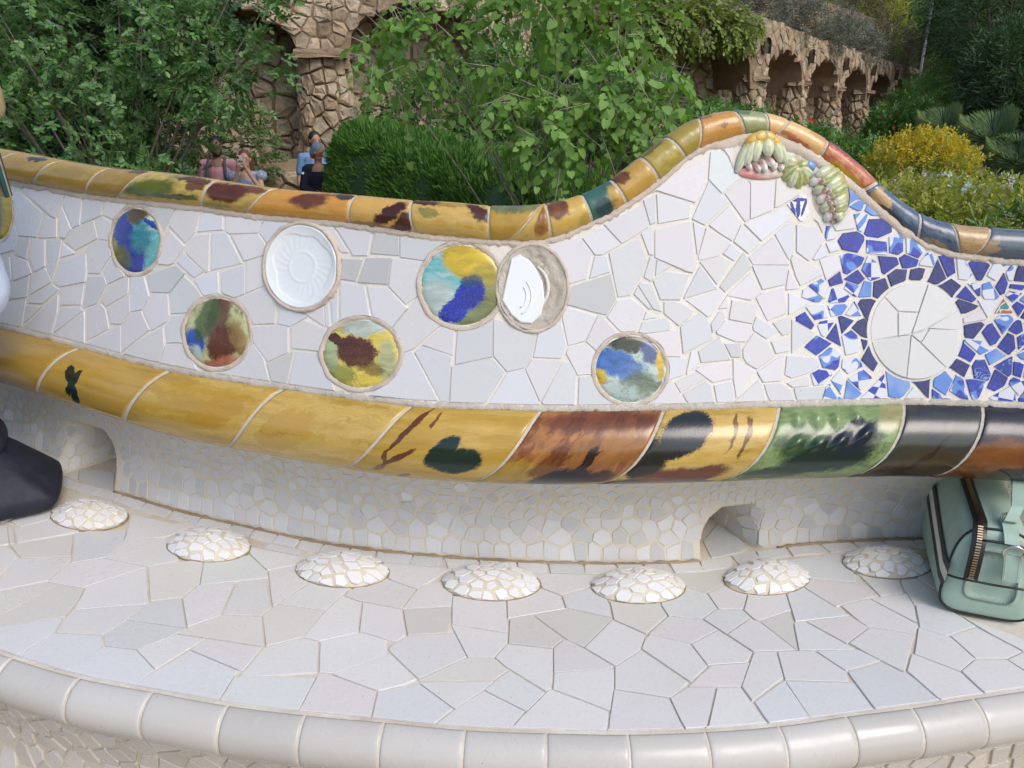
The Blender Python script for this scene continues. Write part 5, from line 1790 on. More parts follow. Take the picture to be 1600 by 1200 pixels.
for i in range(1, len(VIA) - 1):
    top, nn = via_pt(vl[i], SPR[i] - 0.12, 0.35)
    zb = terrain_z(top.x, top.y - 1) - 0.2
    base = Vector((top.x, top.y, zb)) + nn * 0.25
    r0, r1 = (0.52, 0.40) if i == 1 else (0.36, 0.27)
    pf = pier_pt(base, top, r0, r1)
    core = tube([base, top], [r0 - 0.03, r1 - 0.03], 10)
    pr = mesh_obj('pier', core[0], core[1], M['stone_dark']); keep(pr, via)
    size = 0.25 if i == 1 else 0.23
    sd = poisson(400, 0, zb, 2 * math.pi * r0, SPR[i] - .15, size * .85, srng)
    ext = sd + [(x + 2 * math.pi * r0, z) for x, z in sd] + [(x - 2 * math.pi * r0, z) for x, z in sd]
    cl = voronoi(ext, size * .04, (-3, zb - .2, 8, SPR[i] - .1), knn=16)
    for s, P in zip(sd, cl[:len(sd)]):
        if len(P) < 3: continue
        a = s[0] / r0
        if math.sin(a) > 0.55: continue
        P3 = orient([pf(u / r0, z)[0] for u, z in P], pf(a, 0)[1])
        pj = [proj(p) for p in P3]
        vis = abs(poly_area(pj)) if all(-20 < p[0] < 1620 and -20 < p[1] < 420 for p in pj) else 0
        stones.append((vis, stone_geo(P3, pf(a, 0)[1], 0.06 * srng.uniform(.7, 1.4), srng)))
    # impost slab
    cb = bmesh.new()
    bmesh.ops.create_cube(cb, size=1)
    for v in cb.verts:
        v.co = Vector((v.co.x * (r1 * 2.1) + srng.gauss(0, .03), v.co.y * (r1 * 2.1) + srng.gauss(0, .03), v.co.z * 0.10 + srng.gauss(0, .012)))
        v.co += top + Vector((0, 0, 0.08)) + nn * 0.08
    bmesh.ops.subdivide_edges(cb, edges=cb.edges[:], cuts=2, use_grid_fill=True)
    for v in cb.verts: v.co += Vector((srng.gauss(0, .012), srng.gauss(0, .012), srng.gauss(0, .01)))
    me = bpy.data.meshes.new('impost_stone'); cb.to_mesh(me); cb.free(); me.materials.append(M['stone'])
    keep(link(bpy.data.objects.new('impost_stone', me)), via)
stones.sort(key=lambda t: -t[0])
rest = MB()
for i, (vis, (V, F)) in enumerate(stones):
    if i < 300:
        c = sum(V, Vector()) / len(V)
        o = mesh_obj('stone', [v - c for v in V], F, M['stone'])
        o.location = c - via.location
        o.parent = via
    else: rest.add((V, F))
o = rest.build('small_stones', M['stone'], None, False); keep(o, via); o['kind'] = 'stuff'
# little arched niches near the parapet: shallow boxes, the inner shade put into a dark colour
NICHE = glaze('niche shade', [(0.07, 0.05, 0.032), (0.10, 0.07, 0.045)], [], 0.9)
for i in range(4, 10):
    u = vl[i]
    p, nn = via_pt(u, SPR[i] + 0.55, -0.03)
    d = Vector((-nn.y, nn.x, 0))
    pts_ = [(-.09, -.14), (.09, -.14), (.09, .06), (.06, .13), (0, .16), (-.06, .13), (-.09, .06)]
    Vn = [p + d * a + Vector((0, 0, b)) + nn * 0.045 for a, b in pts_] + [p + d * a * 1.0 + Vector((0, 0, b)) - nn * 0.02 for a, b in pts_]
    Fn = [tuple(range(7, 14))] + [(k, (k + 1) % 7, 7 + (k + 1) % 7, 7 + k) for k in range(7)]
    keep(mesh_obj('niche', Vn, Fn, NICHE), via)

# drain pipe end in the left spandrel
p = on_y(515, 11, 14.0 - 0.22)
V, F = tube([p + Vector((0, .12, 0)), p, p + Vector((0, -.05, 0))], [.055, .055, .055], 14, False)
V2, F2 = tube([p + Vector((0, -.05, 0)), p + Vector((0, .1, 0))], [.035, .035], 14, True)
mb = MB().add((V, F)).add((V2, F2))
keep(mb.build('drain_pipe', plain('clay pipe', (0.32, 0.27, 0.2))), via)

# low rubble wall behind the strollers
low = empty('rubble_wall', (-5, 13.0, -0.9), 'low rubble stone retaining wall behind the strolling people', 'wall')
keep(mesh_obj('wall_core', [(-8, 13.05, -1.2), (-2.6, 13.05, -1.2), (-2.6, 13.05, .26), (-8, 13.05, .26), (-8, 13.5, .26), (-2.6, 13.5, .26), (-2.6, 13.9, .45), (-8, 13.9, .45)], [(0, 1, 2, 3), (3, 2, 5, 4), (4, 5, 6, 7)], M['stone_dark']), low)
sd = poisson(400, -8, -1.1, -2.6, .27, 0.26, srng, None, 20, (0.75, 1.2))
cl = voronoi(sd, .012, (-8, -1.1, -2.6, .30), knn=16)
for s, P in zip(sd, cl):
    if len(P) < 3: continue
    P3 = orient([Vector((x, 13.05, z)) for x, z in P], Vector((0, -1, 0)))
    V, F = stone_geo(P3, Vector((0, -1, 0)), .06 * srng.uniform(.6, 1.4), srng)
    c = sum(V, Vector()) / len(V)
    o = mesh_obj('stone', [v - c for v in V], F, M['stone']); o.parent = low; o.location = c - low.location
# ------------------------------------------------------------------ vegetation
vr = np.random.default_rng(11)
T_ROUND = (np.array([[0, 0, 0], [.30, .24, .05], [.78, .25, .06], [1, 0, 0], [.78, -.25, .06], [.30, -.24, .05]]), np.array([[0, 1, 2, 3], [0, 3, 4, 5]]))
T_LONG = (np.array([[0, 0, 0], [.3, .085, .02], [.7, .075, .02], [1, 0, -.05], [.7, -.075, .02], [.3, -.085, .02]]), np.array([[0, 1, 2, 3], [0, 3, 4, 5]]))
T_HEART = (np.array([[0.08, 0, 0], [.5, 0, -.03], [1.1, 0, -.10], [-.08, .26, .03], [.22, .47, .06], [.70, .34, .0], [-.08, -.26, .03], [.22, -.47, .06], [.70, -.34, .0]]), np.array([[0, 3, 4, 1], [1, 4, 5, 2], [0, 1, 7, 6], [1, 2, 8, 7]]))
T_NEED = (np.array([[0, .10, 0], [1, .03, 0], [1, -.03, 0], [0, -.10, 0]]), np.array([[0, 1, 2, 3]]))


def unit(a): return a / np.maximum(np.linalg.norm(a, axis=-1, keepdims=True), 1e-9)


def leaves(P, D, N, size, tpl):
    """arrays of leaf bases, directions, approximate normals and sizes -> V, F"""
    D = unit(D)
    N = unit(N - (N * D).sum(1, keepdims=True) * D)
    B = np.cross(N, D)
    T, F = tpl
    s = np.asarray(size).reshape(-1, 1, 1)
    V = P[:, None, :] + s * (T[None, :, 0:1] * D[:, None, :] + T[None, :, 1:2] * B[:, None, :] + T[None, :, 2:3] * N[:, None, :])
    k = len(T)
    Fa = (F[None] + (np.arange(len(P)) * k)[:, None, None]).reshape(-1, F.shape[1])
    return V.reshape(-1, 3), Fa


def blob_points(blobs, n, shell=0.55, gap=0.0, freq=1.6, seed=0):
    """points in the outer shell of a set of ellipsoids, in clumps; returns points and outward directions"""
    vol = np.array([b[1][0] * b[1][1] * b[1][2] for b in blobs]) ** 0.7
    idx = vr.choice(len(blobs), n, p=vol / vol.sum())
    Cc = np.array([b[0] for b in blobs], float)[idx]
    Rr = np.array([b[1] for b in blobs], float)[idx]
    u = unit(vr.normal(size=(n, 3)))
    r = (shell + (1 - shell) * vr.random(n)) ** 0.8
    P = Cc + u * Rr * r[:, None]
    out = unit(u / Rr)
    if gap > -1:
        keepm = np.array([noise.noise(Vector(p) * freq + Vector((seed, 0, 0))) for p in P]) > gap
        P, out = P[keepm], out[keepm]
    # drop what lies deep inside another ellipsoid
    inside = np.zeros(len(P), bool)
    for b in blobs:
        q = (P - np.array(b[0])) / np.array(b[1])
        inside |= (q ** 2).sum(1) < 0.20
    return P[~inside], out[~inside]


def sprays(P, out, L, m, leaf, tpl, up=0.3, spread=0.8, jitter=0.5, droop=0.0, flat=0.75):
    """each point carries a little stem with m leaves set in two rows"""
    n = len(P)
    d = unit(out + np.array([0, 0, up]) + vr.normal(size=(n, 3)) * jitter)
    Ls = L * (0.6 + 0.8 * vr.random(n))
    upv = unit(out * 0.7 + np.array([0, 0, 0.8]) + vr.normal(size=(n, 3)) * 0.35)
    side = unit(np.cross(d, upv))
    PP, DD, NN, SS_ = [], [], [], []
    for k in range(m):
        t = (k + 0.5) / m
        sg = 1 if k % 2 else -1
        base = P + d * (Ls * t)[:, None] - np.array([0, 0, 1]) * (droop * Ls * t * t)[:, None]
        dd = d * 0.55 + side * sg * spread + vr.normal(size=(n, 3)) * 0.22 - np.array([0, 0, droop])
        if k == m - 1: dd = d + vr.normal(size=(n, 3)) * 0.2 - np.array([0, 0, droop])
        nn = np.cross(side, d) * flat + upv * 0.6 + vr.normal(size=(n, 3)) * 0.3
        PP.append(base); DD.append(dd); NN.append(nn); SS_.append(leaf * (0.7 + 0.6 * vr.random(n)))
    stems = (P, P + d * Ls[:, None])
    return (np.concatenate(PP), np.concatenate(DD), np.concatenate(NN), np.concatenate(SS_)), stems


def twigs_mesh(A, B, r):
    """thin three-sided stems"""
    n = len(A)
    d = unit(B - A)
    s = unit(np.cross(d, np.array([0.3, 0.2, 1.0])))
    t = np.cross(d, s)
    ring = [(math.cos(a), math.sin(a)) for a in (0, 2.094, 4.188)]
    V = np.stack([A + r * (c * s + q * t) for c, q in ring] + [B + 0.5 * r * (c * s + q * t) for c, q in ring], 1)
    F = np.array([[0, 1, 4, 3], [1, 2, 5, 4], [2, 0, 3, 5]])
    Fa = (F[None] + (np.arange(n) * 6)[:, None, None]).reshape(-1, 4)
    return V.reshape(-1, 3), Fa


M['bark'] = plain('grey bark', (0.20, 0.17, 0.14), 0.9, 0.2, 0.35, 25, 0.8)
M['bark_dark'] = plain('dark bark', (0.09, 0.07, 0.05), 0.9, 0.2, 0.4, 15, 0.8)
M['twig'] = plain('pale twig', (0.30, 0.26, 0.22), 0.85, 0.2, 0.25, 20)
_lm = leaf_mat
leaf_mat = lambda n, c, *a: _lm(n, [tuple(min(.8, x * 1.9) if max(q) < .35 else x for x in q) for q in c], *a)
LFM = {
 'mastic': leaf_mat('mastic leaf', [(0.030, 0.070, 0.022), (0.055, 0.125, 0.038), (0.085, 0.175, 0.052), (0.045, 0.105, 0.034), (0.125, 0.225, 0.060)], 0.28, 0.38, 0.45),
 'broad': leaf_mat('broad leaf', [(0.070, 0.135, 0.028), (0.100, 0.180, 0.040), (0.130, 0.215, 0.055), (0.085, 0.160, 0.035)], 0.38, 0.5, 0.3),
 'cypress': leaf_mat('cypress hedge leaf', [(0.022, 0.055, 0.012), (0.045, 0.105, 0.020), (0.075, 0.160, 0.028)], 0.2, 0.6, 0.2),
 'grey': leaf_mat('grey green leaf', [(0.085, 0.095, 0.080), (0.120, 0.130, 0.110), (0.070, 0.080, 0.070), (0.150, 0.155, 0.130)], 0.15, 0.7, 0.2),
 'green': leaf_mat('garden green leaf', [(0.030, 0.075, 0.020), (0.060, 0.130, 0.034), (0.090, 0.170, 0.042), (0.040, 0.095, 0.026)], 0.3, 0.45, 0.35),
 'dark': leaf_mat('dark evergreen leaf', [(0.018, 0.038, 0.018), (0.030, 0.058, 0.026), (0.045, 0.080, 0.036)], 0.2, 0.55, 0.25),
 'yellow': leaf_mat('yellow flower mass', [(0.62, 0.44, 0.03), (0.55, 0.42, 0.06), (0.40, 0.36, 0.06), (0.68, 0.50, 0.04)], 0.3, 0.6, 0.2),
 'olive': leaf_mat('olive yellow leaf', [(0.16, 0.18, 0.04), (0.24, 0.24, 0.06), (0.12, 0.15, 0.035), (0.30, 0.27, 0.08)], 0.3, 0.55, 0.2),
 'oleander': leaf_mat('oleander leaf', [(0.040, 0.090, 0.022), (0.070, 0.150, 0.035), (0.105, 0.190, 0.045)], 0.3, 0.42, 0.4),
 'palm': leaf_mat('fan palm leaf', [(0.060, 0.105, 0.050), (0.095, 0.150, 0.075), (0.130, 0.185, 0.100), (0.15, 0.16, 0.06)], 0.2, 0.45, 0.4),
 'ivy': leaf_mat('trailing ivy leaf', [(0.07, 0.10, 0.02), (0.11, 0.15, 0.03), (0.14, 0.17, 0.045), (0.05, 0.08, 0.02)], 0.3, 0.5, 0.3),
 'brown': leaf_mat('brown purple leaf', [(0.075, 0.060, 0.050), (0.095, 0.080, 0.065), (0.060, 0.050, 0.042), (0.11, 0.10, 0.075)], 0.15, 0.7, 0.2),
 'blueflower': leaf_mat('pale blue flower', [(0.50, 0.58, 0.78), (0.62, 0.68, 0.82), (0.45, 0.52, 0.74)], 0.3, 0.6, 0.2),
 'red': leaf_mat('red flower', [(0.50, 0.03, 0.02), (0.60, 0.05, 0.03)], 0.3, 0.5, 0.3),
 'lime': leaf_mat('lime green leaf', [(0.20, 0.30, 0.03), (0.28, 0.38, 0.05), (0.15, 0.25, 0.03)], 0.4, 0.5, 0.3),  # brighter yellow-green leaf tones
}


def plant(name, label, cat, base, blobs, n, L, m, leaf, tpl, mat, up=0.3, gap=-0.12, freq=1.6, group=None, trunk=0.05, nb=26, bark='bark', shell=0.55, droop=0.0, stems=0.004, spread=0.8, jitter=0.5, flat=0.75, prune=None):
    root = empty(name, base, label, cat, group)
    P, out = blob_points(blobs, n, shell, gap, freq, seed=len(bpy.data.objects) % 50)
    if prune is not None:
        kp = ~prune(P)
        P, out = P[kp], out[kp]
    (lp, ld, ln_, ls), (sa, sb) = sprays(P, out, L, m, leaf, tpl, up, spread, jitter, droop, flat)
    V, F = leaves(lp, ld, ln_, ls, tpl)
    keep(np_mesh('crown', V, F, LFM[mat]), root)
    if stems:
        V, F = twigs_mesh(sa, sb, stems)
        keep(np_mesh('twigs', V, F, M['twig'] if bark == 'bark' else M['bark_dark']), root)['kind'] = 'stuff'
    if nb:
        b0 = Vector(base)
        mb = MB()
        sel = vr.choice(len(P), min(nb, len(P)), replace=False)
        ctr = Vector(np.mean([b[0] for b in blobs], axis=0))
        for q in sel:
            e = Vector(P[q])
            mid = b0.lerp(ctr, 0.6) + (e - ctr) * 0.25 + Vector(vr.normal(size=3)) * 0.08
            pts_ = []
            for k in range(7):
                t = k / 6
                p = b0 * (1 - t) ** 2 + mid * 2 * t * (1 - t) + e * t * t
                pts_.append(p + Vector(vr.normal(size=3)) * 0.02 * (1 if 0 < k < 6 else 0))
            mb.add(tube(pts_, [trunk * (1 - 0.85 * k / 6) for k in range(7)], 6, False))
        keep(mb.build('trunk', M[bark]), root)
    return root


def PB(x, y, Y, rx, ry, rz):
    """ellipsoid whose centre lies behind reference pixel (x, y) at distance Y"""
    p = on_y(x, y, Y)
    return ((p.x, p.y, p.z), (rx, ry, rz))


# --- mastic tree filling the left
plant('mastic_tree', 'dense mastic tree with small rounded leaflets filling the left background', 'tree', (-4.6, 9.4, -1.1),
      [((-6.3, 8.8, 1.2), (1.5, 1.1, 1.3)), ((-5.0, 8.6, 0.9), (1.2, 1.0, 1.1)), ((-4.3, 8.8, 2.1), (1.3, 1.0, 0.9)), ((-3.3, 9.0, 1.9), (0.95, 0.8, 0.75)), ((-3.7, 8.8, 1.05), (0.85, 0.8, 0.8)), ((-3.2, 9.3, 2.6), (0.9, .8, .6)), ((-5.6, 8.8, 2.5), (1.4, 1.0, 0.9)), ((-4.4, 8.5, 0.25), (1.0, 0.8, 0.7)), ((-5.7, 8.4, 0.1), (1.3, .9, .8)), ((-2.95, 8.6, 1.62), (0.42, .35, .3))],
      5600, 0.20, 11, 0.062, T_ROUND, 'mastic', 0.25, -0.10, 2.3, trunk=0.03, nb=46, bark='bark', shell=0.40, stems=0.0035, prune=lambda P: (P[:, 0] > -3.55) & (P[:, 2] < 1.12) & (P[:, 2] < 1.12))
plant('dark_tree', 'shadowed evergreen tree behind the mastic at the left edge', 'tree', (-8.2, 11.5, -1.0),
      [((-8.6, 11.4, 1.2), (2.0, 1.0, 2.2)), ((-6.4, 11.6, 1.9), (1.8, .8, 1.6)), ((-5.0, 11.7, 2.4), (1.3, .6, 1.0)), ((-6.2, 11.3, .2), (1.6, .7, 1.0))],
      6500, 0.2, 9, 0.085, T_ROUND, 'dark', 0.2, -0.6, 1.5, nb=16, bark='bark_dark', stems=0)
plant('creeper', 'dark leafy creeper under the stone wall behind the woman', 'shrub', (-4.4, 12.6, -0.9),
      [((-4.6, 12.75, 0.65), (0.95, .35, .75)), ((-5.6, 12.6, 0.9), (.9, .4, .9))],
      1500, 0.16, 8, 0.055, T_ROUND, 'green', 0.2, -0.2, 2.5, nb=14, stems=0.003)

# --- broad-leaved tree in the middle
plant('broadleaf_tree', 'light green tree with large drooping heart shaped leaves in the middle', 'tree', (0.55, 6.6, -1.1),
      [PB(640, 95, 6.8, .45, .4, .32), PB(690, 60, 6.9, .6, .5, .35), PB(810, 70, 6.6, .6, .5, .45), PB(930, 60, 6.3, .55, .5, .45), PB(960, 150, 6.2, .45, .45, .4), PB(830, 180, 6.3, .55, .5, .40), PB(900, 230, 6.2, .55, .4, .30), PB(1010, 200, 6.3, .45, .4, .35), PB(870, -20, 6.5, .8, .5, .35), PB(1040, 165, 6.6, .2, .2, .2), PB(930, 10, 6.2, .4, .4, .3)],
      980, 0.27, 7, 0.064, T_HEART, 'broad', 0.1, -0.10, 2.6, trunk=0.013, nb=24, shell=0.2, droop=0.75, stems=0.004, spread=0.9, jitter=0.7, flat=0.3)

# --- clipped cypress hedge
hedge = empty('clipped_hedge', (-0.8, 9.4, -1.0), 'clipped dark green cypress hedge with a rounded top', 'hedge')
HA, HB = np.array([-2.15, 11.2]), np.array([1.5, 6.9])
hd = (HB - HA); hl = np.linalg.norm(hd); hd = hd / hl; hn = np.array([-hd[1], hd[0]])
if hn[1] > 0: hn = -hn


def hedge_pt(s, a):
    """s along 0..1, a section angle 0 (front foot) .. 1 (rear foot)"""
    c = HA + (HB - HA) * s
    top = 1.18 - 0.72 * s ** 0.9
    wd = 0.75
    th = math.pi * (1 - a)
    e = 0.55
    cx = math.copysign(abs(math.cos(th)) ** e, math.cos(th)); cz = abs(math.sin(th)) ** e
    endk = min(1, (s / 0.10)) ** 0.5 if s < 0.10 else 1
    p = c - hn * cx * wd * (0.55 + 0.45 * endk)
    z = -1.1 + (top + 1.1) * cz * (0.90 + 0.10 * endk)
    return np.array([p[0], p[1], z])


V = [Vector(hedge_pt(i / 40, j / 16)) for i in range(41) for j in range(17)]
hc = mesh_obj('hedge_core', V, grid_faces(40, 16), LFM['dark'], None, True)
keep(hc, hedge)
hs, ha = vr.random(52000), 0.10 + 0.62 * vr.random(52000)
P = np.array([hedge_pt(a, b) for a, b in zip(hs, ha)])
e = 1e-3
Ps = np.array([hedge_pt(min(a + e, 1), b) for a, b in zip(hs, ha)]) - P
Pa = np.array([hedge_pt(a, b + e) for a, b in zip(hs, ha)]) - P
N = unit(np.cross(Ps, Pa)); ctr = np.array([*((HA + HB) / 2), 0.0])
flip = ((P - np.stack([HA[0] + (HB - HA)[0] * hs, HA[1] + (HB - HA)[1] * hs, np.full(len(hs), -.2)], 1)) * N).sum(1) < 0
N[flip] *= -1
D = N * 0.7 + np.array([0, 0, 0.75]) + vr.normal(size=P.shape) * 0.45
bumpy = np.array([noise.noise(Vector(p) * 2.6) + .6 * noise.noise(Vector(p) * 8.0) for p in P])
P = P + N * (bumpy * 0.10 - 0.02)[:, None]
V, F = leaves(P, D, vr.normal(size=P.shape), 0.045 + 0.075 * vr.random(len(P)) ** 2 + 0.02 * vr.random(len(P)), T_NEED)
keep(np_mesh('foliage', V, F, LFM['cypress']), hedge)
# the left end
plant('hedge_shoots', 'loose bright shoots and creeper at the hedge foot under the arch', 'shrub', (-1.7, 12.4, -1),
      [((-1.9, 12.9, 1.35), (.6, .4, .55)), ((-.8, 12.9, 1.3), (.9, .4, .7)), ((0.6, 12.6, 1.2), (1.0, .4, .8))], 1300, 0.2, 8, 0.07, T_ROUND, 'green', 0.2, -0.2, 2.0, nb=10, stems=0.003)
plant('backing_shrub', 'deep green shrub filling the shade behind the broadleaf tree', 'shrub', (0.8, 11.6, -1),
      [PB(780, 190, 11.8, .9, .5, .7), PB(880, 170, 11.9, 1.0, .5, .9), PB(980, 190, 12, .9, .5, .8), PB(830, 110, 12.4, .9, .4, .5)], 2000, 0.2, 8, 0.08, T_ROUND, 'green', 0.2, -0.3, 2.0, nb=10, stems=0.003)
# --- ivy over the arcade top
iv = [PB(x, y, Y, r, .35, rz) for x, y, Y, r, rz in [(1020, 30, 15.0, .7, .5), (1060, 20, 15.4, .7, .42), (1110, 35, 15.8, .7, .35), (1155, 40, 16.3, .4, .25), (980, 40, 15.0, .6, .8), (995, 90, 15.0, .25, .5)]]
plant('ivy', 'yellow green ivy trailing over the top of the stone arcade', 'ivy', (2.6, 15.6, 2.6), iv, 1700, 0.25, 8, 0.085, T_ROUND, 'ivy', -0.5, -0.3, 2.0, nb=0, droop=0.4, stems=0.003)

# --- grey shrubs on the arcade top and slope
def shrub_list(name, cat, labelf, items, group, **kw):
    for i, (x, y, Y, rx, rz, mat) in enumerate(items):
        b = PB(x, y, Y, rx, rx * 0.8, rz)
        c = b[0]
        plant(name, labelf[i], cat, (c[0], c[1], c[2] - rz), [b, ((c[0] + rx * .5, c[1], c[2] - rz * .35), (rx * .7, rx * .6, rz * .7)), ((c[0] - rx * .55, c[1], c[2] - rz * .3), (rx * .65, rx * .6, rz * .7))], kw.get('n', 900), kw.get('L', .25), kw.get('m', 7), kw.get('leaf', .09), kw.get('tpl', T_LONG), mat, kw.get('up', .5), kw.get('gap', -.3), 1.2, group, 0.03, 8, 'bark_dark', stems=0)


shrub_list('grey_shrub', 'shrub', ['grey leaved shrub above the largest visible arch', 'grey leaved shrub over the second small arch', 'low grey shrub over the third small arch', 'grey shrub with reddish stems near the arcade end', 'pale grey shrub high on the slope beside the ivy', 'grey leaved shrub at the top edge above the ivy'],
           [(1215, 18, 18.6, .9, .55, 'grey'), (1275, 45, 20.8, .9, .5, 'grey'), (1322, 70, 23.5, .9, .5, 'grey'), (1372, 66, 26.5, 1.0, .8, 'brown'), (1150, -6, 18.5, 1.1, .55, 'grey'), (1080, -18, 18.0, 1.3, .5, 'grey')], 'grey shrubs on the arcade top', n=1100, leaf=.10)
shrub_list('slope_shrub', 'shrub', ['feathery green brown shrub on the slope above the arcade', 'olive feathery bush beside the tree trunks', 'dark green shrub at the top of the picture over the ivy', 'dark shrub on the slope left of the trunks', 'bright lime bush between the dark trunks', 'lime green bush right of the lamp post', 'dark hillside bush behind the broadleaf tree', 'dark hillside bush above the left arch', 'dark hillside bush in the far upper middle', 'dense dark bush behind the grey shrubs'],
           [(1330, 15, 30, 1.6, 1.3, 'olive'), (1400, 50, 31, 1.5, 1.5, 'green'), (1120, -40, 24, 2.6, 1.2, 'green'), (1250, -30, 28, 2.6, 1.6, 'brown'), (1440, 5, 44, 2.0, 2.2, 'lime'), (1490, 45, 40, 1.2, 1.2, 'lime'), (900, -20, 22, 3.0, 1.6, 'dark'), (600, -30, 20, 3.0, 1.4, 'dark'), (1000, -30, 26, 3.0, 2.0, 'dark'), (1300, -20, 38, 5.0, 3.5, 'dark')], 'bushes on the slope', n=1300, L=.4, leaf=.16, m=8)
# dark trees on the right
for i, (lab, blobs, mat) in enumerate([
    ('tall dark evergreen tree filling the top right corner', [PB(1590, 10, 24, 2.4, 1.8, 1.7), PB(1530, 30, 27, 1.5, 1.4, 1.4), PB(1640, 110, 23, 1.8, 1.5, 1.5)], 'dark'),
    ('dark blue green tree at the right edge below the corner', [PB(1600, 130, 20, 1.3, 1.2, 1.2), PB(1640, 190, 19, 1.2, 1.0, .9)], 'dark'),
    ('shadowy tree mass behind the dark right trees', [PB(1520, 90, 36, 3.5, 2, 3.0), PB(1600, 60, 38, 4.5, 2, 4.0), PB(1480, 140, 36, 3.0, 2, 1.6), PB(1560, 170, 34, 3.0, 1.5, 1.2), PB(1660, 40, 36, 4, 2, 4)], 'dark'),
    ('backdrop wood of dark trees beyond the trunks', [PB(1420, 20, 52, 6, 2, 5), PB(1500, -10, 52, 5, 2, 5), PB(1340, -10, 50, 6, 2, 4), PB(1230, -30, 46, 7, 2, 4)], 'dark')]):
    c = blobs[0][0]
    plant('evergreen_tree', lab, 'tree', (c[0], c[1], terrain_z(c[0], c[1]) - .2), blobs, 3400, .5, 9, .17, T_LONG, mat, .1, -.4, .8, 'dark trees on the right', .16, 14, 'bark_dark', stems=0)
shrub_list('rounded_shrub', 'shrub', ['rounded grey brown bush at the far end of the arcade', 'fresh green bush below the grey brown bush', 'low green bush at the foot of the last arch'],
           [(1468, 92, 27.5, 1.05, 1.1, 'brown'), (1492, 138, 25, 1.2, .8, 'green'), (1445, 165, 24, 1.1, .7, 'green')], 'bushes at the arcade end', n=1500, leaf=.10, L=.2)
# hibiscus along the foot of the arcade
HIB = [(1100, 215, 14.0, .7, .5), (1165, 215, 15.0, .6, .45), (1232, 240, 14.5, .8, .5), (1305, 250, 16, .9, .45), (1120, 235, 12.0, .8, .5), (1395, 200, 22, .7, .6), (1200, 275, 11.5, .9, .40), (1436, 195, 22, .7, .5)]
HL = ['leafy hibiscus under the widest arch at the tree edge', 'leafy hibiscus at the foot of the first pier', 'low hibiscus in front of the second pier behind the crest', 'low hibiscus at the foot of the third pier', 'green bush right behind the rising crest', 'hibiscus with a red flower under the last arches', 'green bush just above the peach ridge tiles', 'hibiscus beside the last pier']
for i, (x, y, Y, rx, rz) in enumerate(HIB):
    b = PB(x, y, Y, rx, rx * .7, rz)
    c = b[0]
    h = plant('hibiscus_bush', HL[i], 'bush', (c[0], c[1], c[2] - rz - .2), [b, ((c[0] + .4 * rx, c[1], c[2] - .4 * rz), (rx * .8, rx * .6, rz * .7)), ((c[0] - .5 * rx, c[1] + .1, c[2] - .5 * rz), (rx * .7, rx * .6, rz * .7))], 900, .2, 8, .075, T_ROUND, 'green', .3, -.25, 2.0, 'hibiscus bushes below the arcade', .02, 8, stems=0)
    if i in (0, 2, 5):
        for (fx, fy) in {0: [(1112, 186)], 2: [(1268, 188), (1240, 196)], 5: [(1396, 198)]}[i]:
            p = on_y(fx, fy, Y - rx * .75)
            mb = MB()
            for k in range(5):
                a = 2 * math.pi * k / 5
                d = Vector((math.cos(a), -.25, math.sin(a))).normalized(); sd2 = Vector((-math.sin(a), 0, math.cos(a)))
                mb.add(([p, p + d * .03 + sd2 * .024, p + d * .055, p + d * .03 - sd2 * .024], [(0, 1, 2, 3)]))
            keep(mb.build('flower', LFM['red']), h)
# yellow flowering bush, plumbago and oleander at the right
yb_ = [((4.45, 8.7, 0.25), (.72, .6, .72)), ((4.75, 8.5, -.05), (.7, .55, .6)), ((4.1, 8.5, -.1), (.5, .5, .5))]
ybush = plant('yellow_bush', 'domed bush topped with bright yellow flowers on the right', 'bush', (4.5, 8.6, -.8), yb_, 3200, .16, 8, .045, T_ROUND, 'olive', .5, -.2, 2.0, None, .02, 10, stems=0)
P, out = blob_points([((4.42, 8.68, .28), (.70, .58, .74))], 5200, .85, -2)
k = (P[:, 2] > 0.76 + 0.09 * vr.normal(size=len(P)))
(lp, ld, ln_, ls), _ = sprays(P[k] + out[k] * (.12 * vr.random((int(k.sum()), 1)) - .04), out[k], .09, 6, .032, T_ROUND, .6)
V, F = leaves(lp, ld, ln_, ls, T_ROUND)
keep(np_mesh('flowers', V, F, LFM['yellow']), ybush)
pb_ = [((4.0, 7.7, .10), (.9, .5, .58)), ((4.7, 7.6, .14), (.8, .5, .52)), ((3.3, 7.5, .02), (.6, .5, .46))]
pl_ = plant('plumbago_bush', 'olive green bush dotted with pale blue flowers below the yellow bush', 'bush', (4.1, 7.7, -.9), pb_, 2600, .12, 7, .045, T_ROUND, 'olive', .4, -.4, 2.0, None, .02, 10, stems=0)
P, out = blob_points(pb_, 900, .95, .05, 2.4)
(lp, ld, ln_, ls), _ = sprays(P + out * .05, out, .03, 5, .028, T_ROUND, .4, 1.0)
V, F = leaves(lp, ld, ln_, ls, T_ROUND)
keep(np_mesh('flowers', V, F, LFM['blueflower']), pl_)
plant('oleander_hedge', 'band of oleander with narrow leaves behind the blue grey ridge', 'hedge', (2.9, 5.3, -1.0),
      [((2.2, 5.0, -0.10), (.5, .4, .42)), ((2.8, 5.2, -0.04), (.55, .4, .42)), ((3.4, 5.4, 0.03), (.6, .4, .42)), ((4.1, 5.6, 0.16), (.6, .45, .45)), ((4.8, 5.8, 0.18), (.7, .5, .5)), ((1.7, 5.0, .05), (.5, .4, .4))], 2300, .22, 9, .105, T_LONG, 'oleander', .8, -.3, 2.0, None, .012, 30, stems=.004)


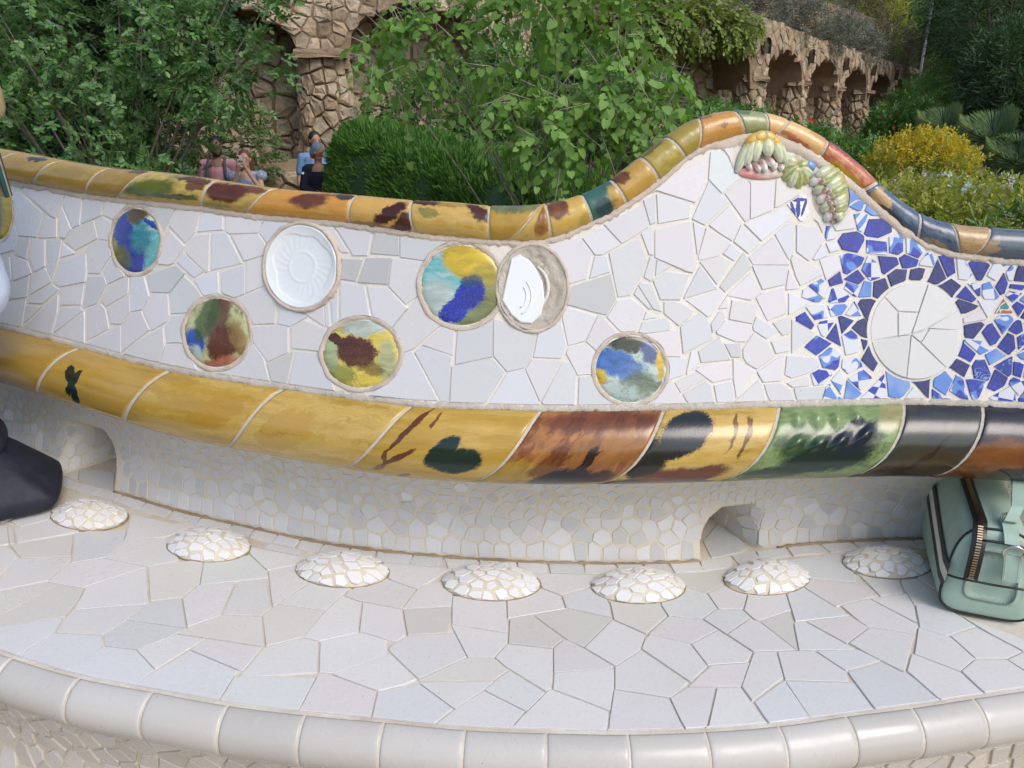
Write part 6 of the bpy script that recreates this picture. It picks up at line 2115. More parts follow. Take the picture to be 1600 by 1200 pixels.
# fan palms
def fan_palm(name, label, base, n, size, group):
    root = empty(name, base, label, 'palm', group)
    b0 = Vector(base)
    V, F = tube([b0, b0 + Vector((0, 0, size * .5))], [size * .12, size * .10], 9)
    keep(mesh_obj('trunk', V, F, M['bark_dark'], None, True), root)
    PP, DD, NN, SZ = [], [], [], []
    mb = MB()
    for i in range(n):
        a = i * 2.39996
        el = R(8 + 75 * ((i * 0.618) % 1) ** 1.1)
        d = Vector((math.cos(a) * math.cos(el), math.sin(a) * math.cos(el), math.sin(el)))
        st = b0 + Vector((0, 0, size * .5))
        e = st + d * size * (0.55 + .2 * random.Random(i).random())
        tw = random.Random(i + 99).uniform(-.6, .6)
        mb.add(tube([st, st.lerp(e, .5) + Vector((0, 0, .03 * size)), e], [.018 * size, .014 * size, .010 * size], 5, False))
        up = Vector((0, 0, 1)) if abs(d.z) < .9 else Vector((1, 0, 0))
        s = d.cross(up).normalized(); nn = s.cross(d).normalized()
        for k in range(18):
            b = R(-95 + 190 * k / 17)
            dd = d * math.cos(b) + s * math.sin(b) - Vector((0, 0, .22 * abs(math.sin(b))))
            PP.append(e); DD.append(dd); NN.append(nn + s * (.5 * math.sin(b) + tw)); SZ.append(size * .52 * (.75 + .25 * math.cos(b)))
    keep(mb.build('stalks', LFM['palm']), root)
    V, F = leaves(np.array(PP), np.array(DD), np.array(NN), np.array(SZ), (T_LONG[0] * np.array([1, .26, 1]), T_LONG[1]))
    keep(np_mesh('fronds', V, F, LFM['palm']), root)


for (x, y, Y, sz, lab) in [(1480, 200, 16.5, 1.05, 'fan palm beside the path left of its neighbours'), (1560, 215, 13.5, 1.1, 'large fan palm at the right behind the yellow bush'), (1500, 265, 12.5, .8, 'small fan palm just behind the yellow bush'), (1600, 250, 12.5, 1.0, 'fan palm cut by the right picture edge')]:
    p = on_y(x, y, Y)
    fan_palm('fan_palm', lab, (p.x, p.y, p.z - sz * .7), 64, sz * .72, 'fan palms by the path')
# tree trunks and a lamp post up the slope
for (x0, x1, Y, r, lab) in [(1412, 1428, 34, .42, 'thick brown palm trunk left of the lamp post'), (1443, 1456, 36, .30, 'dark slender trunk right behind the lamp post'), (1492, 1500, 38, .45, 'dark trunk right of the lime bush'), (1222, 1226, 30, .2, 'thin trunk above the first small arch')]:
    a, b = on_y(x0, 100, Y), on_y(x0, -60, Y)
    gz = terrain_z(a.x, a.y) - .3
    root = empty('palm_tree', (a.x, a.y, gz), lab, 'tree', 'trunks on the slope')
    path = [Vector((a.x, a.y, gz + (b.z + 4 - gz) * k / 8)) + Vector((.04 * math.sin(k), 0, 0)) for k in range(9)]
    V, F = tube(path, [r * (1.15 - .02 * k) for k in range(9)], 10)
    keep(mesh_obj('trunk', V, F, M['bark_dark'], None, True), root)
    P, out = blob_points([((a.x, a.y, b.z + 4.5), (2.2, 2.2, 1.5))], 260, .5, -2)
    (lp, ld, ln_, ls), _ = sprays(P, out, .8, 12, .5, T_LONG, .2, .7, .4, .4)
    V, F = leaves(lp, ld, ln_, ls, T_LONG)
    keep(np_mesh('crown', V, F, LFM['palm']), root)
a = on_y(1446, 66, 25.5)
lp_ = empty('lamp_post', (a.x, a.y, terrain_z(a.x, a.y) - .3), 'slim pale lamp post rising above the end of the arcade', 'lamp post')
V, F = tube([Vector((a.x, a.y, terrain_z(a.x, a.y) - .3)), Vector((a.x, a.y, a.z + 4.5))], [.045, .035], 10)
keep(mesh_obj('pole', V, F, plain('pale grey metal', (.5, .52, .55), .4)), lp_)
V, F = tube([Vector((a.x, a.y, a.z + 4.5)), Vector((a.x, a.y, a.z + 4.6)), Vector((a.x, a.y, a.z + 4.9)), Vector((a.x, a.y, a.z + 5.0))], [.06, .2, .26, .05], 12)
keep(mesh_obj('lantern', V, F, plain('lantern metal', (.2, .2, .2), .4)), lp_)
# ------------------------------------------------------------------ people and bags
def cap_geo(p0, p1, r0, r1, seg=12):
    """tapered capsule"""
    p0, p1 = Vector(p0), Vector(p1)
    d = (p1 - p0)
    L = d.length
    d = d / L if L > 1e-6 else Vector((0, 0, 1))
    pts_, rad = [], []
    for k in range(4):
        a = R(90 - 28 * k)
        pts_.append(p0 - d * r0 * math.sin(a)); rad.append(max(.0008, r0 * math.cos(a)))
    for k in range(4):
        a = R(6 + 28 * k)
        pts_.append(p1 + d * r1 * math.sin(a)); rad.append(max(.0008, r1 * math.cos(a)))
    return tube(pts_, rad, seg)


def ell_geo(c, r, rot=None, nu=14, nv=10):
    V, F = [], []
    c = Vector(c)
    for i in range(nv + 1):
        th = math.pi * i / nv
        for k in range(nu):
            a = 2 * math.pi * k / nu
            v = Vector((r[0] * math.sin(th) * math.cos(a), r[1] * math.sin(th) * math.sin(a), r[2] * math.cos(th)))
            if rot: v = rot @ v
            V.append(c + v)
    for i in range(nv):
        for k in range(nu): F.append((i * nu + k, (i + 1) * nu + k, (i + 1) * nu + (k + 1) % nu, i * nu + (k + 1) % nu))
    return V, F


def flesh(name, prims, mat, parent, voxel=0.011, smooth=3):
    """one continuous skin over overlapping forms"""
    mb = MB()
    for p in prims: mb.add(p)
    o = mb.build(name, mat, None, True)
    o.parent = parent
    r = o.modifiers.new('skin', 'REMESH'); r.mode = 'VOXEL'; r.voxel_size = voxel; r.use_smooth_shade = True
    s = o.modifiers.new('soften', 'SMOOTH'); s.factor = 0.5; s.iterations = smooth
    return o


def hand_prims(w_, d, side, k=1.0, curl=0.5):
    """palm and five bent fingers; d: pointing direction, side: thumb side"""
    w_, d, side = Vector(w_), Vector(d).normalized(), Vector(side).normalized()
    side = (side - d * side.dot(d)).normalized()
    nrm = d.cross(side)
    pr = [cap_geo(w_, w_ + d * .085 * k, .026 * k, .034 * k)]
    for i, (o_, L) in enumerate(((.030, .070), (.010, .080), (-.011, .074), (-.030, .058))):
        b = w_ + d * .085 * k + side * o_ * k
        m_ = b + (d * (1 - curl * .3) + nrm * curl * .5).normalized() * L * .55 * k
        t = m_ + (d * (1 - curl) + nrm * curl).normalized() * L * .5 * k
        pr += [cap_geo(b, m_, .0095 * k, .009 * k, 8), cap_geo(m_, t, .009 * k, .007 * k, 8)]
    b = w_ + d * .03 * k + side * .028 * k
    m_ = b + (d * .6 + side * .8).normalized() * .042 * k
    pr += [cap_geo(b, m_, .012 * k, .010 * k, 8), cap_geo(m_, m_ + (d * .9 + side * .3 + nrm * curl * .4).normalized() * .034 * k, .010 * k, .008 * k, 8)]
    return pr


def cloth(name, c, var=.12): return plain(name, c, .85, .15, var, 30, .25)


SKIN = plain('light skin', (0.50, 0.30, 0.21), .55, .35, .08, 60)
SKIN2 = plain('brown skin', (0.24, 0.13, 0.085), .55, .35, .08, 60)
SKIN3 = plain('tanned skin', (0.40, 0.23, 0.155), .55, .35, .08, 60)


def head_prims(h, f, k=1.0):
    """head at h facing f (unit, horizontal-ish)"""
    h, f = Vector(h), Vector(f).normalized()
    s = f.cross(Vector((0, 0, 1))).normalized(); u = s.cross(f)
    pr = [ell_geo(h + u * .02 * k, (.078 * k, .096 * k, .108 * k), Matrix((s, f, u)).transposed()), ell_geo(h + f * .022 * k - u * .062 * k, (.056 * k, .062 * k, .062 * k), Matrix((s, f, u)).transposed()),
          cap_geo(h + f * .088 * k + u * .012 * k, h + f * .108 * k - u * .022 * k, .010 * k, .014 * k, 8), ell_geo(h + f * .082 * k - u * .060 * k, (.024 * k, .012 * k, .010 * k), Matrix((s, f, u)).transposed(), 10, 6), cap_geo(h + f * .078 * k + u * .030 * k - s * .04 * k, h + f * .078 * k + u * .030 * k + s * .04 * k, .012 * k, .012 * k, 8)]
    for q in (-1, 1): pr.append(ell_geo(h + s * q * .080 * k - u * .005 * k, (.012 * k, .022 * k, .030 * k), Matrix((s, f, u)).transposed(), 10, 6))
    return pr, s, u


M['eye'] = plain('eye', (0.03, 0.02, 0.015), .3)
M['lip'] = plain('lip', (0.36, 0.13, 0.10), .5)


def face_bits(root, h, f, k=1.0, brow=(0.05, 0.03, 0.02)):
    h, f = Vector(h), Vector(f).normalized()
    s = f.cross(Vector((0, 0, 1))).normalized(); u = s.cross(f)
    rot = Matrix((s, f, u)).transposed()
    for q in (-1, 1):
        V, F = ell_geo(h + f * .080 * k + s * q * .031 * k + u * .012 * k, (.011 * k, .008 * k, .005 * k), rot, 10, 6)
        mesh_obj('eye', V, F, M['eye'], root, True)
        V, F = cap_geo(h + f * .090 * k + s * q * .016 * k + u * .034 * k, h + f * .082 * k + s * q * .048 * k + u * .034 * k, .0032 * k, .002 * k, 6)
        mesh_obj('eyebrow', V, F, M['eye'], root, True)
    V, F = ell_geo(h + f * .090 * k - u * .061 * k, (.022 * k, .008 * k, .008 * k), rot, 10, 6)
    mesh_obj('mouth', V, F, M['lip'], root, True)


def hair_cap(root, h, f, mat, k=1.0, length=0.0, name='hair', beard=False):
    h, f = Vector(h), Vector(f).normalized()
    s = f.cross(Vector((0, 0, 1))).normalized(); u = s.cross(f)
    rot = Matrix((s, f, u)).transposed()
    pr = [ell_geo(h - f * .016 * k + u * .045 * k, (.088 * k, .098 * k, .098 * k), rot), ell_geo(h - f * .045 * k - u * .01 * k, (.085 * k, .068 * k, .10 * k), rot)]
    if length:
        for q in (-1, 0, 1):
            a = h - f * .05 * k + s * q * .062 * k
            pr.append(cap_geo(a, a - u * length + s * q * .02 - f * .01, .048 * k, .03 * k))
    o = flesh(name, pr, mat, root, .012, 2)
    if beard:
        pr = [ell_geo(h + f * .045 * k - u * .085 * k, (.058 * k, .055 * k, .045 * k), rot)]
        for q in (-1, 1): pr.append(cap_geo(h + s * q * .070 * k - u * .02 * k, h + s * q * .045 * k + f * .045 * k - u * .08 * k, .016 * k, .022 * k))
        flesh('beard', pr, mat, root, .010, 2)
    return o


def stander(label, loc, H, face, skin, shirt, trouser, arms, rotz=0.0, hair=None, hairlen=0, beard=False, sleeve=0.55, extra=None, group='people strolling behind the bench', yaw_body=0.0):
    root = empty('person', loc, label, 'person', group)
    root.rotation_euler = (0, 0, rotz)
    k = H / 1.75
    Z = lambda x, y, z: Vector((x * k, y * k, z * k))
    head = Z(0, -.02, 1.635)
    f = Vector(face).normalized()
    hp, s, u = head_prims(head, f, k)
    body = hp + [cap_geo(Z(0, 0, 1.44), Z(0, -.01, 1.56), .058 * k, .052 * k), cap_geo(Z(0, 0, 1.0), Z(0, 0, 1.36), .125 * k, .13 * k), cap_geo(Z(-.14, 0, 1.41), Z(.14, 0, 1.41), .055 * k, .055 * k)]
    for q in (-1, 1):
        body += [cap_geo(Z(q * .09, 0, .92), Z(q * .10, -.01, .50), .085 * k, .058 * k), cap_geo(Z(q * .10, -.01, .50), Z(q * .10, .01, .09), .055 * k, .038 * k), cap_geo(Z(q * .10, .03, .045), Z(q * .115, -.15, .035), .042 * k, .034 * k)]
    for (sh, el, wr, hd, ts) in arms:
        sh, el, wr = Z(*sh), Z(*el), Z(*wr)
        body += [cap_geo(sh, el, .048 * k, .038 * k), cap_geo(el, wr, .038 * k, .026 * k)] + hand_prims(wr, hd, ts, k)
    flesh('body', body, skin, root, .0105, 2)
    face_bits(root, head, f, k)
    sp = [cap_geo(Z(0, 0, .96), Z(0, .0, 1.30), .155 * k, .150 * k), ell_geo(Z(0, -.01, 1.25), (.185 * k, .125 * k, .20 * k)), cap_geo(Z(-.155, 0, 1.405), Z(.155, 0, 1.405), .070 * k, .070 * k), ell_geo(Z(0, 0, 1.0), (.17 * k, .125 * k, .13 * k))]
    for (sh, el, wr, hd, ts) in arms:
        sh, el = Z(*sh), Z(*el)
        sp.append(cap_geo(sh, sh.lerp(el, sleeve) if sleeve <= 1 else el, .064 * k, .060 * k))
        if sleeve > 1: sp.append(cap_geo(el, el.lerp(Z(*wr), sleeve - 1), .052 * k, .044 * k))
    flesh('shirt', sp, shirt, root, .013, 3)
    tp = [ell_geo(Z(0, 0, .93), (.165 * k, .125 * k, .12 * k))]
    for q in (-1, 1): tp += [cap_geo(Z(q * .085, 0, .90), Z(q * .10, -.005, .50), .100 * k, .075 * k), cap_geo(Z(q * .10, -.005, .50), Z(q * .10, .01, .10), .075 * k, .066 * k)]
    flesh('trousers', tp, trouser, root, .014, 3)
    for q in (-1, 1):
        V, F = ell_geo(Z(q * .108, -.05, .035), (.048 * k, .14 * k, .045 * k)); mesh_obj('shoe', V, F, M['eye'], root, True)
    if hair: hair_cap(root, head, f, hair, k, hairlen, beard=beard)
    if extra: extra(root, Z, k, head, f)
    return root


HBLK = plain('black hair', (0.02, 0.015, 0.012), .5, .4, .3, 60, .5)
HBRN = plain('auburn hair', (0.13, 0.055, 0.028), .5, .4, .3, 60, .5)
HGRY = plain('grey blue cap', (0.12, 0.15, 0.21), .6, .3, .2, 60, .4)
relaxL = ((-.19, 0, 1.41), (-.24, .01, 1.12), (-.25, -.04, .87), (0, -.1, -1), (0.3, -1, 0))
relaxR = ((.19, 0, 1.41), (.24, .01, 1.12), (.25, -.04, .87), (0, -.1, -1), (-0.3, -1, 0))


def feet(x, y, Y, H):
    p = on_y(x, y, Y)       # head centre pixel
    return (p.x, p.y, p.z - 1.635 * H / 1.75)


def pack(root, Z, k, head, f):
    st = plain('grey strap', (0.07, 0.085, 0.10), .8)
    for q in (-1, 1):
        pts_ = [Z(q * .10, .10, 1.43), Z(q * .105, 0, 1.485), Z(q * .11, -.09, 1.42), Z(q * .125, -.145, 1.28), Z(q * .135, -.14, 1.12), Z(q * .17, -.06, 1.02)]
        V, F = tube(pts_, [.022 * k] * 6, 8)
        mesh_obj('strap', V, F, st, root, True)
    flesh('backpack', [ell_geo(Z(0, .19, 1.22), (.15 * k, .09 * k, .22 * k)), ell_geo(Z(0, .22, 1.08), (.14 * k, .09 * k, .12 * k))], st, root, .016, 3)


stander('person in a pink T-shirt with backpack straps half behind leaves', feet(337, 229, 11.3, 1.78), 1.78, (.45, -1, -.15), SKIN2, cloth('pink cotton', (0.50, 0.27, 0.30)), cloth('dark shorts', (0.05, 0.05, 0.06)), [relaxL, relaxR], 0.1, HBLK, 0, True, .75, pack)


def ruffle(root, Z, k, head, f):
    cl = cloth('blue print cotton', (0.30, 0.34, 0.46), .5)
    for q in (-1, 1):
        flesh('ruffle_sleeve', [ell_geo(Z(q * .215, -.02, 1.40), (.085 * k, .09 * k, .085 * k))], cl, root, .014, 2)


wl = ((-.18, 0, 1.40), (-.20, -.20, 1.17), (-.045, -.27, 1.50), (.35, -.25, .9), (1, 0, .2))
wr_ = ((.18, 0, 1.40), (.25, -.20, 1.19), (.075, -.27, 1.52), (-.35, -.25, .9), (-1, 0, .2))
wloc = feet(383, 249, 11.1, 1.66)
stander('person in a blue print dress raising a phone with both hands', wloc, 1.66, (.15, -1, -.05), SKIN, cloth('blue print dress', (0.30, 0.34, 0.46), .5), cloth('blue print skirt', (0.28, 0.32, 0.45), .5), [wl, wr_], 0.05, HBRN, .20, False, .2, ruffle)
kk = 1.66 / 1.75
pc = Vector(wloc) + Vector((.03 * kk, -.315 * kk, 1.63 * kk))
cb = bmesh.new(); bmesh.ops.create_cube(cb, size=1)
for v in cb.verts: v.co = Vector((v.co.x * .078, v.co.y * .010, v.co.z * .155))
bmesh.ops.bevel(cb, geom=cb.edges[:], offset=.004, segments=2, affect='EDGES')
me = bpy.data.meshes.new('phone'); cb.to_mesh(me); cb.free(); me.materials.append(plain('white phone back', (.62, .64, .62), .3))
ph = link(bpy.data.objects.new('phone', me)); ph.location = pc; ph.rotation_euler = (R(8), 0, R(4))
tag(ph, 'white phone held up by the person in the blue print dress', 'phone')
cb = bmesh.new(); bmesh.ops.create_cube(cb, size=1)
for v in cb.verts: v.co = Vector((v.co.x * .022, v.co.y * .004, v.co.z * .03)) + Vector((-.02, -.0075, .052))
me = bpy.data.meshes.new('camera_bump'); cb.to_mesh(me); cb.free(); me.materials.append(M['eye'])
link(bpy.data.objects.new('camera_bump', me), ph)

stander('person with a beard in a light blue polo shirt beside the hedge', feet(492, 220, 12.3, 1.82), 1.82, (.35, -1, -.1), SKIN3, cloth('light blue pique', (0.16, 0.28, 0.52)), cloth('navy trousers', (0.02, 0.025, 0.04)), [((-.20, 0, 1.41), (-.27, .02, 1.12), (-.25, -.08, .88), (0, -.2, -1), (.3, -1, 0)), relaxR], 0.25, HBLK, 0, True, .72)
nl = ((-.18, 0, 1.40), (-.24, -.06, 1.14), (-.02, -.22, 1.03), (1, -.1, -.05), (0, -.2, 1))
nr = ((.18, 0, 1.40), (.23, -.05, 1.13), (.05, -.20, 1.05), (-1, -.1, -.05), (0, -.2, 1))


def patch(root, Z, k, head, f):
    V, F = ell_geo(Z(-.222, -.062, 1.345), (.030 * k, .014 * k, .022 * k), None, 10, 6)
    mesh_obj('sleeve_patch', V, F, plain('white patch', (.6, .62, .66)), root, True)


stander('person in dark navy with a grey blue cap in front of the bearded one', feet(496, 238, 11.4, 1.70), 1.70, (.9, -.5, -.35), SKIN2, cloth('dark navy jacket', (0.012, 0.014, 0.026)), cloth('black trousers', (0.01, 0.01, 0.014)), [nl, nr], 0.15, HGRY, 0, False, 1.75, patch)
stander('small far person in reddish clothing under the dark trees', feet(1545, 163, 27.0, 1.7), 1.7, (0, -1, 0), SKIN3, cloth('rust cotton', (0.16, 0.06, 0.05)), cloth('brown trousers', (0.06, 0.035, 0.03)), [relaxL, relaxR], 0, HBLK, 0, False, .6, None, None)

# ---- visitor sitting on the bench, almost wholly outside the left edge
sit = empty('person', (-1.53, 1.60, SEAT), 'seated person with blond hair, patterned scarf and pale blue shirt at left edge', 'person')
sit.scale = (1.19, 1.19, 1.19)
HC = Vector((.318, -.02, .82))
hp, s, u = head_prims(HC, (.2, -1, 0), 1.0)
SB = hp + [cap_geo((.15, .02, .58), (.30, -.01, .70), .060, .055), cap_geo((0, .02, .16), (.11, .03, .44), .11, .11), cap_geo((0, .02, .585), (.27, .02, .535), .045, .045)]
for q in (-1, 1):
    SB += [cap_geo((q * .10, 0, .10), (q * .13, -.36, .09), .085, .062), cap_geo((q * .13, -.36, .09), (q * .13, -.40, -.30), .058, .040), cap_geo((q * .13, -.38, -.36), (q * .14, -.54, -.372), .04, .032)]
armp = [((.30, .02, .565), (.27, .06, .33), (.12, -.16, .22), (-.5, -1, -.2), (-.8, 0, .4)), ((-.05, .02, .59), (-.18, .0, .36), (-.10, -.22, .22), (.2, -1, -.2), (.8, 0, .4))]
for (a, b, c, hd, ts) in armp: SB += [cap_geo(a, b, .046, .038), cap_geo(b, c, .038, .027)] + hand_prims(c, hd, ts)
flesh('body', SB, SKIN3, sit, .010, 2)
face_bits(sit, HC, (.2, -1, 0), 1.0)
CB_ = [cap_geo((0, 0, .14), (.11, .02, .42), .15, .155), cap_geo((-.02, .02, .585), (.27, .02, .525), .072, .072), ell_geo((.11, .01, .42), (.17, .13, .20))]
for (a, b, c, hd, ts) in armp: CB_.append(cap_geo(a, Vector(a).lerp(Vector(b), .46), .062, .078))
flesh('shirt', CB_, cloth('pale blue cotton', (0.56, 0.64, 0.80), .06), sit, .012, 4)
TB_ = [ell_geo((0, 0, .10), (.19, .15, .13))]
for q in (-1, 1): TB_ += [cap_geo((q * .10, 0, .10), (q * .13, -.36, .09), .100, .078), cap_geo((q * .13, -.36, .09), (q * .13, -.39, -.27), .078, .066)]
flesh('trousers', TB_, cloth('dark trousers', (0.015, 0.017, 0.028)), sit, .014, 3)
HBL = plain('blond hair', (0.46, 0.36, 0.20), .45, .4, .3, 30, .5)
hair_cap(sit, HC, (.2, -1, 0), HBL, 1.06, .05)
SCF = glaze('patterned scarf', [srgb(200, 196, 180), srgb(40, 84, 84), srgb(196, 150, 110), srgb(30, 60, 66)], [], .8)
sr_ = random.Random(4)
for j in range(44):
    x0 = .055 + .055 * sr_.random()
    y0 = -.09 + .20 * sr_.random()
    pts_ = [HC + Vector((x0 * .80, y0 * .6, .05)), HC + Vector((.006 + x0 * .84 + .004 * sr_.random(), y0 * .7 - .01, -.04)), HC + Vector((.004 + x0 * .84, y0 * .7 - .015, -.12)), HC + Vector((.010 + x0 * .9, y0 * .7 - .02, -.20))]
    V, F = tube(pts_, [.006, .007, .006, .004], 6)
    mesh_obj('hair_lock' if j % 2 else 'scarf_tail', V, F, HBL if j % 2 else [SCF, cloth('teal scarf', (.03, .10, .11)), cloth('cream scarf', (.55, .50, .42))][j // 2 % 3], sit, True)

# ---- navy bag on the seat at the left
NV = plain('navy nylon', (0.016, 0.018, 0.032), .6, .35, .3, 22, .9)
bagL = empty('shoulder_bag', (-1.245, 1.665, SEAT), 'slouched dark navy fabric bag lying on the seat at the left edge', 'bag')


def lump(name, prof, mat, parent, seg=28, sub=2):
    """closed soft form from horizontal outlines: (z, centre x, centre y, rx, ry, square, yaw)"""
    V, F = [], []
    for (z, cx, cy, rx, ry, e, yw) in prof:
        for k in range(seg):
            a = 2 * math.pi * k / seg
            ca, sa = math.cos(a), math.sin(a)
            x = rx * math.copysign(abs(ca) ** e, ca); y = ry * math.copysign(abs(sa) ** e, sa)
            V.append(Vector((cx + x * math.cos(yw) - y * math.sin(yw), cy + x * math.sin(yw) + y * math.cos(yw), z)))
    n = len(prof)
    for i in range(n - 1):
        for k in range(seg): F.append((i * seg + k, i * seg + (k + 1) % seg, (i + 1) * seg + (k + 1) % seg, (i + 1) * seg + k))
    F.append(tuple(range(seg))[::-1]); F.append(tuple((n - 1) * seg + k for k in range(seg)))
    o = mesh_obj(name, V, F, mat, parent, True)
    if sub:
        m_ = o.modifiers.new('round', 'SUBSURF'); m_.levels = sub; m_.render_levels = sub
    for v in o.data.vertices:
        if v.co.z > .02: v.co += Vector((noise.noise(v.co * 17), noise.noise(v.co * 17 + Vector((5, 0, 0))), noise.noise(v.co * 17 + Vector((0, 9, 0))))) * .017
    return o


yw = R(28)
lump('bag_body', [(.002, 0, 0, .105, .10, .3, yw), (.012, 0, 0, .125, .115, .3, yw), (.045, .012, 0, .140, .118, .3, yw), (.062, .010, 0, .132, .112, .35, yw), (.11, -.022, .01, .098, .095, .45, yw), (.15, -.050, .02, .075, .08, .6, yw), (.165, -.06, .02, .04, .05, .8, yw)], NV, bagL, 28, 1)
lump('bag_flap', [(.125, -.055, .01, .070, .075, .5, yw), (.14, -.055, .01, .088, .09, .5, yw), (.18, -.06, .02, .090, .09, .5, yw), (.215, -.07, .03, .068, .06, .7, yw), (.222, -.075, .03, .03, .03, .9, yw)], NV, bagL, 28, 1)
pts_ = [Vector((-.14 + .012 * k, -.06 + .012 * math.sin(k * .9), .06 + .15 * math.sin(math.pi * k / 10))) for k in range(11)]
V, F = tube(pts_, .010, 8); mesh_obj('strap', V, F, NV, bagL, True)

# ---- sage green handbag at the right
SAGE = plain('sage leather', (0.33, 0.45, 0.37), .46, .4, .07, 26, .3)
PIPE = plain('black piping', (0.008, 0.008, 0.009), .4, .5)
CREAM = plain('cream webbing', (.62, .60, .54), .7)
CHR = plain('nickel hardware', (.62, .58, .52), .18, .5, .05, 30, 0, 1.0)
GOLD = plain('zip teeth metal', (.50, .40, .26), .3, .5, .05, 30, 0, 1.0)
fb = on_z(1535, 968, SEAT)
hb = empty('handbag', (fb.x, fb.y, SEAT), 'sage green leather handbag with black piping and zip on the seat', 'handbag')
hb.rotation_euler = (0, 0, R(-20))
# local axes: x across the end panel (to the right), y along the bag (away), z up
HW0, HW1, HH, HLn = 0.082, 0.062, 0.185, 0.30


def bagp(x, y, z):
    """x -1..1 across, y 0..1 along, z 0..1 up -> local point; rounded shoulders, slight sag and lean to the left"""
    wd = HW0 + (HW1 - HW0) * z ** 1.5
    hgt = HH * (1 - 0.10 * abs(x) ** 3) * (1 + .06 * y)
    return Vector((x * wd - .004 * z, y * HLn - .012 * math.sin(math.pi * z) * (1 if y == 0 else 0) + .008 * z, .003 + z * hgt))


def section(y, sc=1.0, seg=40):
    out_ = []
    for k in range(seg):
        a = 2 * math.pi * k / seg
        ca, sa = math.cos(a), math.sin(a)
        x = math.copysign(abs(ca) ** .42, ca) * sc; z = .5 + .5 * math.copysign(abs(sa) ** .42, sa) * sc
        out_.append((x, z))
    return out_


V, F = [], []
rings = [(0.0, .55), (-.012, .86), (0.006, .965), (.04, 1.0), (.25, 1.01), (.5, 1.02), (.75, 1.01), (.96, 1.0), (1.0, .95), (1.01, .6)]
for (y, sc) in rings:
    for (x, z) in section(y, sc): V.append(bagp(x, y, max(0, z)))
n_ = 40
for i in range(len(rings) - 1):
    for k in range(n_): F.append((i * n_ + k, i * n_ + (k + 1) % n_, (i + 1) * n_ + (k + 1) % n_, (i + 1) * n_ + k))
F.append(tuple(range(n_))); F.append(tuple((len(rings) - 1) * n_ + k for k in range(n_))[::-1])
o = mesh_obj('bag_body', V, F, SAGE, hb, True)
m_ = o.modifiers.new('round', 'SUBSURF'); m_.levels = 1; m_.render_levels = 2


def pipe(name, pts_, r, mat, seg=7):
    V, F = tube(pts_, r, seg); return mesh_obj(name, V, F, mat, hb, True)


ring_ = [bagp(x, 0.012, z) for x, z in section(0, .985)]
pipe('piping', ring_ + ring_[:1], .0022, PIPE)
ring_ = [bagp(x * 1.01, 0.97, z) for x, z in section(0, 1.0)]
pipe('piping', ring_ + ring_[:1], .0022, PIPE)
yf = lambda x, z: -.016 * (1 - abs(x) ** 6) * (1 - abs(2 * z - 1) ** 6) - .002
fp = lambda x, z, o_=0: bagp(x, 0, z) + Vector((0, yf(x, z) + .006 - o_, 0))
pipe('panel_seam', [fp(-.97 + 1.94 * k / 14, .50 - .03 * math.sin(math.pi * k / 14), .001) for k in range(15)], .0022, PIPE)
pipe('top_seam', [fp(-.45 + 1.35 * k / 10, .90, .001) for k in range(11)], .0026, PIPE)
# zip: black tape over the top and down the end panel, with teeth
zp = [fp(-.52, .50 + .40 * k / 5, .003) for k in range(6)] + [bagp(-.50, .02, .985) + Vector((0, 0, .004))] + [bagp(-.46 + .05 * k / 6, .08 + .86 * k / 6, 1.0) + Vector((0, 0, .003)) for k in range(7)]
V, F = [], []
for i, p in enumerate(zp):
    V += [p + Vector((-.012, 0, -.001)), p + Vector((-.004, -.0005, .0015)), p + Vector((.004, -.0005, .0015)), p + Vector((.012, 0, -.001))]
mesh_obj('zip_tape', V, grid_faces(len(zp) - 1, 3), PIPE, hb, True)
for i in range(len(zp) - 1):
    a, b = zp[i], zp[i + 1]
    cnt = max(1, int((b - a).length / .0042))
    mb = MB()
    for k in range(cnt):
        p = a.lerp(b, (k + .5) / cnt) + Vector((0, -.0012, .0018))
        dd = (b - a).normalized()
        sx = .0042
        o_ = Vector((sx, 0, 0)); t = dd * .0013; up_ = Vector((0, -.0012, .0012))
        Vq = [p - o_ - t, p + o_ - t, p + o_ + t, p - o_ + t, p - o_ - t + up_, p + o_ - t + up_, p + o_ + t + up_, p - o_ + t + up_]
        mb.add((Vq, [(0, 1, 2, 3), (4, 5, 6, 7), (0, 1, 5, 4), (1, 2, 6, 5), (2, 3, 7, 6), (3, 0, 4, 7)]))
    mb.build('zip_teeth', GOLD, hb, False)
# striped webbing on the left flank
for j, (z0, z1, mt) in enumerate(((.40, .49, PIPE), (.49, .60, CREAM), (.60, .69, PIPE))):
    V = []
    for k in range(11):
        y = -.03 + .98 * k / 10
        for z in (z0, (z0 + z1) / 2, z1):
            zz = z + .25 * max(0, y) - .06
            V.append(bagp(-1.035 if k else -.99, max(0.0, y), zz) + Vector((-.001, -.004 if k == 0 else 0, 0)))
    mesh_obj('webbing_stripe', V, grid_faces(10, 2), mt, hb, True)
# strap tabs, rings and handle on the end panel and top


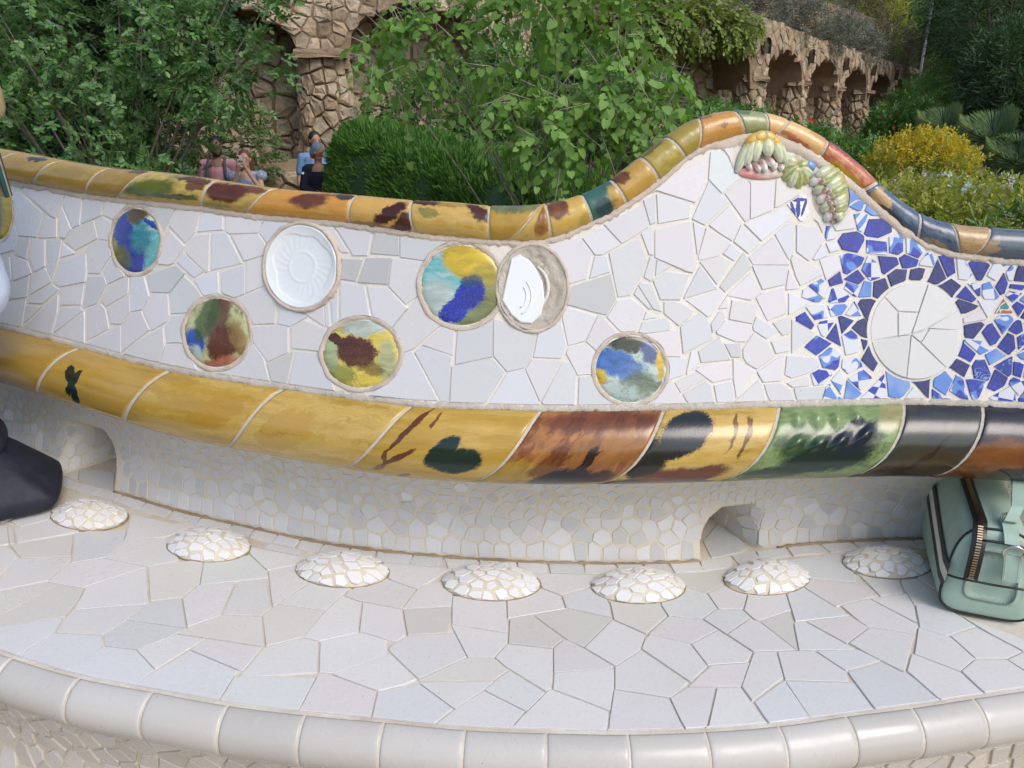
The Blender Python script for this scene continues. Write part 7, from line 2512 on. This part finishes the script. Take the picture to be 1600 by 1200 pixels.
def strip(name, pts_, wdt, mat, side=Vector((1, 0, 0)), thick=.0035):
    V, F = [], []
    for i, p in enumerate(pts_):
        d = (pts_[min(i + 1, len(pts_) - 1)] - pts_[max(i - 1, 0)]).normalized()
        nn = side.cross(d).normalized()
        V += [p - side * wdt - nn * thick, p + side * wdt - nn * thick, p + side * wdt + nn * thick, p - side * wdt + nn * thick]
    for i in range(len(pts_) - 1):
        for k in range(4): F.append((4 * i + k, 4 * i + (k + 1) % 4, 4 * i + 4 + (k + 1) % 4, 4 * i + 4 + k))
    F += [(3, 2, 1, 0), tuple(4 * (len(pts_) - 1) + k for k in range(4))]
    return mesh_obj(name, V, F, mat, hb, False)


strip('ring_tab', [fp(.30, .56 + .26 * k / 4, .006) for k in range(5)], .0135, SAGE)
mb = MB()
for sx in (-.0105, .0105):
    for k in range(9):
        p = fp(.30, .58 + .22 * k / 9, .0105) + Vector((sx, 0, 0))
        mb.add(tube([p, p + Vector((0, 0, .0026))], .0006, 4))
mb.build('stitching', CREAM, hb, False)


def torus(c, Rr, r, ax, ay, mat, name='ring'):
    pts_ = [c + ax * Rr * math.cos(2 * math.pi * k / 24) + ay * Rr * math.sin(2 * math.pi * k / 24) for k in range(25)]
    return pipe(name, pts_, r, mat, 8)


rc = fp(.30, .86, .014)
torus(rc, .016, .0024, Vector((1, 0, 0)), Vector((0, -.25, .97)), CHR)
pipe('clasp', [rc + Vector((.014, -.004, 0)), rc + Vector((.030, -.006, .002)), rc + Vector((.050, -.004, .004)), rc + Vector((.075, 0, .004))], [.004, .006, .0055, .005], CHR)
strip('handle', [bagp(.25, .10, 1.0) + Vector((0, 0, .000)), bagp(.25, .09, 1.0) + Vector((0, -.012, .014)), bagp(.3, .14, 1.0) + Vector((.008, -.01, .034)), bagp(.42, .30, 1.0) + Vector((.01, 0, .052)), bagp(.5, .55, 1.0) + Vector((.01, 0, .056)), bagp(.5, .8, 1.0) + Vector((.0, 0, .03)), bagp(.5, .85, 1.0)], .010, SAGE)
strip('handle_tab', [fp(.28, .90, .003), fp(.27, .97, .002), bagp(.26, .05, 1.0) + Vector((0, 0, .004)), bagp(.25, .12, 1.0) + Vector((0, 0, .004))], .012, SAGE)
torus(bagp(.25, .10, 1.0) + Vector((0, 0, .010)), .010, .0020, Vector((1, 0, 0)), Vector((0, .3, .95)), CHR)
torus(bagp(.5, .80, 1.0) + Vector((0, 0, .014)), .014, .0022, Vector((0, 1, 0)), Vector((.2, 0, .97)), CHR)
